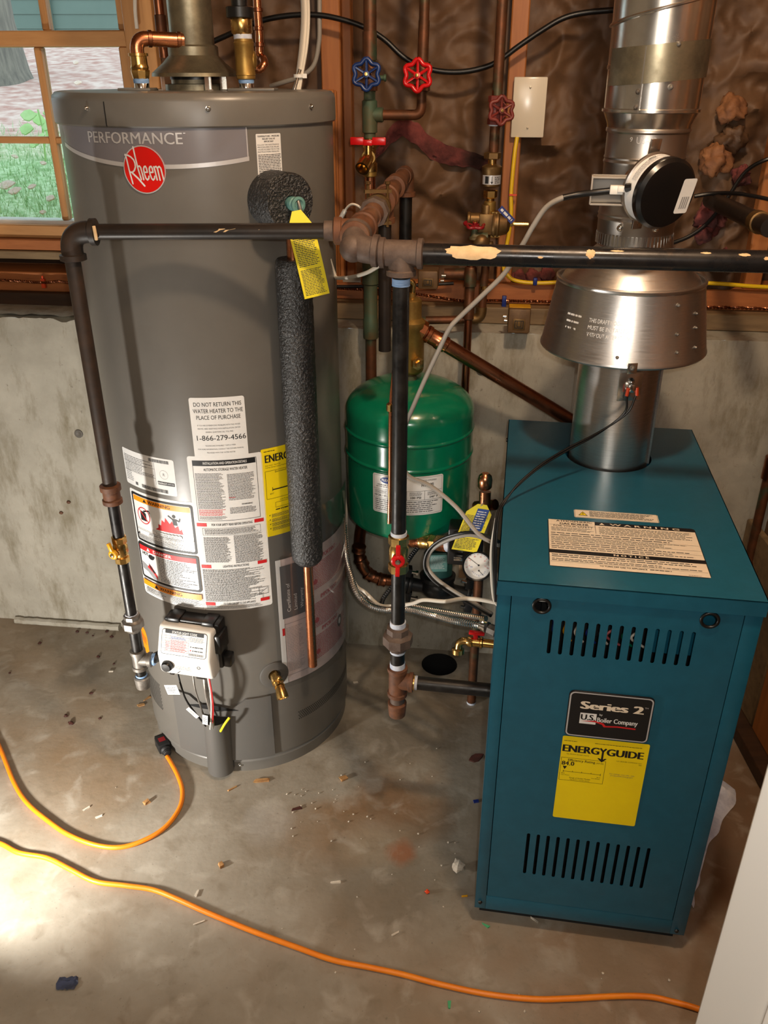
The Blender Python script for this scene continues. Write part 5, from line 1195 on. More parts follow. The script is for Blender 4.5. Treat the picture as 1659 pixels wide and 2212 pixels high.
# inside seen through the slots: dark vestibule, control board, wiring
m = MB(); m.span(B, .004, BW_-.004, .115, .118, BZ0, LIP); m.build('inner_wall', 'dark_inside', bo)
m = MB(); m.span(B, .075, .245, .075, .079, .672, .755); bdp = m.build('control_board', 'dark_inside', bo)
rn = random.Random(12)
for i in range(7):
    m = MB(); m.span(B, .085+.018*i, .095+.018*i, .066, .075, .728+.004*rn.random(), .746); m.build('connector', 'white_plastic', bdp)
for i, cc in enumerate(('ink_blue','yellow_handle','cable_white','tag_blue','cable_white','ink_pink','green_enamel','cable_white')):
    x = .088+.02*i; m = MB(); m.tube(smooth_path([B(x, .066, .73), B(x+.008, .05, .712), B(x-.008+.02*rn.random(), .045, .695), B(x+.02, .055, .672)], 5), .0022, 6); m.build('wire', cc, bdp)
m = MB(); m.ball(B(.0885, .06, .738), .0028); m.build('led', 'led_red', bdp)
m = MB(); m.span(B, .058, .086, .03, .032, .762, .785); o = m.build('inner_label', 'green_chip', bo)
m = MB(); m.span(B, .058, .086, .029, .0299, .762, .770); m.build('inner_label', 'paper', bo)
m = MB(); m.span(B, .255, .38, .06, .063, .66, .76); m.build('inner_bracket', 'teal_enamel', bo)
m = MB(); m.tube([B(.05, .05, .225), B(.16, .05, .235), B(.20, .07, .25)], .004, 8); m.build('burner_tube', 'chrome', bo)
# name plate
m = MB(); NP = lambda u, v, h: B(.1300+u, -.0005-h, .5165+v); wn_, hn = .1385, .0970
def rbox(fn, x0, y0, x1, y1, r, h0, h1):
    mb = MB(); p = rrect(x0, y0, x1, y1, r); n = len(p); mb.add([fn(x, y, h0) for x, y in p]+[fn(x, y, h1) for x, y in p], [tuple(range(n-1, -1, -1)), tuple(range(n, 2*n))]+[(i, (i+1) % n, n+(i+1) % n, n+i) for i in range(n)]); return mb
npl = rbox(NP, 0, 0, wn_, hn, .009, 0, .0032).build('name_plate', 'black_plastic', dr, bevel=.0006); npl['label'] = 'black nameplate with silver border'
L = Lab(lambda u, v, h: NP(u, v, h+.0032))
L.poly(rrect(.0015, .0015, wn_-.0015, hn-.0015, .008), 'silver_print'); L.poly(rrect(.0038, .0038, wn_-.0038, hn-.0038, .0065), 'ink')
L.text('Series 2', .072, .062, .0155, w=.100, m='paper_cream', bold=.045); L.text('TM', .127, .074, .003, m='silver_print')
L.rect(.022, .030, .049, .053, 'paper'); L.text('U.S.', .0355, .0385, .0115, w=.023, bold=.035)
L.text('by', .056, .0505, .004, m='paper'); L.text('Boiler Company', .084, .0365, .0095, w=.066, m='paper', bold=.02)
L.poly([(.024,.0355),(.049,.0385),(.062,.0345),(.066,.0295),(.085,.0315),(.115,.0305),(.115,.0275),(.085,.0285),(.063,.0265),(.0595,.0315),(.048,.0350)], 'ink_red'); L.build(npl, 'lettering')
# energy label
EF = lambda u, v, h: B(.1285+u, -.0016-h, .320+v); we, he = .1455, .1935
el = sheet(EF, 0, 0, we, he, 'energy_label', 'yellow_print', bo, .003); el['label'] = 'yellow energy label with efficiency scale'
L = Lab(EF)
L.fine(.003, he-.0115, .025, he-.009, 1, 'ink', 1, .5, 0); L.fine(.055, he-.0115, we-.012, he-.009, 1, 'ink', 2, .5, 0)
L.text('ENERG', .0030, he-.0345, .0150, w=.0605, align='L', bold=.04); L.text('GUIDE', .0775, he-.0345, .0150, w=.060, align='L', bold=.04)
L.line(.0705, he-.025, .0705, he-.046, .0034); L.poly([(.0625,he-.0425),(.0655,he-.0420),(.0705,he-.0455),(.0755,he-.0420),(.0785,he-.0425),(.0705,he-.0510)]); L.line(.0655,he-.0195,.0705,he-.0265,.0034); L.line(.0755,he-.0195,.0705,he-.0265,.0034)
L.text('Gas Boilers (except steam)', .010, he-.0405, .0024, w=.038, align='L'); L.text('U.S. BOILER COMPANY LLC', we-.008, he-.0455, .0024, w=.042, align='R'); L.text('204', we-.008, he-.0495, .0022, align='R')
L.frame(.002, he-.101, .078, he-.048, .0006); L.text('Efficiency Rating', .037, he-.0555, .005, w=.046, bold=.01); L.text('(AFUE)', .068, he-.0555, .003)
L.text('84.0', .004, he-.0655, .0088, w=.021, align='L', bold=.02); L.poly([(.006,he-.068),(.0135,he-.068),(.0098,he-.0755)]); L.line(.008, he-.080, .072, he-.080, .0007)
for i in range(5): L.line(.008+.016*i, he-.0825 if i in (0,4) else he-.080, .008+.016*i, he-.0775, .0008)
L.text('84.0', .005, he-.086, .0024, align='L'); L.text('Least Efficient', .005, he-.0892, .0018, align='L'); L.text('96.3', .072, he-.088, .0024, align='R'); L.text('Most Efficient', .072, he-.0912, .0018, align='R')
L.text('Range of Similar Models', .038, he-.0950, .0028, w=.036); L.text('Gas Boilers (except steam)', .038, he-.0985, .002, w=.034)
L.text('For energy cost info, visit', .108, he-.0755, .0024, w=.042, m='ink_grey'); L.text('productinfo.energy.gov', .108, he-.0795, .0024, w=.038, m='ink_grey'); L.build(el)
# labels on the top
TF = lambda u, v, h: B(.079+u, .0535+v, PT+h); wt, ht = .2535, .1655
tl_ = sheet(TF, 0, 0, wt, ht, 'warning_label', 'ink', bo, .006); tl_['label'] = 'cream warning label with black bars on the top'
L = Lab(TF); c_ = 'paper_cream'; INKS.append(c_)
L.rect(.0015, .0015, wt-.0015, .0440, c_); L.rect(.0015, .0560, wt-.0015, ht-.0135, c_); L.rect(.0015, ht-.045, .082, ht-.0015, c_); L.rect(.084, ht-.020, .0845, ht-.020, c_)
L.text('W A R N I N G', wt*.66, ht-.0105, .0062, w=.118, m=c_, bold=.02); L.poly([(.090,ht-.0105),(.099,ht-.0105),(.0945,ht-.0030)], c_)
L.text('N O T I C E', wt*.53, .0470, .0058, w=.056, m=c_, bold=.02)
L.text('ATMOSPHERIC', .046, ht-.0085, .0055, w=.062, bold=.02); L.text('GAS BOILER', .046, ht-.0185, .0065, w=.050, bold=.03); L.text('FOR YOUR SAFETY', .044, ht-.0270, .0048, w=.068, bold=.01)
L.line(.003, ht-.021, .082, ht-.021, .0005); L.line(.082, ht-.045, .082, ht-.0135, .0007); L.fine(.006, ht-.044, .079, ht-.029, 3, 'ink_grey', 3, .5, .2)
L.fine(.088, ht-.046, wt-.006, ht-.018, 5, 'ink', 4, .42, .1)
for i, (a, b, r_) in enumerate(((.104, .118, 2), (.086, .102, 3), (.072, .084, 2), (.059, .070, 2))): L.fine(.005, a, wt-.006, b, r_, 'ink', 50+i, .42, .3)
for y in (.103, .085, .071): L.line(.003, y, wt-.003, y, .0004)
L.fine(.005, .030, wt-.006, .042, 2, 'ink', 61, .42, .15); L.fine(.005, .018, wt-.006, .028, 2, 'ink', 62, .42, .3); L.text('TO TURN OFF GAS TO APPLIANCE', .118, .0095, .0038, w=.075, bold=.02); L.fine(.16, .0095, wt-.06, .0135, 1, 'ink', 3, .6, .0); L.line(.003, .016, wt-.003, .016, .0004); L.fine(wt-.035, .003, wt-.015, .005, 1, 'ink', 3, .6, 0); L.build(tl_)
TF2 = lambda u, v, h: B(.127+u, .2325+v, PT+h)
t2_ = sheet(TF2, 0, 0, .148, .031, 'caution_label', 'paper_cream', bo, .003); t2_['label'] = 'small cream strip with yellow warning triangle'
L = Lab(TF2); L.frame(.001, .001, .147, .030, .0006); L.poly([(.007,.008),(.024,.008),(.0155,.024)]); L.poly([(.009,.0095),(.022,.0095),(.0155,.0215)], 'yellow_print'); L.line(.0155,.0135,.0155,.0185,.0016); L.disc(.0155,.0115,.0009); L.fine(.027, .005, .144, .027, 5, 'ink', 3, .5, .2); L.build(t2_)

# ================================================================ FLUE, DRAFT HOOD, DAMPER
FC = B(FX, FD, 0); FY = FC.y
fz = lambda py, r: PY(829, py, FY-r).z
fl_ = thing('boiler_flue', 'shiny galvanised flue pipe with conical draft hood rising from the blue boiler top', 'flue', V((FC.x, FC.y, PT)))
m = MB(); m.lathe(FC, Z3, [(PT-.05,FLR),(1.13,FLR)], 64); low = m.build('lower_pipe', 'brushed_steel', fl_)
m = MB(); m.span(lambda a, b, c: FC+V((a,b,c)), FLR*.86-.0, FLR*.86+.004, -FLR*.56, -FLR*.50, PT, 1.05); m.build('pipe_seam', 'brushed_steel', low)
zb, ztp = PY(829, 800, FY-.158).z, PY(829, 637, FY-.138).z
RB = (PY(1518, 740, FY).x-PY(1170, 740, FY).x)/2*.99; RT = (PY(1514, 605, FY).x-PY(1200, 600, FY).x)/2*.99
zk = PY(829, 545, FY-.075).z
HCc = V(((PY(1518,740,FY).x+PY(1170,740,FY).x)/2, FY, 0))
m = MB(); m.lathe(HCc, Z3, [(zb,RB-.004),(zb-.001,RB),(zb+.002,RB+.0022),(zb+.006,RB+.0015),(zb+.008,RB),(ztp-.004,RT),(ztp-.001,RT+.002),(ztp+.003,RT+.002),(ztp+.005,RT),(ztp+.005,RT-.003),(zb+.01,RB-.004)], 72, caps=False); sk = m.build('hood_skirt', 'brushed_steel', fl_)
m = MB(); m.lathe(HCc, Z3, [(ztp+.003,RT-.002),(ztp-.001,RT-.008),(ztp+.006,RT-.012),(zk,.068),(zk+.02,.066)], 64, caps=False); m.build('hood_cone', 'brushed_steel', fl_)
for a in (.42, .45, .47):
    pass
for ang, zz_ in ((38, ztp-.02), (38.5, (ztp+zb)/2-.005), (39, zb+.028), (57, ztp-.04), (57, (ztp+zb)/2), (57, zb+.03), (-2, zb+.020)):
    k = (zz_-zb)/(ztp-zb); rr2 = RB+(RT-RB)*k; n_ = V((math.sin(R(ang-16)), -math.cos(R(ang-16)), 0)); screw(HCc+n_*rr2+Z3*zz_, n_, .0026, sk, 'steel_fitting', 'rivet')
def SK(t0): 
    def f(u, v, h):
        z = zb+v; k = v/(ztp-zb); r = RB+(RT-RB)*k+h; t = R(t0)+u/r; return HCc+V((r*math.sin(t), -r*math.cos(t), z))
    return f
L = Lab(SK(-44)); 
for i, (t, w_) in enumerate((('THIS DRAFT HOOD', .062), ('MUST BE INSTALLED', .074), ('WITHOUT ALTERATION', .078))): L.text(t, .006, .075-.0125*i, .0072, w=w_, align='L', m='paper', bold=-.012)
for i, w_ in enumerate((.034, .03, .026, .018)): L.fine(-.045, .078-.012*i, -.045+w_, .084-.012*i, 1, 'paper', 70+i, .7, 0)
L.build(sk, 'stamped_lettering')
# thermal spill switch under the rim
sp = PY(1361, 835, FY-FLR-.006); spd = PY(1367, 805, FY-FLR-.006)
sw = thing('spill_switch', 'small steel spill switch plate hanging below the draft hood rim', 'switch', sp)
X_ = V((.985,.12,0)).normalized(); N_v = V((.12,-.985,0)).normalized()
m = MB(); m.box(sp, .046, .0016, .056, X_, N_v, Z3); m.box(sp+Z3*.040, .014, .0016, .03, X_, N_v, Z3); m.build('plate', 'galvanised', sw, bevel=.0006)
m = MB(); m.box(PY(1366, 796, FY-RB-.004), .018, .002, .020, X_, N_v, Z3); m.build('clip', 'galvanised', sw, bevel=.0006)
screw(PY(1366, 795, FY-RB-.005), N_v, .004, sw)
m = MB(); m.lathe(sp+N_v*.001, N_v, [(0,.0105),(.004,.0105),(.005,.008),(.012,.008),(.013,.006)], 20); m.lathe(sp+N_v*.001+Z3*.012, N_v, [(0,.006),(.006,.005),(.009,.002)], 14); m.build('sensor', 'chrome', sw)
for s_ in (-.008, .009):
    m = MB(); m.tube([sp+X_*s_+N_v*.012+Z3*.002, sp+X_*s_*1.2+N_v*.012-Z3*.014], .0034, 10); m.build('terminal', 'tag_orange', sw)
w0 = sp+N_v*.012-Z3*.014
for k, s_ in enumerate((-.0035, .0035)):
    pts = [w0+X_*s_*2.5, PY(1348+k*6, 893, 1.515), PY(1290+k*3, 938-k*4, 1.505), PY(1228, 972-k*5, 1.475), PY(1168, 1008-k*4, 1.435), PY(1120, 1048-k*3, 1.405), PY(1087+k*4, 1084, 1.385), PY(1073+k*4, 1115, 1.36), PY(1066+k*5, 1180, 1.33), PY(1068+k*3, 1240, 1.30), PY(1070+k*3, 1300, 1.28)]
    o = wire(pts, .0021, 'cable_black', None if False else sw)
# upper pipe: collar, taper, tall section
cc = lambda px0, px1, py: V(((PY(px0, py, FY).x+PY(px1, py, FY).x)/2, FY, 0))
upx = HCc.x-.004
m = MB(); ring = []
rlo = (PY(1446, 520, FY).x-PY(1288, 520, FY).x)/2
z_ = lambda py: PY(829, py, FY-.07).z
prf = [(z_(540),rlo-.004),(z_(538),rlo),(z_(512),rlo),(z_(510),rlo+.0005),(z_(486),rlo+.001),(z_(482),rlo+.0028),(z_(476),rlo+.001),(z_(472),rlo+.0026),(z_(468),rlo+.001),(z_(362),rlo+.002),(z_(356),rlo+.0036),(z_(350),rlo+.002),(z_(346),rlo+.0032),(z_(342),rlo+.002),(z_(292),rlo+.002),(z_(288),rlo+.0045),(z_(282),rlo+.0045),(z_(279),rlo+.003)]
lowp = MB(); lowp.lathe(V((upx, FY, 0)), Z3, prf, 64); lp = lowp.build('damper_pipe', 'dark_damper_steel', fl_)
m = MB()
for i in range(60):
    a = 2*math.pi*i/60; n_ = V((math.sin(a), -math.cos(a), 0)); m.box(V((upx, FY, (z_(538)+z_(514))/2))+n_*(rlo), .0042, .003, z_(514)-z_(538), V((math.cos(a), math.sin(a), 0)), n_, Z3)
m.build('crimped_collar', 'galvanised', lp)
r2 = (PY(1500, 250, FY).x-PY(1302, 250, FY).x)/2; r3 = (PY(1531, 20, FY).x-PY(1318, 20, FY).x)/2
m = MB(); m.lathe(V((upx, FY, 0)), Z3, [(z_(284),rlo+.003),(z_(272),rlo+.004),(z_(246),r2),(z_(244),r2+.0032),(z_(238),r2+.0032),(z_(236),r2),(z_(150),r2+.0005),(z_(148),r2+.0022),(z_(140),r2+.0022),(z_(138),r2+.001),(z_(60),r2+.0015),(z_(-30),r2+.002),(2.37,r2+.002)], 64); up = m.build('upper_pipe', 'galvanised', fl_)
def UP(t0, py):
    z0 = z_(py); return lambda u, v, h: V((upx+(r2+.0028+h)*math.sin(R(t0)+u/r2), FY-(r2+.0028+h)*math.cos(R(t0)+u/r2), z0+v-.0012*u/ r2*0+.007*math.sin(R(t0)+u/r2)))
# foil tape wrap and slanted seam bead
f = UP(-80, 176); m = MB(); m.grid(lambda a, b: f(a*r2*R(175), b*(z_(92)-z_(176)), .0004 if True else 0), 60, 10); o = m.build('foil_tape', 'dull_galvanised', up, fix=False, sharp=60); o['label'] = 'dull foil tape wrapped around the joint'
f = UP(-95, 40); m = MB(); m.tube([f(r2*R(195)*i/40, .04*i/40, .001) for i in range(41)], .0028, 8); m.build('seam_bead', 'galvanised', up)
m = MB(); f = UP(-28, 176); m.span(lambda a, b, c: V((upx+(r2+b)*math.sin(R(-30)+a/r2), FY-(r2+b)*math.cos(R(-30)+a/r2), c)), -.001, .001, 0, .0032, z_(244), z_(100)); m.build('pipe_seam', 'dark_damper_steel', up)
for t, py in ((5, 96), (3, 188), (-33, 198), (-33, 232)):
    n_ = V((math.sin(R(t)), -math.cos(R(t)), 0)); screw(V((upx, FY, z_(py)))+n_*(r2+.001), n_, .0036, up)
f = lambda u, v, h: V((upx+(rlo+.0025+h)*math.sin(u/rlo), FY-(rlo+.0025+h)*math.cos(u/rlo), z_(303)+v))
L = Lab(f); L.text('USA', -.024, -.006, .0105, w=.022, m='silver_print', bold=-.01, align='C'); L.text('9', -.044, -.003, .007, m='silver_print'); L.text('2', -.006, -.005, .009, m='silver_print'); L.build(lp, 'stamped_lettering')
for t, py in ((-38, 496), (14, 496)):
    n_ = V((math.sin(R(t)), -math.cos(R(t)), 0)); screw(V((upx, FY, z_(py)))+n_*(rlo+.002), n_, .0045, lp, 'chrome')
# damper motor: round black drum
dmx = V((.36, -.92, -.16)).normalized()
fcp = PY(1443, 422, 1.452); bkp = fcp-dmx*.050
dm = thing('damper_motor', 'round black vent damper motor clamped on the front of the flue', 'motor', bkp)
dmr = .0545; dX = V((.93,.36,0)); dX = (dX-dmx*dX.dot(dmx)).normalized(); dY = dmx.cross(dX)*-1
if dY.z < 0: dY = -dY
m = MB(); m.lathe(bkp, dmx, [(0,dmr-.004),(.002,dmr+.002),(.006,dmr+.002),(.008,dmr-.001),(.032,dmr-.001)], 56); m.build('drum', 'dark_damper_steel', dm)
m = MB(); m.lathe(bkp, dmx, [(.008,dmr-.0006),(.031,dmr-.0006)], 56, caps=False); sb = m.build('label_band', 'paper', dm, fix=True)
DB = lambda u, v, h: bkp+dmx*(.009+v)+(dX*math.cos(R(118)-u/dmr)+dY*math.sin(R(118)-u/dmr))*(dmr+h)
L = Lab(DB); L.fine(-.04, .006, .03, .018, 3, 'ink_light', 4, .4, .3); L.rect(.0, .004, .012, .008, 'ink'); L.text('GER', .006, .004, .004, m='paper'); L.build(sb)
m = MB(); m.lathe(bkp, dmx, [(.031,dmr+.0005),(.033,dmr+.002),(.044,dmr+.002),(.050,dmr-.003),(.051,dmr-.008),(.0512,.001)], 56); m.build('cap', 'damper_black', dm)
m = MB(); m.box(bkp-dmx*.01+dY*.058, .02, .004, .03, dX, dmx, dY); m.box(bkp-dmx*.01-dY*.058, .02, .004, .03, dX, dmx, dY); m.cyl(bkp-dmx*.05, bkp, .02, 20); m.build('mounting_bracket', 'galvanised', dm, bevel=.001)
DFc = bkp+dmx*.0514
LX = (dX*.99+dY*.05).normalized(); lf = lambda u, v, h: DFc+dX*(.018+u+v*.12)+dY*(-.030+v)+dmx*h
st = sheet(lf, 0, 0, .026, .055, 'sticker', 'paper', dm, .003); L = Lab(lf); L.rect(.0, .0, .0, .0); L = Lab(lf)
for i in range(4): L.fine(.007+.004*i, .004, .0095+.004*i, .030, 1, 'ink_light', 3+i, .9, .1)
L.build(st)
# grey plug bracket and connector at its left
pb = PY(1318, 410, 1.50)
m = MB(); X_b = V((.97,-.2,0)).normalized(); Y_b = V((.2,.97,0)).normalized()
for c, sx, sy, sz in ((pb+Z3*.020, .062, .03, .003), (pb-Z3*.022, .062, .03, .003), (pb-X_b*.031, .003, .03, .045), (pb+Y_b*.014, .062, .003, .045)): m.box(c, sx, sy, sz, X_b, Y_b, Z3)
m.build('plug_bracket', 'cable_grey', dm, bevel=.0008)
m = MB(); m.box(PY(1332, 410, 1.482), .022, .014, .014, X_b, Y_b, Z3); m.box(PY(1345, 408, 1.475), .016, .012, .010, X_b, Y_b, Z3); m.build('plug', 'white_plastic', dm, bevel=.0015)
m = MB(); m.tube([PY(1352, 406, 1.468), PY(1366, 404, 1.462)], .007, 8); m.build('plug_socket', 'black_plastic', dm)
# grey cable from the damper down to the boiler
m = MB(); gcp = [(1330,411,1.485),(1290,415,1.49),(1250,420,1.50),(1214,428,1.50),(1180,448,1.51),(1152,488,1.52),(1128,530,1.53),(1090,590,1.54),(1040,640,1.55),(996,682,1.56),(972,708,1.56),(950,752,1.57),(918,820,1.58),(892,880,1.58),(872,930,1.58),(866,980,1.58),(880,1026,1.58),(930,1050,1.58),(985,1095,1.56),(1030,1150,1.52),(1056,1168,1.49),(1075,1172,1.46)]
o = tag(m.v and m or m.build('grey_cable', 'cable_grey'), '', '') if False else None
m.tube(smooth_path([PY(*p) for p in gcp], 5), .0046, 10)
gco = tag(m.build('damper_cable', 'cable_grey', at=PY(1128, 530, 1.53)), 'long grey cable from the damper motor, behind the gas pipe, down to the boiler', 'cable')
m = MB(); m.tube(smooth_path([PY(1330,411,1.4845), PY(1290,415,1.4895), PY(1250,420,1.4995), PY(1216,427,1.4995)], 5), .0052, 10); m.build('black_sleeve', 'cable_black', gco)
# black cables at the right of the damper
m = MB(); m.tube(smooth_path([PW(1500, 424, -.03), PW(1540, 418, -.03), PW(1590, 418, -.05), PW(1640, 426, -.06), PW(1700, 440, -.06)], 6), .0045, 8); tag(m.build('black_cable', 'cable_black', at=PW(1540, 418, -.03)), 'black cable leaving the damper motor to the right', 'cable')
m = MB(); m.tube(smooth_path([PW(1700, 335, -.08), PW(1655, 345, -.08), PW(1610, 372, -.10), PW(1570, 430, -.10), PW(1530, 480, -.10), PW(1490, 510, -.10), PW(1440, 530, -.10)], 6), .0045, 8); tag(m.build('black_cable', 'cable_black', at=PW(1610, 372, -.10)), 'black cable looping behind the flue down from the right stud', 'cable')
# iron pipe coming forward from the wall at the upper right
m = MB(); a = PW(1535, 432, -.08); b = PY(1665, 492, 1.62); b.x = min(b.x, RX-.04)
pp = thing('iron_pipe', 'dusty iron pipe stub coming from the wall at the right of the damper', 'pipe', a)
m.tube([a, b], .018, 18); m.build('pipe', 'painted_iron', pp); d = (b-a).normalized()
m = MB(); collar(m, a.lerp(b, .83), d, .018, .03, .003); m.build('coupling', 'bronze', pp)

# ================================================================ EXPANSION TANK, AIR SEPARATOR, PUMP
TY = 1.885; tz = lambda py, r=0: PY(829, py, TY-r).z
TX = (PY(743, 885, TY).x+PY(1027, 885, TY).x)/2; TR = (PY(1027, 885, TY).x-PY(743, 885, TY).x)/2*.985
TC = V((TX, TY, 0)); zt_ = PY(885, 818, TY).z; zs_ = PY(885, 880, TY).z; zb1 = PY(890, 1095, TY).z; zb0 = PY(853, 1152, TY-.06).z
tank = thing('expansion_tank', 'round green expansion tank hanging behind the black gas pipe, in front of the concrete wall', 'tank', V((TX, TY, zb0)))
prof = []
for i in range(13):
    a = math.pi/2*i/12; prof.append((zb1-(zb1-zb0)*math.cos(a), .02+(TR-.022)*math.sin(a)))
def bead(z): return [(z-.012,TR-.0015),(z-.006,TR-.0015),(z-.0045,TR-.0013),(z-.0025,TR+.0003),(z,TR+.0014),(z+.0025,TR+.0003),(z+.0045,TR-.0013),(z+.006,TR-.0015),(z+.012,TR-.0015)]
zq1, zq2 = tz(968, TR), tz(1022, TR)
prof += bead(zq2+.0)+bead(zq1)
for i in range(13):
    a = math.pi/2*i/12; prof.append((zs_+(zt_-zs_)*math.sin(a)**1.0, .012+(TR-.0135)*math.cos(a)))
m = MB(); m.lathe(TC, Z3, prof, 72); m.build('shell', 'green_enamel', tank, sharp=50)
m = MB(); m.lathe(TC, Z3, [(zt_-.004,.016),(zt_+.008,.015),(zt_+.009,.0105),(zt_+.05,.0105)], 20); m.build('neck', 'green_copper', tank)
m = MB(); m.lathe(TC, Z3, [(zb0-.006,.014),(zb0+.004,.022)], 18); m.build('air_valve', 'black_plastic', tank)
ang = lambda px: DEG(math.asin(max(-1, min(1, (PY(px, 1060, TY).x-TX)/TR))))
t0, t1 = ang(790), ang(948)
t0 = -34; t1 = 29
lz0, lz1 = tz(1113, TR), tz(1030, TR)
TL = lambda u, v, h: TC+V(((TR+.0004+h)*math.sin(R(t0)+u/TR), -(TR+.0004+h)*math.cos(R(t0)+u/TR), lz0+v))
wd = R(t1-t0)*TR; ht = lz1-lz0
tlb = sheet(TL, 0, 0, wd, ht, 'label', 'paper', tank, .005); tlb['label'] = 'white specification label'
L = Lab(TL); L.frame(.003, .003, wd-.003, ht-.003, .0006, 'ink_grey')
L.disc(wd*.24, ht-.014, .021, 'ink_blue', .0085); L.text('FLEXCON', wd*.24, ht-.0168, .0062, w=.034, m='paper', bold=.03); L.text('HYDRONIC EXPANSION', wd*.22, ht-.028, .0032, w=.05, bold=.02); L.text('NOT FOR USE ON POTABLE WATER', wd*.22, ht-.0325, .0026, w=.056, bold=.02)
L.text('MODEL/MODELO/MODELE', wd*.74, ht-.0125, .0036, w=.052); L.text('HTX 30', wd*.77, ht-.026, .0078, w=.028, bold=.02)
L.line(.003, ht-.037, wd-.003, ht-.037, .0006)
for x in (wd*.24, wd*.49, wd*.73): L.line(x, ht-.060, x, ht-.037, .0006)
L.line(.003, ht-.060, wd-.003, ht-.060, .0006)
for x, t in ((.02, '4.8 GAL / 18 L'), (wd*.365, '12 PSI'), (wd*.61, '100 PSI'), (wd*.86, '240\u00b0 F')): L.text(t, max(x, .021), ht-.056, .0050, w=min(.032, .0034*len(t)), bold=.02)
for i in range(4): L.fine(.006+wd*.245*i, ht-.049, .004+wd*.245*i+wd*.2, ht-.0395, 3, 'ink_grey', 4+i, .5, .2)
L.fine(.006, .006, wd-.006, ht-.062, 5, 'ink_grey', 3, .5, .15); L.build(tlb)

# brass air separator above the tank
AY = 1.895; SXp = PY(889, 700, AY); az = lambda py: PY(829, py, AY).z
sep = thing('air_separator', 'brass air separator standing on the green tank, behind the black gas pipe', 'air separator', V((SXp.x, AY, az(812))))
SC_ = V((SXp.x, AY, 0)); rs = .0245
m = MB(); m.lathe(SC_, Z3, [(az(820),.012),(az(808),.013),(az(806),.020),(az(800),rs*1.15),(az(795),rs*1.22),(az(708),rs*1.22),(az(705),rs*1.32),(az(694),rs*1.32),(az(690),rs*1.15),(az(686),rs*.92),(az(648),rs*.92),(az(643),rs*.7),(az(641),rs*.35),(az(632),rs*.35)], 32); m.build('body', 'dull_brass', sep)
m = MB(); m.tube(bend(V((SXp.x, AY, az(640))), V((SXp.x+.004, AY-.006, az(606))), V((SXp.x-.02, AY-.01, az(604))), .012), .006, 12); m.build('vent_tube', 'brass', sep)
q = V((SXp.x+.012, AY-.03, az(775))); m = MB(); m.lathe(q, (.35,-.93,0), [(-.01,.013),(.004,.0155),(.010,.0155),(.011,.009),(.018,.009),(.019,.001)], 6); m.build('side_plug', 'brass', sep)
# diagonal copper supply
dc0 = V((SXp.x+.02, AY+.0, PY(918, 712, AY).z)); dc1 = PY(1250, 918, 1.915)
dcp = thing('supply_pipe', 'shiny copper pipe slanting down from the brass separator behind the boiler flue', 'pipe', dc0)
d = (dc1-dc0).normalized()
m = MB(); m.tube([dc0, dc1+d*.05], .0165, 22); m.build('pipe', 'dark_copper', dcp)
m = MB(); m.lathe(dc0+d*.015, d, [(0,.0175),(.002,.0205),(.010,.0205),(.012,.0185),(.030,.0185),(.033,.0200),(.040,.0205),(.045,.0190),(.055,.0190),(.058,.0165)], 24); m.lathe(dc0-d*.004, d, [(0,.024),(.014,.024)], 8); m.build('press_fitting', 'copper', dcp)
# thin copper line down behind the black pipe
m = MB(); px_ = lambda py, x: PY(x, py, 1.55)
m.tube(smooth_path([PY(852, 800, 1.42), PY(846, 860, 1.415), PY(844, 920, 1.41), PY(843, 1040, 1.41), PY(841, 1130, 1.41)], 5), .0042, 10)
tc2 = tag(m.build('capillary_tube', 'copper', at=PY(843, 1040, 1.41)), 'thin copper tube running beside the black gas pipe in front of the green tank', 'tube')
m = MB(); p = PY(843, 880, 1.413); m.lathe(p-Z3*.008, Z3, [(0,.005),(.002,.007),(.014,.007),(.016,.005)], 8); m.build('flare_nut', 'brass', tc2)

# return riser: wall manifold pipe that goes behind the tank, elbow and pump
OW = 0.040
def rise(name, pts, r, mm, par, seg=18):
    m = MB(); m.tube(pts, r, seg); return m.build(name, mm, par)
vX = PW(797, 380, OW)
man = thing('water_manifold', 'aged green copper riser with blue and red wheel valves on the insulated wall', 'pipe', PW(797, 730, OW))
rx = PW(799, 300, OW)
def MZ(py): return PW(799, py, OW).z
rise('pipe', [V((rx.x, rx.y, MZ(305))), V((rx.x, rx.y, MZ(125)))], .0125, 'green_copper', man)
rise('pipe', [V((rx.x+.001, rx.y, MZ(130))), V((rx.x+.001, rx.y, MZ(68)))], .0150, 'old_copper', man)
rise('pipe', [V((rx.x+.002, rx.y+.004, MZ(70))), V((rx.x+.002, rx.y+.004, 2.36))], .0135, 'old_copper', man)
rise('pipe', [V((rx.x, rx.y, MZ(470))), V((rx.x, rx.y, MZ(372)))], .0118, 'copper', man)
m = MB(); m.lathe((rx.x, rx.y, 0), Z3, [(MZ(382),.0125),(MZ(380),.015),(MZ(368),.015),(MZ(366),.0125)], 18); m.build('coupling', 'dull_brass', man)
m = MB(); m.lathe((rx.x, rx.y, 0), Z3, [(MZ(465),.0125),(MZ(463),.0155),(MZ(444),.0155),(MZ(442),.0125)], 18); m.build('coupling', 'old_copper', man)
rise('pipe', [V((rx.x-.001, rx.y, MZ(840))), V((rx.x-.001, rx.y, MZ(465)))], .0135, 'old_copper', man)
m = MB(); m.lathe((rx.x-.001, rx.y, 0), Z3, [(MZ(730),.0175),(MZ(728),.0185),(MZ(690),.0185),(MZ(686),.0165),(MZ(615),.0165),(MZ(612),.0195),(MZ(560),.0195),(MZ(556),.016)], 20); m.build('fitting', 'green_copper', man)
m = MB(); m.lathe((rx.x, rx.y, 0), Z3, [(MZ(288),.013),(MZ(286),.0165),(MZ(218),.0165),(MZ(215),.013)], 20)
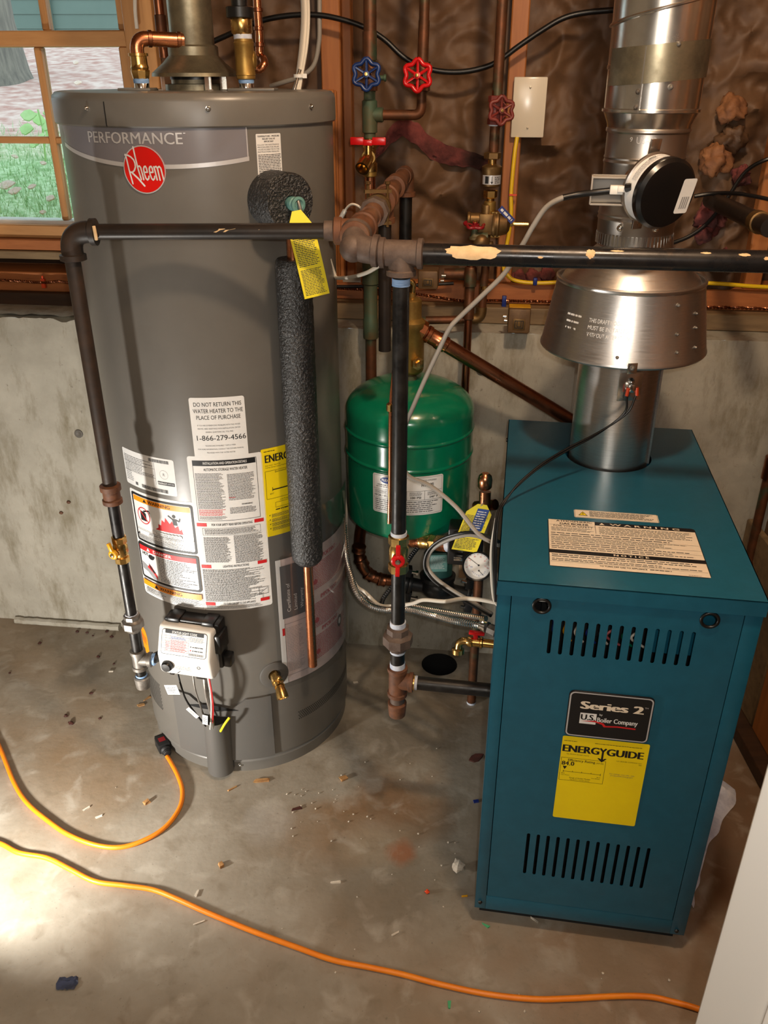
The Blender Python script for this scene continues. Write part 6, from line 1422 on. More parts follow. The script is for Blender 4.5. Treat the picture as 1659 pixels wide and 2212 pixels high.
tx_ = PW(905, 247, OW); m.lathe(V((rx.x, rx.y, MZ(248))), WU, [(0,.0145),(.028,.0150),(.030,.013)], 18); m.build('tee', 'green_copper', man)
r9 = PW(910, 250, OW); rz = MZ(248)
rise('bypass_pipe', bend(V((rx.x, rx.y, rz))+WU*.02, V((r9.x, r9.y, rz)), V((r9.x, r9.y, MZ(195))), .018)[0:], .0105, 'old_copper', man)
r91 = PW(916, 60, OW)
rise('bypass_pipe', [V((r9.x, r9.y, MZ(200))), V((r9.x+.001, r9.y, MZ(125))), V((r91.x, r91.y, MZ(45)))], .0115, 'old_copper', man)
rise('bypass_pipe', [V((r91.x, r91.y+.004, MZ(50))), V((r91.x+.004, r91.y+.004, 2.36))], .0105, 'old_copper', man)
def wheel(par, c, n, Rr, mm, lobes=6, name='handwheel'):
    n = V(n).normalized(); a = (Z3-n*Z3.dot(n)).normalized(); b = n.cross(a); m = MB(); N_ = 48
    pts = [c+(a*math.cos(t)+b*math.sin(t))*Rr*(1+.13*math.cos(lobes*t)) for t in [2*math.pi*i/N_ for i in range(N_+1)]]
    m.tube(pts, Rr*.17, 8, caps=False, hint=n)
    for k in range(lobes):
        t = 2*math.pi*k/lobes; dd_ = a*math.cos(t)+b*math.sin(t); m.tube([c-n*Rr*.1+dd_*Rr*.1, c+dd_*Rr*1.05], Rr*.11, 6)
    m.lathe(c-n*Rr*.25, n, [(0,Rr*.26),(Rr*.5,Rr*.26),(Rr*.52,Rr*.15)], 12); h = m.build(name, mm, par, sharp=60)
    m = MB(); m.lathe(c+n*Rr*.25, n, [(0,Rr*.16),(Rr*.12,Rr*.14),(Rr*.13,.0005)], 6); m.build('wheel_nut', 'brass', h); return h
def gate(par, x, y, z, Rr, n, mm, hm, lab, hx=0, hz=0):
    n = V(n).normalized(); c = V((x, y, z)); m = MB()
    m.lathe(c-Z3*.028, Z3, [(0,.0145),(.001,.0175),(.012,.0175),(.014,.0145),(.042,.0145),(.044,.0175),(.055,.0175),(.056,.0145)], 8)
    m.lathe(c, n, [(0,.016),(.022,.0155),(.024,.018),(.032,.018),(.034,.008),(.052,.0045)], 14); v = m.build('gate_valve', mm, par)
    wheel(v, c+n*.052+V((hx,0,hz)), n, Rr, hm)['label'] = lab; return v
bl = PY(791, 165, rx.y-.055); gate(man, rx.x, rx.y, PW(797, 165, OW).z, .026, (bl.x-rx.x, -.055, .004), 'old_copper', 'blue_enamel', 'blue handwheel')
rl_ = PY(901, 166, r9.y-.055); gate(man, r9.x, r9.y, PW(905, 165, OW).z, .0265, (rl_.x-r9.x, -.055, .002), 'old_copper', 'red_enamel', 'bright red handwheel')
m = MB(); q = V((rx.x, rx.y, MZ(168))); m.lathe(q, WU, [(.01,.005),(.030,.005),(.031,.007),(.036,.007)], 10); m.build('bleeder', 'green_copper', man)
# lever valve and hose bib
q = PW(795, 312, OW+.02); m = MB(); m.lathe(V((rx.x, rx.y, 0)), Z3, [(MZ(372),.013),(MZ(370),.0165),(MZ(352),.0165),(MZ(350),.0135),(MZ(320),.0135),(MZ(318),.0165),(MZ(300),.0165),(MZ(298),.013)], 18)
hb = V((rx.x, rx.y, MZ(338))); m.lathe(hb, WN, [(0,.012),(.018,.012),(.020,.015),(.026,.015)], 18); bv = m.build('lever_valve', 'brass', man)
lv = hb+WN*.030+Z3*.030
m = MB(); m.box(lv, .020, .010, .012, WU, WN, Z3); m.box(lv+WU*.024+Z3*.003, .030, .006, .016, WU, WN, Z3); m.box(lv-WU*.024+Z3*.003, .030, .006, .016, WU, WN, Z3); h = m.build('lever', 'red_enamel', bv, bevel=.002); h['label'] = 'bright red T lever'
m = MB(); m.lathe(hb+WN*.026, Z3, [(0,.009),(.024,.008)], 12); m.build('stem', 'brass', bv)
sd_ = (WN*.8-Z3*.5-WU*.25).normalized(); s0 = hb+WN*.022; m = MB(); m.lathe(s0, sd_, [(0,.0125),(.016,.0125),(.018,.0155),(.040,.0155),(.040,.0115),(.02,.0105),(.0201,.001)], 22, caps=False); m.build('hose_spout', 'brass', bv)

# copper leg below the tank to the pump
PYp = 1.90
lg0 = PY(781, 1120, PYp); lg1 = PY(774, 1205, PYp); lg2 = PY(802, 1246, PYp); lg3 = PY(850, 1258, PYp)
rt = thing('return_pipe', 'dark copper pipe with two bends leaving the tank underside toward the pump', 'pipe', lg2)
pts = [V((rx.x-.02, PYp, .75)), V((lg1.x, PYp, lg1.z+.02))]+[V((lg1.x+(lg2.x-lg1.x)*t, PYp, lg1.z+.02+(lg2.z-lg1.z-.02)*t)) for t in (.35, .7)]+[lg2, lg3]
m = MB(); m.tube(smooth_path([PY(786, 1080, 2.02), PY(782, 1125, 2.01), PY(777, 1165, 1.97), PY(778, 1208, PYp), PY(795, 1238, PYp), PY(820, 1250, PYp), PY(860, 1256, PYp)], 6), .0155, 20); m.build('pipe', 'dark_copper', rt)
for a, b in (((776,1178),(775,1192)), ((777,1206),(785,1222)), ((791,1236),(806,1246)), ((816,1250),(834,1254))):
    p, q = PY(*a, PYp), PY(*b, PYp); d = (q-p); m = MB(); Ld = d.length; m.lathe(p, d, [(0,.016),(.002,.0185),(Ld*.3,.0185),(Ld*.4,.0172),(Ld*.7,.0172),(Ld-.002,.0188),(Ld,.016)], 20); m.build('press_ring', 'dark_copper', rt)
# circulator
PC = PY(945, 1262, PYp)
pump = thing('circulator_pump', 'green and black circulator pump between two flanges under the green tank', 'pump', PC)
fl1, fl2 = PY(880, 1260, PYp), PY(1013, 1284, PYp); ax = (fl2-fl1).normalized()
sc = (fl2-fl1).length
m = MB(); m.tube([fl1, fl1.lerp(fl2, .25), fl1.lerp(fl2, .5)-Z3*.014, fl1.lerp(fl2, .75), fl2], [.019,.017,.026,.020,.019], 20); m.ball(PC-Z3*.006, .046, sq=(1,.9,.75), seg=24); m.build('volute', 'volute_black', pump)
for c, s in ((fl1, -1), (fl2, 1)):
    m = MB(); m.lathe(c-ax*.010, ax, [(0,.028),(.009,.028),(.0095,.026),(.0105,.026),(.011,.028),(.020,.028)], 26)
    for k in (-1, 1): m.box(c+Z3*.036*k, .020, .024, .030, ax, V((0,1,0)), ax.cross(V((0,1,0)))*-1)
    f = m.build('flange', 'volute_black', pump, bevel=.0015)
    for k in (-1, 1):
        m = MB(); m.lathe(c+Z3*.040*k-ax*.022*(1 if s > 0 else 1)-V((0,.004,0)), ax, [(0,.004),(.012,.004),(.0121,.0075),(.018,.0075),(.0181,.004),(.044,.004),(.0441,.0075),(.050,.0075)], 6); m.build('flange_bolt', 'chrome', f)
mc = PY(948, 1216, PYp-.01)
m = MB(); m.lathe(PC+Z3*.018, (mc-PC)+V((0,.02,.02)), [(0,.046),(.012,.048),(.014,.040),(.018,.040)], 30); m.build('motor_base', 'volute_black', pump)
m = MB(); m.lathe(PC+Z3*.03, (mc-PC)+V((0,.02,.02)), [(0,.038),(.062,.038),(.068,.034),(.069,.002)], 30); mt = m.build('motor', 'pump_green', pump)
m = MB(); m.box(PY(946, 1215, PYp-.052), .048, .012, .050, V((1,.05,0)).normalized(), V((-.05,1,0)).normalized(), Z3); lb_ = m.build('name_label', 'pump_label', pump, bevel=.002)
lc = PY(946, 1215, PYp-.0585); L = Lab(lambda u, v, h: lc+V((u,0,v-0))+V((0,-h,0))); L.fine(-.019, -.02, .019, .018, 8, 'paper', 3, .3, .2); L.build(lb_)
# brass and copper fittings into the control box
bx0, bx1 = PY(868, 1163, 1.78), PY(975, 1176, 1.70); bd_ = (bx1-bx0).normalized(); Lb = (bx1-bx0).length
fill = thing('relief_line', 'horizontal copper and brass fittings running right from behind the red handled valve', 'pipe', bx0)
def seg_(t0, t1, r, mm, name, sg=20, ring=True):
    m = MB(); a = bx0+bd_*Lb*t0; Ls = Lb*(t1-t0); m.lathe(a, bd_, [(0,r*.94),(.002,r*1.06 if ring else r),(Ls*.25,r*1.06 if ring else r),(Ls*.3,r),(Ls*.72,r),(Ls*.76,r*1.06 if ring else r),(Ls-.002,r*1.06 if ring else r),(Ls,r*.94)], sg); return m.build(name, mm, fill)
seg_(-.05, .22, .0185, 'copper', 'press_fitting'); seg_(.20, .42, .0175, 'copper', 'press_fitting'); seg_(.40, .62, .0175, 'brass', 'adapter'); seg_(.60, .74, .0185, 'brass', 'hex', 6, False); seg_(.72, .93, .0200, 'copper', 'bushing', 8, False); seg_(.92, 1.02, .0190, 'tape_white', 'thread_tape', 16, False)
ab = thing('control_box', 'small black boxy aquastat housing behind the yellow tag at the boiler side', 'control', PY(1000, 1175, 1.68))
m = MB(); m.box(PY(1006, 1172, 1.70), .080, .055, .095, BX, BYV, Z3); m.build('housing', 'black_plastic', ab, bevel=.005)
m = MB(); m.box(PY(990, 1205, 1.665), .020, .012, .010, BX, BYV, Z3); m.build('terminal', 'chrome', ab, bevel=.001)
m = MB(); m.box(PY(1000, 1225, 1.70), .018, .02, .05, BX, BYV, Z3); m.build('bracket', 'bronze_box', ab, bevel=.002)
# copper tee with relief valve above, discharge to floor below
ct = thing('copper_outlet', 'short upright copper tee with a rounded top cap behind the yellow tag', 'pipe', PY(1047, 1100, 1.77))
m = MB(); m.tube([PY(1046, 1110, 1.74), PY(1048, 1062, 1.75)], .0135, 20); m.tube([PY(1028, 1094, 1.80), PY(1070, 1090, 1.76)], .013, 18); m.build('tee', 'dark_copper', ct)
m = MB(); p = PY(1048, 1036, 1.755); m.lathe(p-Z3*.022, Z3, [(0,.0135),(.004,.0165),(.022,.0170),(.032,.0145),(.038,.008),(.0385,.001)], 26); m.build('cap', 'copper', ct)
dsp = PZ(1018, 1518, 0.0); dst = V((dsp.x, dsp.y, PY(1036, 1262, dsp.y).z)); 
dp_ = thing('relief_pipe', 'brown copper relief pipe running down to the floor beside the boiler', 'pipe', dsp)
m = MB(); m.tube([V((dsp.x, dsp.y, .004)), V((dst.x, dst.y, dst.z+.06))], .0118, 18); m.build('pipe', 'old_copper', dp_)
m = MB(); m.lathe(dsp, Z3, [(0,.0125),(.006,.0125)], 18, caps=False); m.build('collar', 'tape_white', dp_)
# pressure gauge
gcn = PY(1031, 1223, 1.60); gn = V((-.10, -.90, .42)).normalized()
ga = thing('pressure_gauge', 'round black rimmed pressure and temperature gauge beside the boiler', 'gauge', gcn)
gr = .0335
m = MB(); m.lathe(gcn-gn*.02, gn, [(0,gr*.94),(.018,gr),(.022,gr),(.024,gr*.96),(.023,gr*.88),(.019,gr*.87)], 44, caps=False); m.lathe(gcn-gn*.021, gn, [(0,gr*.9),(.001,gr*.9)], 30); m.lathe(gcn-gn*.06, gn, [(0,.008),(.042,.008)], 12); m.build('case', 'black_plastic', ga)
gX = V((.995,-.1,.0)); gX = (gX-gn*gX.dot(gn)).normalized(); gY = gn.cross(gX)
if gY.z < 0: gY = -gY
GF = lambda u, v, h: gcn+gX*u+gY*v+gn*(h-.001)
m = MB(); m.lathe(gcn-gn*.004, gn, [(0,gr*.87),(.003,gr*.87)], 36); dl = m.build('dial_face', 'paper', ga)
L = Lab(GF)
for i in range(13):
    a = R(200-220*i/12); r0, r1 = gr*.80, gr*(.66 if i % 3 == 0 else .73); L.line(r0*math.cos(a), .004+r0*math.sin(a)*.9, r1*math.cos(a), .004+r1*math.sin(a)*.9, .0008, 'ink_red')
for i, t in enumerate(('0','15','30','45','60','75')): a = R(195-210*i/5); L.text(t, gr*.55*math.cos(a), .003+gr*.52*math.sin(a), .0032, m='ink_red')
L.line(.003, .002, -.020, .018, .0011); L.disc(.003, .002, .0022); L.line(.004, -.010, .014, -.020, .0011); L.disc(.004, -.010, .002)
for i in range(9): a = R(200+140*i/8); L.line(.016*math.cos(a)+.004, -.008+.013*math.sin(a), .013*math.cos(a)+.004, -.008+.0105*math.sin(a), .0007, 'ink_blue')
L.text('PSI', -.013, -.004, .003, m='ink_blue'); L.text('\u00b0F', .004, -.024, .003, m='ink_blue'); L.build(dl, 'scale')
# yellow tag with blue sticker on the relief valve
ytc = PY(1022, 1140, 1.63); yX = V((.95,-.05,-.13)).normalized(); yN = V((-.15,-.92,.36)); yN = (yN-yX*yN.dot(yX)).normalized(); yY = yN.cross(yX)
if yY.z < 0: yY = -yY
yX = (yX*.97-yY*.0+yY*-.0).normalized()
yt = thing('safety_tag', 'yellow printed tag with a blue sticker leaning on the black control box', 'tag', ytc)
sk_ = lambda u, v, h: ytc+yX*(u+.22*v)+yY*v+yN*h
tw2, th2 = .056, .108
m = MB(); oc = [(-tw2/2,-th2/2),(tw2/2,-th2/2),(tw2/2,th2/2-.02),(.010,th2/2),(-.010,th2/2),(-tw2/2,th2/2-.02)]
m.add([sk_(a, b, 0) for a, b in oc]+[sk_(a, b, .0007) for a, b in oc], [(5,4,3,2,1,0),(6,7,8,9,10,11)]+[(i, (i+1) % 6, 6+(i+1) % 6, 6+i) for i in range(6)]); yc = m.build('card', 'tag_yellow', yt)
L = Lab(lambda u, v, h: sk_(u, v, h+.0007)); L.fine(-tw2/2+.003, -th2/2+.004, tw2/2-.004, -th2/2+.03, 6, 'ink', 3, .5, .2); L.fine(-tw2/2+.003, -th2/2+.034, tw2/2-.004, th2/2-.026, 15, 'ink', 4, .5, .15)
L.rect(-.006, -.006, .020, th2/2-.010, 'ink_blue'); L.fine(-.004, -.002, .018, th2/2-.014, 6, 'paper', 8, .5, .2); L.build(yc)
m = MB(); m.tube(smooth_path([sk_(-.002, th2/2-.004, .001), sk_(.0, th2/2+.006, .003), PY(1046, 1080, 1.70)], 5), .001, 6); m.build('hanging_wire', 'steel_fitting', yt)
# boiler drain faucet
fb0 = PY(1072, 1392, 1.47); fb1 = PY(982, 1382, 1.49)
fa = thing('drain_faucet', 'small brass drain faucet with red handle sticking out of the boiler side', 'faucet', fb0)
d = (fb1-fb0).normalized()
m = MB(); m.lathe(fb0+d*-.0, d, [(0,.0095),(.028,.0095),(.030,.0125),(.034,.0125),(.036,.0105),(.050,.0105),(.052,.0125),(.060,.0115),(.064,.009)], 18); e = fb0+d*.062
m.tube(bend(e, e+d*.018, e+d*.020-Z3*.026+V((0,-.006,0)), .014), .0085, 14); g = e+d*.020-Z3*.018+V((0,-.004,0)); m.lathe(g, V((0,-.2,-1)), [(0,.0095),(.002,.0135),(.012,.0135),(.0121,.0085),(.004,.008)], 18, caps=False); m.build('body', 'brass', fa)
m = MB(); c = fb0+d*.045+Z3*.016; m.box(c, .010, .010, .014, d, d.cross(Z3), Z3); m.box(c+Z3*.008-d*.002, .034, .012, .006, d, d.cross(Z3), Z3); m.build('handle', 'red_enamel', fa, bevel=.002)
# flexible steel conduits
def flex(pts, r, name, label, mm='flex_steel', pitch=.0055, cat='conduit', hose=False):
    p = smooth_path(pts, 14); out = [p[0]]; acc = 0
    L_ = [0]
    for i in range(1, len(p)): L_.append(L_[-1]+(p[i]-p[i-1]).length)
    tot = L_[-1]; n = int(tot/pitch)*4; q = []; rr = []; j = 0
    for i in range(n+1):
        s = tot*i/n
        while j < len(L_)-2 and L_[j+1] < s: j += 1
        t = (s-L_[j])/max(1e-9, L_[j+1]-L_[j]); q.append(p[j].lerp(p[j+1], t)); rr.append(r*(1.0, 1.0, .80, .80)[i % 4])
    m = MB(); m.tube(q, rr, 12); return tag(m.build(name, mm, at=pts[0], sharp=20), label, cat)
fx1 = [PY(742, 1120, 1.80), PY(747, 1190, 1.75), PY(757, 1240, 1.72), PY(772, 1282, 1.68), PY(800, 1308, 1.65), PY(838, 1318, 1.62), PY(880, 1316, 1.58), PY(930, 1328, 1.53), PY(985, 1342, 1.47), PY(1040, 1352, 1.43)]
f1 = flex(fx1, .0078, 'flexible_conduit', 'lower shiny flexible steel conduit swinging from the heater side to the boiler')
fx2 = [PY(790, 1298, 1.72), PY(838, 1312, 1.66), PY(880, 1308, 1.62), PY(930, 1316, 1.57), PY(985, 1326, 1.52), PY(1050, 1336, 1.46)]
flex(fx2, .0062, 'flexible_conduit', 'upper thinner flexible steel conduit just above the larger one')
flex([PY(905, 1180, 1.80), PY(886, 1205, 1.78), PY(860, 1250, 1.74), PY(830, 1290, 1.71), PY(822, 1315, 1.69)], .006, 'flexible_conduit', 'black flexible conduit slanting down behind the red handled valve', 'volute_black')
m = MB(); p, q = PY(1040, 1351, 1.43), PY(1060, 1358, 1.41); m.lathe(p, q-p, [(0,.0095),(.012,.0095),(.012,.012),(.018,.012)], 16); m.box(p+Z3*.010, .01, .008, .008); tag(m.build('conduit_connector', 'chrome', at=p), 'chrome conduit connector at the boiler side', 'connector')
m = MB(); p, q = PY(1058, 1360, 1.41), PY(1075, 1368, 1.395); m.lathe(p, q-p, [(0,.013),(.02,.013)], 8); tag(m.build('conduit_nut', 'steel_fitting', at=p), 'grey hexagonal conduit nut against the boiler side', 'nut')
# cables round the pump
def cable(pts, r, mm, name, label, n=6):
    m = MB(); m.tube(smooth_path(pts, n), r, 9); return tag(m.build(name, mm, at=pts[0]), label, 'cable')
cable([PY(1080, 1304, 1.37), PY(1040, 1296, 1.40), PY(1000, 1293, 1.43), PY(960, 1299, 1.47), PY(915, 1296, 1.52), PY(890, 1304, 1.56), PY(850, 1309, 1.62), PY(818, 1306, 1.66), PY(790, 1280, 1.70), PY(768, 1262, 1.73), PY(752, 1210, 1.77), PY(746, 1110, 1.81)], .0042, 'cable_white', 'white_cable', 'white cable draped over the flexible conduits from the boiler to the heater side')
cable([PY(1078, 1178, 1.44), PY(1050, 1164, 1.50), PY(1010, 1156, 1.58), PY(965, 1168, 1.62), PY(932, 1190, 1.64), PY(924, 1220, 1.64), PY(938, 1245, 1.62), PY(970, 1270, 1.58), PY(1020, 1300, 1.52), PY(1062, 1326, 1.45)], .0042, 'cable_grey', 'grey_cable', 'grey cable making a loop in front of the pump')
cable([PY(1078, 1170, 1.44), PY(1052, 1158, 1.50), PY(1012, 1150, 1.575), PY(960, 1162, 1.615), PY(926, 1188, 1.635), PY(917, 1222, 1.635), PY(932, 1250, 1.62), PY(968, 1278, 1.58), PY(1010, 1302, 1.52), PY(1060, 1330, 1.44)], .0036, 'cable_black', 'black_cable', 'black cable looping beside the grey one in front of the pump')
cable([PY(742, 1060, 1.83), PY(748, 1110, 1.80), PY(747, 1170, 1.78), PY(752, 1230, 1.74), PY(768, 1270, 1.70), PY(788, 1292, 1.68)], .0038, 'cable_grey', 'grey_cable', 'grey cable hanging along the right side of the grey heater')
cable([PY(1072, 1120, 1.36), PY(1062, 1180, 1.36), PY(1061, 1230, 1.35), PY(1066, 1290, 1.34), PY(1076, 1310, 1.33)], .0028, 'cable_white', 'white_wire', 'thin white wire hanging down the left boiler edge')

# ================================================================ RIGHT COPPER RISER WITH BACKFLOW PREVENTER AND REGULATOR
OX = .055
fd = thing('fill_riser', 'copper riser with rust red wheel valve and brass fittings in front of the middle stud', 'pipe', PW(1060, 470, OX))
f0 = PW(1068, 300, OX); FXx, FYy = f0.x, f0.y; FZ = lambda py: PW(1068, py, OX).z
rise('pipe', [V((FXx, FYy, FZ(275))), V((FXx, FYy, FZ(195)))], .0105, 'dark_copper', fd)
rise('pipe', [V((FXx+.001, FYy, FZ(206))), V((FXx+.001, FYy, 2.36))], .0112, 'old_copper', fd)
gate(fd, FXx, FYy, FZ(238), .0235, (.10,-1,.02), 'red_rust', 'red_rust', 'rusty red handwheel')
rise('pipe', [V((FXx, FYy, FZ(332))), V((FXx, FYy, FZ(262)))], .0108, 'old_copper', fd)
def fl_l(prof, mm, name, sg=20, ph=0): m = MB(); m.lathe((FXx-.002, FYy, 0), Z3, [(FZ(a), r) for a, r in prof], sg, True, 0, ph); return m.build(name, mm, fd)
fl_l([(272,.0115),(270,.0125),(262,.0125),(261,.0115)], 'tape_white', 'thread_tape')
fl_l([(344,.014),(342,.0185),(330,.0185),(328,.014)], 'bronze', 'hex_nut', 6)
fl_l([(354,.0095),(344,.0095)], 'brass', 'nipple')
bfp = fl_l([(404,.013),(401,.0195),(398,.0205),(370,.0205),(367,.022),(360,.022),(356,.016),(354,.010)], 'bronze', 'backflow_preventer', 28)
bfl = lambda u, v, h: V((FXx-.002+(.0208+h)*math.sin(u/.0208), FYy-(.0208+h)*math.cos(u/.0208), FZ(397)+v)); 
m = MB(); zh = FZ(377)-FZ(397); m.grid(lambda a, b: bfl((a-.5)*.05, b*zh, .0002), 16, 1); o = m.build('label', 'silver_print', bfp, fix=False)
L = Lab(lambda u, v, h: bfl(u, v, h+.0003)); L.rect(-.016,.002,-.008,zh-.002); L.line(-.001,.003,-.001,zh-.002,.0014); L.poly([(-.004,.006),(.002,.006),(-.001,.001)]); L.fine(.005,.002,.018,zh-.002,3,'ink',4,.5,.2); L.build(o)
fl_l([(428,.0125),(426,.015),(412,.0155),(410,.0125)], 'brass', 'hex_nut', 6)
fl_l([(446,.0095),(426,.0095)], 'brass', 'nipple'); fl_l([(462,.0125),(460,.0135),(436,.0135),(434,.011)], 'dull_brass', 'coupling')
# pressure regulator
prv = thing('pressure_regulator', 'bell shaped bronze pressure regulator below the backflow preventer', 'regulator', PW(1052, 485, OX))
pc_ = PW(1050, 483, OX+.004)
m = MB(); m.box(pc_, .030, .032, .044, WU, WN, Z3); m.lathe(pc_+Z3*.010, -WU, [(0,.013),(.035,.013),(.036,.015),(.042,.015)], 16); m.lathe(pc_, Z3, [(-.035,.011),(.040,.012)], 14); m.build('body', 'bronze', prv, bevel=.003)
m = MB(); m.lathe(pc_+WU*.014, WU, [(0,.028),(.004,.030),(.006,.030),(.0065,.027),(.009,.027),(.0095,.030),(.013,.030),(.016,.026),(.032,.022),(.038,.014),(.039,.007)], 32); m.build('bell', 'bronze', prv)
for k in (-1, 1):
    m = MB(); m.lathe(pc_+WU*.012+Z3*.025*k-WN*-.010, WU, [(0,.004),(.016,.004),(.0165,.003),(.02,.003)], 6); m.build('bolt', 'brass', prv)
m = MB(); m.lathe(pc_+WU*.050, WU, [(0,.006),(.008,.006),(.0082,.0042),(.044,.0042)], 8); m.build('adjusting_screw', 'brass', prv)
m = MB(); bX = (WU*.72-Z3*.68).normalized(); m.box(PW(1094, 464, OX+.02), .042, .002, .013, bX, WN, WN.cross(bX)); o = m.build('blue_tag', 'tag_blue', prv); cpt = PW(1094, 464, OX+.0212)
L = Lab(lambda u, v, h: cpt+bX*u+(WN.cross(bX)*-1 if WN.cross(bX).z < 0 else WN.cross(bX))*v+WN*h); L.fine(-.017,-.004,.017,.004,1,'paper',4,.8,.0); L.build(o)
# small dark red wheel valve beside it
c = PW(1025, 505, OX+.02); sv = thing('small_valve', 'little dark red wheel on a green stem left of the regulator', 'valve', c)
m = MB(); m.lathe(c-Z3*.012, Z3, [(0,.012),(.006,.012),(.0065,.009),(.014,.007),(.028,.005)], 14); m.lathe(c-Z3*.006, WU, [(0,.009),(.03,.009)], 12); m.build('body', 'green_copper', sv); wheel(sv, c+Z3*.020, (0,-.25,1), .021, 'dark_red', 5)
c = PW(1040, 522, OX+.02); m = MB(); m.ball(c, .020, sq=(1,.9,.9), seg=20); m.cyl(c+WU*.02, c+WU*.028-Z3*.03, .006); m.tube([c, c-Z3*.05], .011, 14); tag(m.build('round_fitting', 'bronze', at=c), 'round bronze fitting just above the cream patch on the gas pipe', 'pipe fitting')
# copper pipes below the gas line
lo = thing('lower_copper_pipes', 'copper pipes with an elbow dropping below the gas pipe in front of the sill', 'pipe', PW(1015, 840, OX))
a = PW(1018, 560, OX); ZL = lambda py: PW(1018, py, OX).z
rise('pipe', [V((a.x, a.y, ZL(960))), V((a.x, a.y, ZL(560)))], .0095, 'dark_copper', lo)
m = MB(); m.lathe((a.x, a.y, 0), Z3, [(ZL(690),.0105),(ZL(688),.0125),(ZL(652),.0125),(ZL(650),.0112),(ZL(620),.0112),(ZL(618),.0145),(ZL(580),.0145),(ZL(576),.012)], 18); m.build('fitting', 'old_copper', lo)
b = PW(1050, 560, OX-.02); ZB = lambda py: PW(1050, py, OX-.02).z
p1, p2, p3 = V((b.x, b.y, ZB(560))), V((b.x-.004, b.y, ZB(690))), V((PW(920, 695, OX-.02).x, PW(920, 695, OX-.02).y, ZB(696)))
rise('pipe', bend(p1, p2, p3, .018), .0095, 'old_copper', lo)
m = MB(); m.tube(bend(p2+Z3*.03, p2, p2-WU*.03, .02), .0122, 16); m.build('elbow', 'bronze', lo)
rise('pipe', [PW(860, 695, OX-.02), PW(925, 695, OX-.02)], .011, 'green_copper', lo)
m = MB(); m.lathe((b.x, b.y, 0), Z3, [(ZB(625),.0105),(ZB(624),.0115),(ZB(618),.0115),(ZB(617),.0105)], 14); m.build('solder_ring', 'brass', lo)
rise('pipe', [PW(960, 592, .0), PW(1012, 592, .0)], .0135, 'old_copper', lo)
# brown relay boxes
def relay(px, py, o, w_, h_, label, tilt=0):
    c = PW(px, py, o); t = thing('zone_valve', label, 'valve', c)
    m = MB(); m.box(c, w_, .055, h_, WU, WN, Z3); b_ = m.build('cover', 'bronze_box', t, bevel=.004)
    m = MB(); m.box(c+WN*.0285-Z3*h_*.12, w_*.55, .0016, h_*.45, WU, WN, Z3); m.build('emblem_plate', 'bronze', b_, bevel=.0006)
    L = Lab(lambda u, v, h: c+WU*u+Z3*(v-h_*.12)+WN*(.0295+h)); L.frame(-w_*.2, -h_*.16, w_*.2, h_*.16, .0016, 'ink'); L.frame(-w_*.1, -h_*.1, w_*.1, h_*.16, .0014, 'ink'); L.build(b_, 'emblem')
    return t, c
t, c = relay(926, 600, .05, .046, .042, 'square brown zone valve head under the gas pipe tee')
m = MB(); m.lathe(c+WU*.030+Z3*.006, WU, [(0,.004),(.01,.004)], 10); m.lathe(c+WU*.028-Z3*.006, WU, [(0,.003),(.008,.003)], 10); m.build('screw_terminal', 'chrome', t)
t, c = relay(1121, 688, .02, .052, .058, 'larger brown zone valve head on the wall top left of the draft hood')
m = MB(); m.box(c+Z3*.030, .050, .030, .0016, WU, WN, Z3); m.build('top_strip', 'yellow_handle', t)
m = MB(); m.lathe(c-WU*.030+Z3*.004, -WU, [(0,.004),(.008,.004)], 10); m.lathe(c-WU*.028-Z3*.006, -WU, [(0,.0035),(.007,.0035)], 10); m.build('screw_terminal', 'chrome', t)
m = MB(); m.box(PW(760, 603, -.02), .044, .004, .014, WU, WN, Z3); tag(m.build('grey_card', 'cable_grey', at=PW(760, 603, -.02)), 'small pale card strip on the sill beside the green pipe', 'card')
# white cable loops by the grounding clamp
cable([PY(822, 572, 1.47), PY(790, 590, 1.55), PY(755, 599, 1.68), PY(728, 600, 1.75), PY(722, 590, 1.76), PY(712, 560, 1.74)], .0036, 'cable_white', 'white_cable', 'white cable curving from under the gas tee to the heater side')
cable([PY(791, 466, 1.66), PY(778, 448, 1.66), PY(762, 441, 1.67), PY(750, 448, 1.68), PY(742, 462, 1.69), PY(730, 482, 1.70)], .0022, 'cable_white', 'white_wire', 'thin white wire arching left from the grounding clamp')
m = MB(); m.tube([PY(745, 455, 1.69), PY(726, 488, 1.70)], .0046, 10); tag(m.build('wire_sheath', 'cable_grey', at=PY(745, 455, 1.69)), 'striped grey wire sheath beside the heater above the gas pipe', 'wire')
# white cover plate with yellow cable
pcr = [PW(1110, 166, -.125), PW(1183, 166, -.125), PW(1176, 297, -.125), PW(1102, 297, -.125)]
pcen = sum(pcr, V((0,0,0)))/4; cpw = (pcr[1]-pcr[0]).length; cph = (pcr[0]-pcr[3]).length
cpl = thing('cover_plate', 'blank glossy white cover plate on the middle stud', 'cover plate', pcen)
m = MB(); m.box(pcen, cpw, .012, cph, WU, WN, Z3); m.build('plate', 'cover_plate', cpl, bevel=.003)
for s_ in (-1, 1): screw(pcen+WN*.0055+Z3*cph*.33*s_, WN, .0022, cpl, 'cover_plate')
yo = -.118
cable([PW(1117, 296, -.12), PW(1112, 330, yo), PW(1107, 380, yo), PW(1104, 420, yo), PW(1104, 460, yo), PW(1100, 500, yo), PW(1092, 545, yo), PW(1088, 580, yo), PW(1098, 596, -.11), PW(1114, 606, -.11), PW(1150, 611, -.11), PW(1200, 610, -.11), PW(1280, 605, -.11), PW(1400, 608, -.11), PW(1540, 612, -.11), PW(1620, 618, -.11), PW(1700, 622, -.11)], .0048, 'cable_yellow', 'yellow_cable', 'flat yellow cable from the white cover plate down and along the sill')
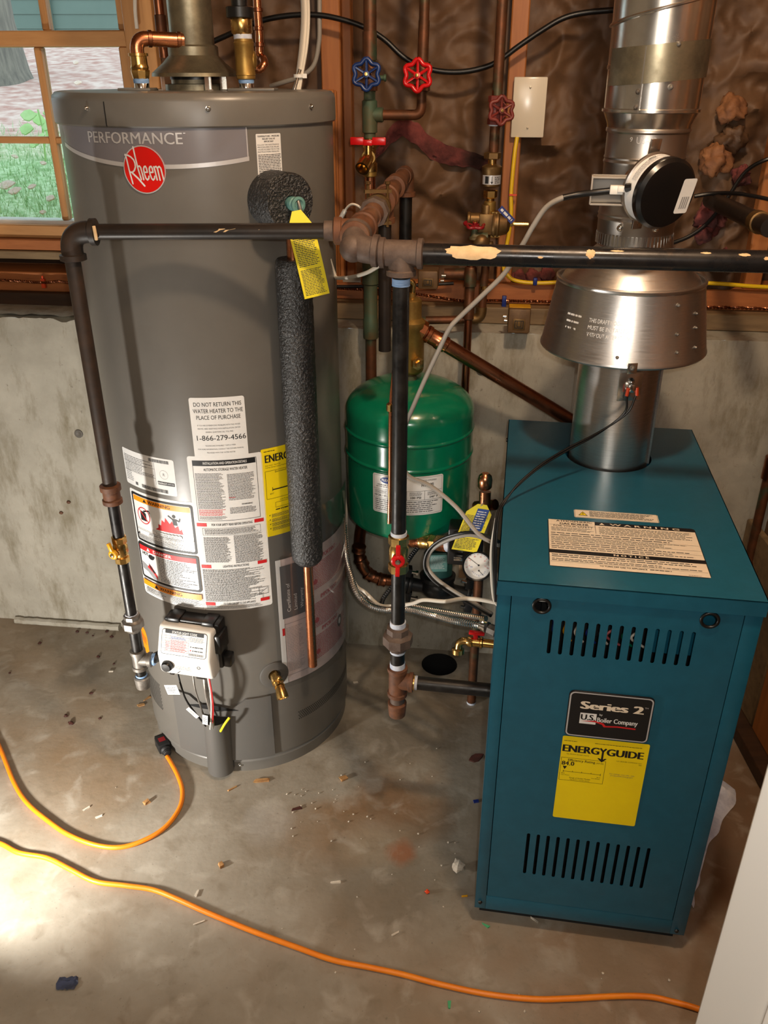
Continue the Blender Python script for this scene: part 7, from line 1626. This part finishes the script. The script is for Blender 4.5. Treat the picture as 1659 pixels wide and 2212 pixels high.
m = MB(); p = PW(1108, 421, yo+.004); m.box(p, .018, .006, .004, WU, WN, Z3); tag(m.build('cable_staple', 'tag_orange', at=p), 'small orange staple holding the yellow cable', 'staple')
m = MB(); p = PW(1156, 608, -.104); m.box(p, .010, .012, .018, WU, WN, Z3); tag(m.build('blue_clip', 'tag_blue', at=p, bevel=.002), 'dark blue clip around the yellow cable on the sill', 'clip')
p = PW(1089, 651, -.10); m = MB(); m.box(p, .011, .010, .028, WU, WN, Z3); m.cyl(p-Z3*.014, p-Z3*.022, .003, 8); tag(m.build('blue_clip', 'tag_blue', at=p, bevel=.002), 'upright blue tag on the twisted copper wire left of the draft hood', 'clip')
p = PW(94, 612, -.118); m = MB(); m.box(p, .010, .010, .024, WU, WN, Z3); m.cyl(p+Z3*.012, p+Z3*.020, .003, 8); tag(m.build('orange_clip', 'tag_orange', at=p, bevel=.002), 'small orange tag on the wire below the window', 'clip')
# twisted copper wire along the sill
def twist(pts, label):
    p = smooth_path([PW(a, b, -.112) for a, b in pts], 40); root = thing('copper_wire', label, 'wire', p[0])
    for k in range(2):
        q = []
        for i, c in enumerate(p): a = i*1.1+k*math.pi; q.append(c+Z3*.0022*math.cos(a)+WN*.0022*math.sin(a))
        m = MB(); m.tube(q, .0020, 5); m.build('strand', 'dark_copper', root)
twist([(715,622),(780,625),(850,628),(905,636),(1000,650),(1060,649),(1110,650),(1200,652),(1300,654),(1450,664),(1560,664),(1690,668)], 'twisted bare copper wire along the sill on the right of the heater')
twist([(-60,602),(30,606),(90,610),(130,608),(180,616),(250,620)], 'twisted copper wire along the sill under the window')
m = MB(); m.tube(smooth_path([PW(700, 618, -.10), PW(760, 619, -.10), PW(830, 617, -.10), PW(900, 616, -.10), PW(980, 612, -.10)], 5), .0042, 8); tag(m.build('black_cable', 'cable_black', at=PW(760, 619, -.10)), 'straight black cable lying along the sill behind the green pipe', 'cable')
# copper pipe in the right corner
q = PY(1655, 1050, 1.86); cr = thing('corner_pipe', 'vertical copper pipe with couplings at the far right edge beside the boiler', 'pipe', q)
cx_ = q.x
m = MB(); m.tube([V((cx_, 1.86, PY(1640, 1300, 1.86).z)), V((cx_, 1.86, PY(1655, 880, 1.86).z))], .0115, 16); m.build('pipe', 'old_copper', cr)
for a, b in ((985, 1035), (1210, 1235)):
    m = MB(); m.lathe((cx_, 1.86, 0), Z3, [(PY(829,b,1.86).z,.0125),(PY(829,b,1.86).z+.002,.0165),(PY(829,a,1.86).z-.002,.0165),(PY(829,a,1.86).z,.0125)], 18); m.build('coupling', 'dark_copper', cr)
m = MB(); e = V((cx_, 1.86, PY(1640, 1262, 1.86).z)); m.tube(bend(e+Z3*.03, e, e+V((.03,-.01,-.01)), .02), .015, 14); m.build('elbow', 'dark_copper', cr)

# ================================================================ FLOOR: CORDS AND DEBRIS
def cord(pts, label):
    p = []
    for px, py in pts: q = PZ(px, py, .0055); q.z = .0056; p.append(q)
    m = MB(); m.tube(smooth_path(p, 6), .0054, 12); o = m.build('extension_cord', 'cord_orange', at=p[len(p)//2]); return tag(o, label, 'cord'), p
cA, pA = cord([(-500,1300),(-250,1350),(-90,1470),(-30,1560),(0,1616),(30,1690),(60,1736),(110,1778),(150,1804),(205,1825),(262,1830),(318,1812),(360,1784),(388,1745),(394,1710),(386,1680),(372,1652),(360,1632)], 'orange cord looping to a black plug at the foot of the heater')
cord([(-700,1700),(-400,1770),(-140,1800),(-60,1806),(0,1822),(40,1842),(100,1853),(150,1877),(205,1904),(270,1913),(330,1922),(380,1941),(440,1968),(500,1993),(560,2017),(640,2046),(720,2074),(800,2090),(870,2105),(950,2126),(1050,2147),(1150,2158),(1230,2157),(1330,2152),(1400,2153),(1450,2163),(1510,2180),(1600,2215),(1700,2260)], 'long orange cord snaking across the floor in front of the boiler')
q0 = PZ(362, 1634, .0); q1 = PZ(338, 1588, .0); d = (q1-q0); d.z = 0; d.normalize(); s = V((-d.y, d.x, 0))
m = MB(); m.lathe(q0+Z3*.012-d*.006, d, [(0,.0065),(.002,.010),(.005,.008),(.008,.0105),(.011,.0085),(.014,.012),(.018,.014)], 16)
m.box(q0+d*.034+Z3*.0145, .038, .029, .027, d, s, Z3); m.box(q0+d*.056+Z3*.0145, .010, .024, .022, d, s, Z3)
plug = m.build('cord_plug', 'black_rubber', cA, bevel=.003); plug['label'] = 'black socket end'
m = MB(); m.box(q0+d*.036+Z3*.0285, .014, .016, .0014, d, s, Z3); m.build('plug_mark', 'dark_red', plug)
rn = random.Random(21)
def chip(px, py, sx, sy, sz, ang, mm, name, label, group=None, cat='debris'):
    q = PZ(px, py, 0); m = MB(); X = V((math.cos(ang), math.sin(ang), 0)); Y = V((-X.y, X.x, 0)); m.box(q+Z3*(sz/2+.0002), sx, sy, sz, X, Y, Z3)
    m.v = [p+V((rn.uniform(-1,1)*sx*.14, rn.uniform(-1,1)*sy*.16, max(-p.z+.0003, rn.uniform(-1,1)*sz*.15) if p.z > .002 else 0)) for p in m.v]
    return tag(m.build(name, mm, at=q), label, cat, group)
def crumb(px, py, r, mm, name, label, group=None, cat='debris', fl=.7):
    q = PZ(px, py, 0); m = MB(); m.ball((0,0,0), 1, seg=10); sd = rn.random()*50
    m.v = [V((p.x*r, p.y*r, p.z*r*fl))*(1+.7*noise.noise(p*1.9+V((sd,0,0)))) for p in m.v]; mn = min(p.z for p in m.v); m.v = [q+p-Z3*(mn-.0003) for p in m.v]
    return tag(m.build(name, mm, at=q), label, cat, group)
crumb(990, 1878, .0135, 'stone', 'plaster_chunk', 'white plaster chunk on the floor left of the boiler foot', cat='chunk')
q = PZ(146, 2126, 0); m = MB(); m.grid(lambda a, b: q+V(((a-.5)*.042*(1-.4*abs(b-.5)), (b-.5)*.024+.008*noise.noise(V((a*4,b*3,1))), .003+.006*abs(noise.noise(V((a*5,b*5,2)))))), 8, 6); tag(m.build('plastic_scrap', 'blue_scrap', at=q, fix=False), 'crumpled dark blue scrap on the floor at lower left', 'scrap')
q = PZ(1029, 1636, .012); tag(leaf_mesh(q, .3, .020, .2).build('dead_leaf', 'leaf_brown', at=q), 'curled dark brown leaf on the floor touching the left of the boiler', 'leaf')
chip(565, 1687, .036, .009, .004, .15, 'wood_chip', 'wood_chip', 'orange brown splinter in front of the heater base', cat='wood chip')
chip(502, 1704, .024, .004, .003, .6, 'wood_chip', 'wood_chip', 'thin brown sliver left of the orange splinter before the heater', cat='wood chip')
chip(640, 1748, .022, .008, .003, .3, 'leaf_brown', 'wood_chip', 'reddish chip on the stained floor in front of the heater', cat='wood chip')
chip(317, 1735, .013, .010, .008, .9, 'wood_chip', 'wood_chip', 'small tan block on the floor inside the orange cord loop', cat='wood chip')
chip(742, 1684, .018, .010, .006, .5, 'wood_chip', 'wood_chip', 'tan chip on the floor below the drip leg', cat='wood chip')
chip(478, 1870, .014, .008, .006, 2.2, 'wood_chip', 'wood_chip', 'tan chip alone in the middle of the floor, above the long cord', cat='wood chip')
chip(725, 1907, .020, .005, .003, .1, 'stone', 'wood_chip', 'pale flat sliver on the mid floor right of the middle chip', cat='wood chip')
chip(305, 1524, .020, .008, .003, .4, 'wood_chip', 'wood_chip', 'tan splinter on the floor left of the gas control', cat='wood chip')
chip(318, 1510, .022, .005, .003, .9, 'wood_chip', 'wood_chip', 'second tan splinter just above it, left of the gas control', cat='wood chip')
chip(188, 1748, .018, .004, .003, .8, 'stone', 'wood_chip', 'pale sliver left of the small tan block in the cord loop', cat='wood chip')
chip(214, 1765, .016, .004, .003, .5, 'stone', 'wood_chip', 'pale sliver near the inner bottom of the orange cord loop', cat='wood chip')
chip(425, 1931, .016, .004, .003, 1.4, 'stone', 'wood_chip', 'upright pale sliver just above the long orange cord', cat='wood chip')
chip(430, 1994, .020, .003, .002, .5, 'stone', 'wood_chip', 'pale sliver just below the long orange cord', cat='wood chip')
chip(240, 1451, .012, .005, .004, .1, 'stone', 'wood_chip', 'white chip at the floor near the concrete wall at left', cat='wood chip')
chip(768, 1475, .013, .005, .003, .1, 'stone', 'wood_chip', 'white chip between the heater and the drip leg', cat='wood chip')
chip(1049, 2000, .016, .003, .003, -.6, 'green_chip', 'green_sliver', 'green plastic sliver in front of the boiler at left', cat='debris')
chip(1155, 1988, .018, .004, .003, -.7, 'stone', 'white_sliver', 'white sliver under the boiler front edge', cat='debris')
chip(854, 2018, .018, .004, .003, .5, 'stone', 'white_sliver', 'white sliver left of the boiler corner', cat='debris')
chip(970, 2172, .014, .003, .003, 1.4, 'green_chip', 'green_sliver', 'green sliver below the long orange cord', cat='debris')
chip(1004, 1937, .012, .003, .003, .1, 'yellow_handle', 'yellow_sliver', 'yellow sliver beside the boiler left corner', cat='debris')
chip(1028, 1732, .012, .006, .004, .2, 'tag_blue', 'blue_sliver', 'dark blue bit against the left side of the boiler', cat='debris')
crumb(923, 1929, .005, 'tag_orange', 'orange_bit', 'orange crumb left of the boiler, below the plaster chunk')
crumb(152, 1563, .005, 'leaf_brown', 'brown_bit', 'dark crumb on the bright floor at left')
for i in range(56):
    if i < 26: px, py = rn.gauss(700, 70), rn.gauss(1745, 45)
    elif i < 46: px, py = rn.uniform(700, 1010), rn.uniform(1600, 2120)
    else: px, py = rn.uniform(60, 1450), rn.uniform(1700, 2190)
    if px > 1015 and py < 2060: py = rn.uniform(2075, 2190)
    if py < 1670 and px < 760: py = 1690+rn.random()*40
    crumb(px, py, rn.uniform(.0009, .0024), 'stone', 'plaster_crumb', 'tiny pale plaster crumb scattered on the concrete floor', 'plaster crumbs on the floor')
for i in range(14):
    px, py = (rn.uniform(150, 280), rn.uniform(1358, 1380)) if i < 5 else (rn.uniform(20, 330), rn.uniform(1385, 1590))
    crumb(px, py, rn.uniform(.003, .006), 'leaf_brown', 'dirt_crumb', 'small dark dirt crumb on the floor near the left concrete wall', 'dirt crumbs by the left wall', fl=.4)
# clear plastic bag beside the boiler at right
q = B(BW_+.006, .42, 0); m = MB()
def bagf(a, b):
    w_ = .035+.155*min(1, a*1.25)**1.3*(1 if a < .82 else 1-(a-.82)*3.2); e_ = .018*noise.noise(V((a*9, 2, b*2)))*b
    return B(BW_+.006+w_*b+e_, .10+.42*a+.02*noise.noise(V((b*5, a*4, 1))), .004+.055*math.sin(math.pi*min(1, b*1.05))**.7*(.35+.9*abs(noise.noise(V((a*9, b*5, 9)))))*min(1, 6*(1-a)+.1)*(1-.55*b))
m.grid(bagf, 44, 14)
tag(m.build('plastic_bag', 'plastic_bag', at=q, fix=False, sharp=25), 'crumpled clear plastic bag on the floor along the right side of the boiler', 'bag')

for o in bpy.data.objects:
    for k in ('_org',):
        if k in o: del o[k]
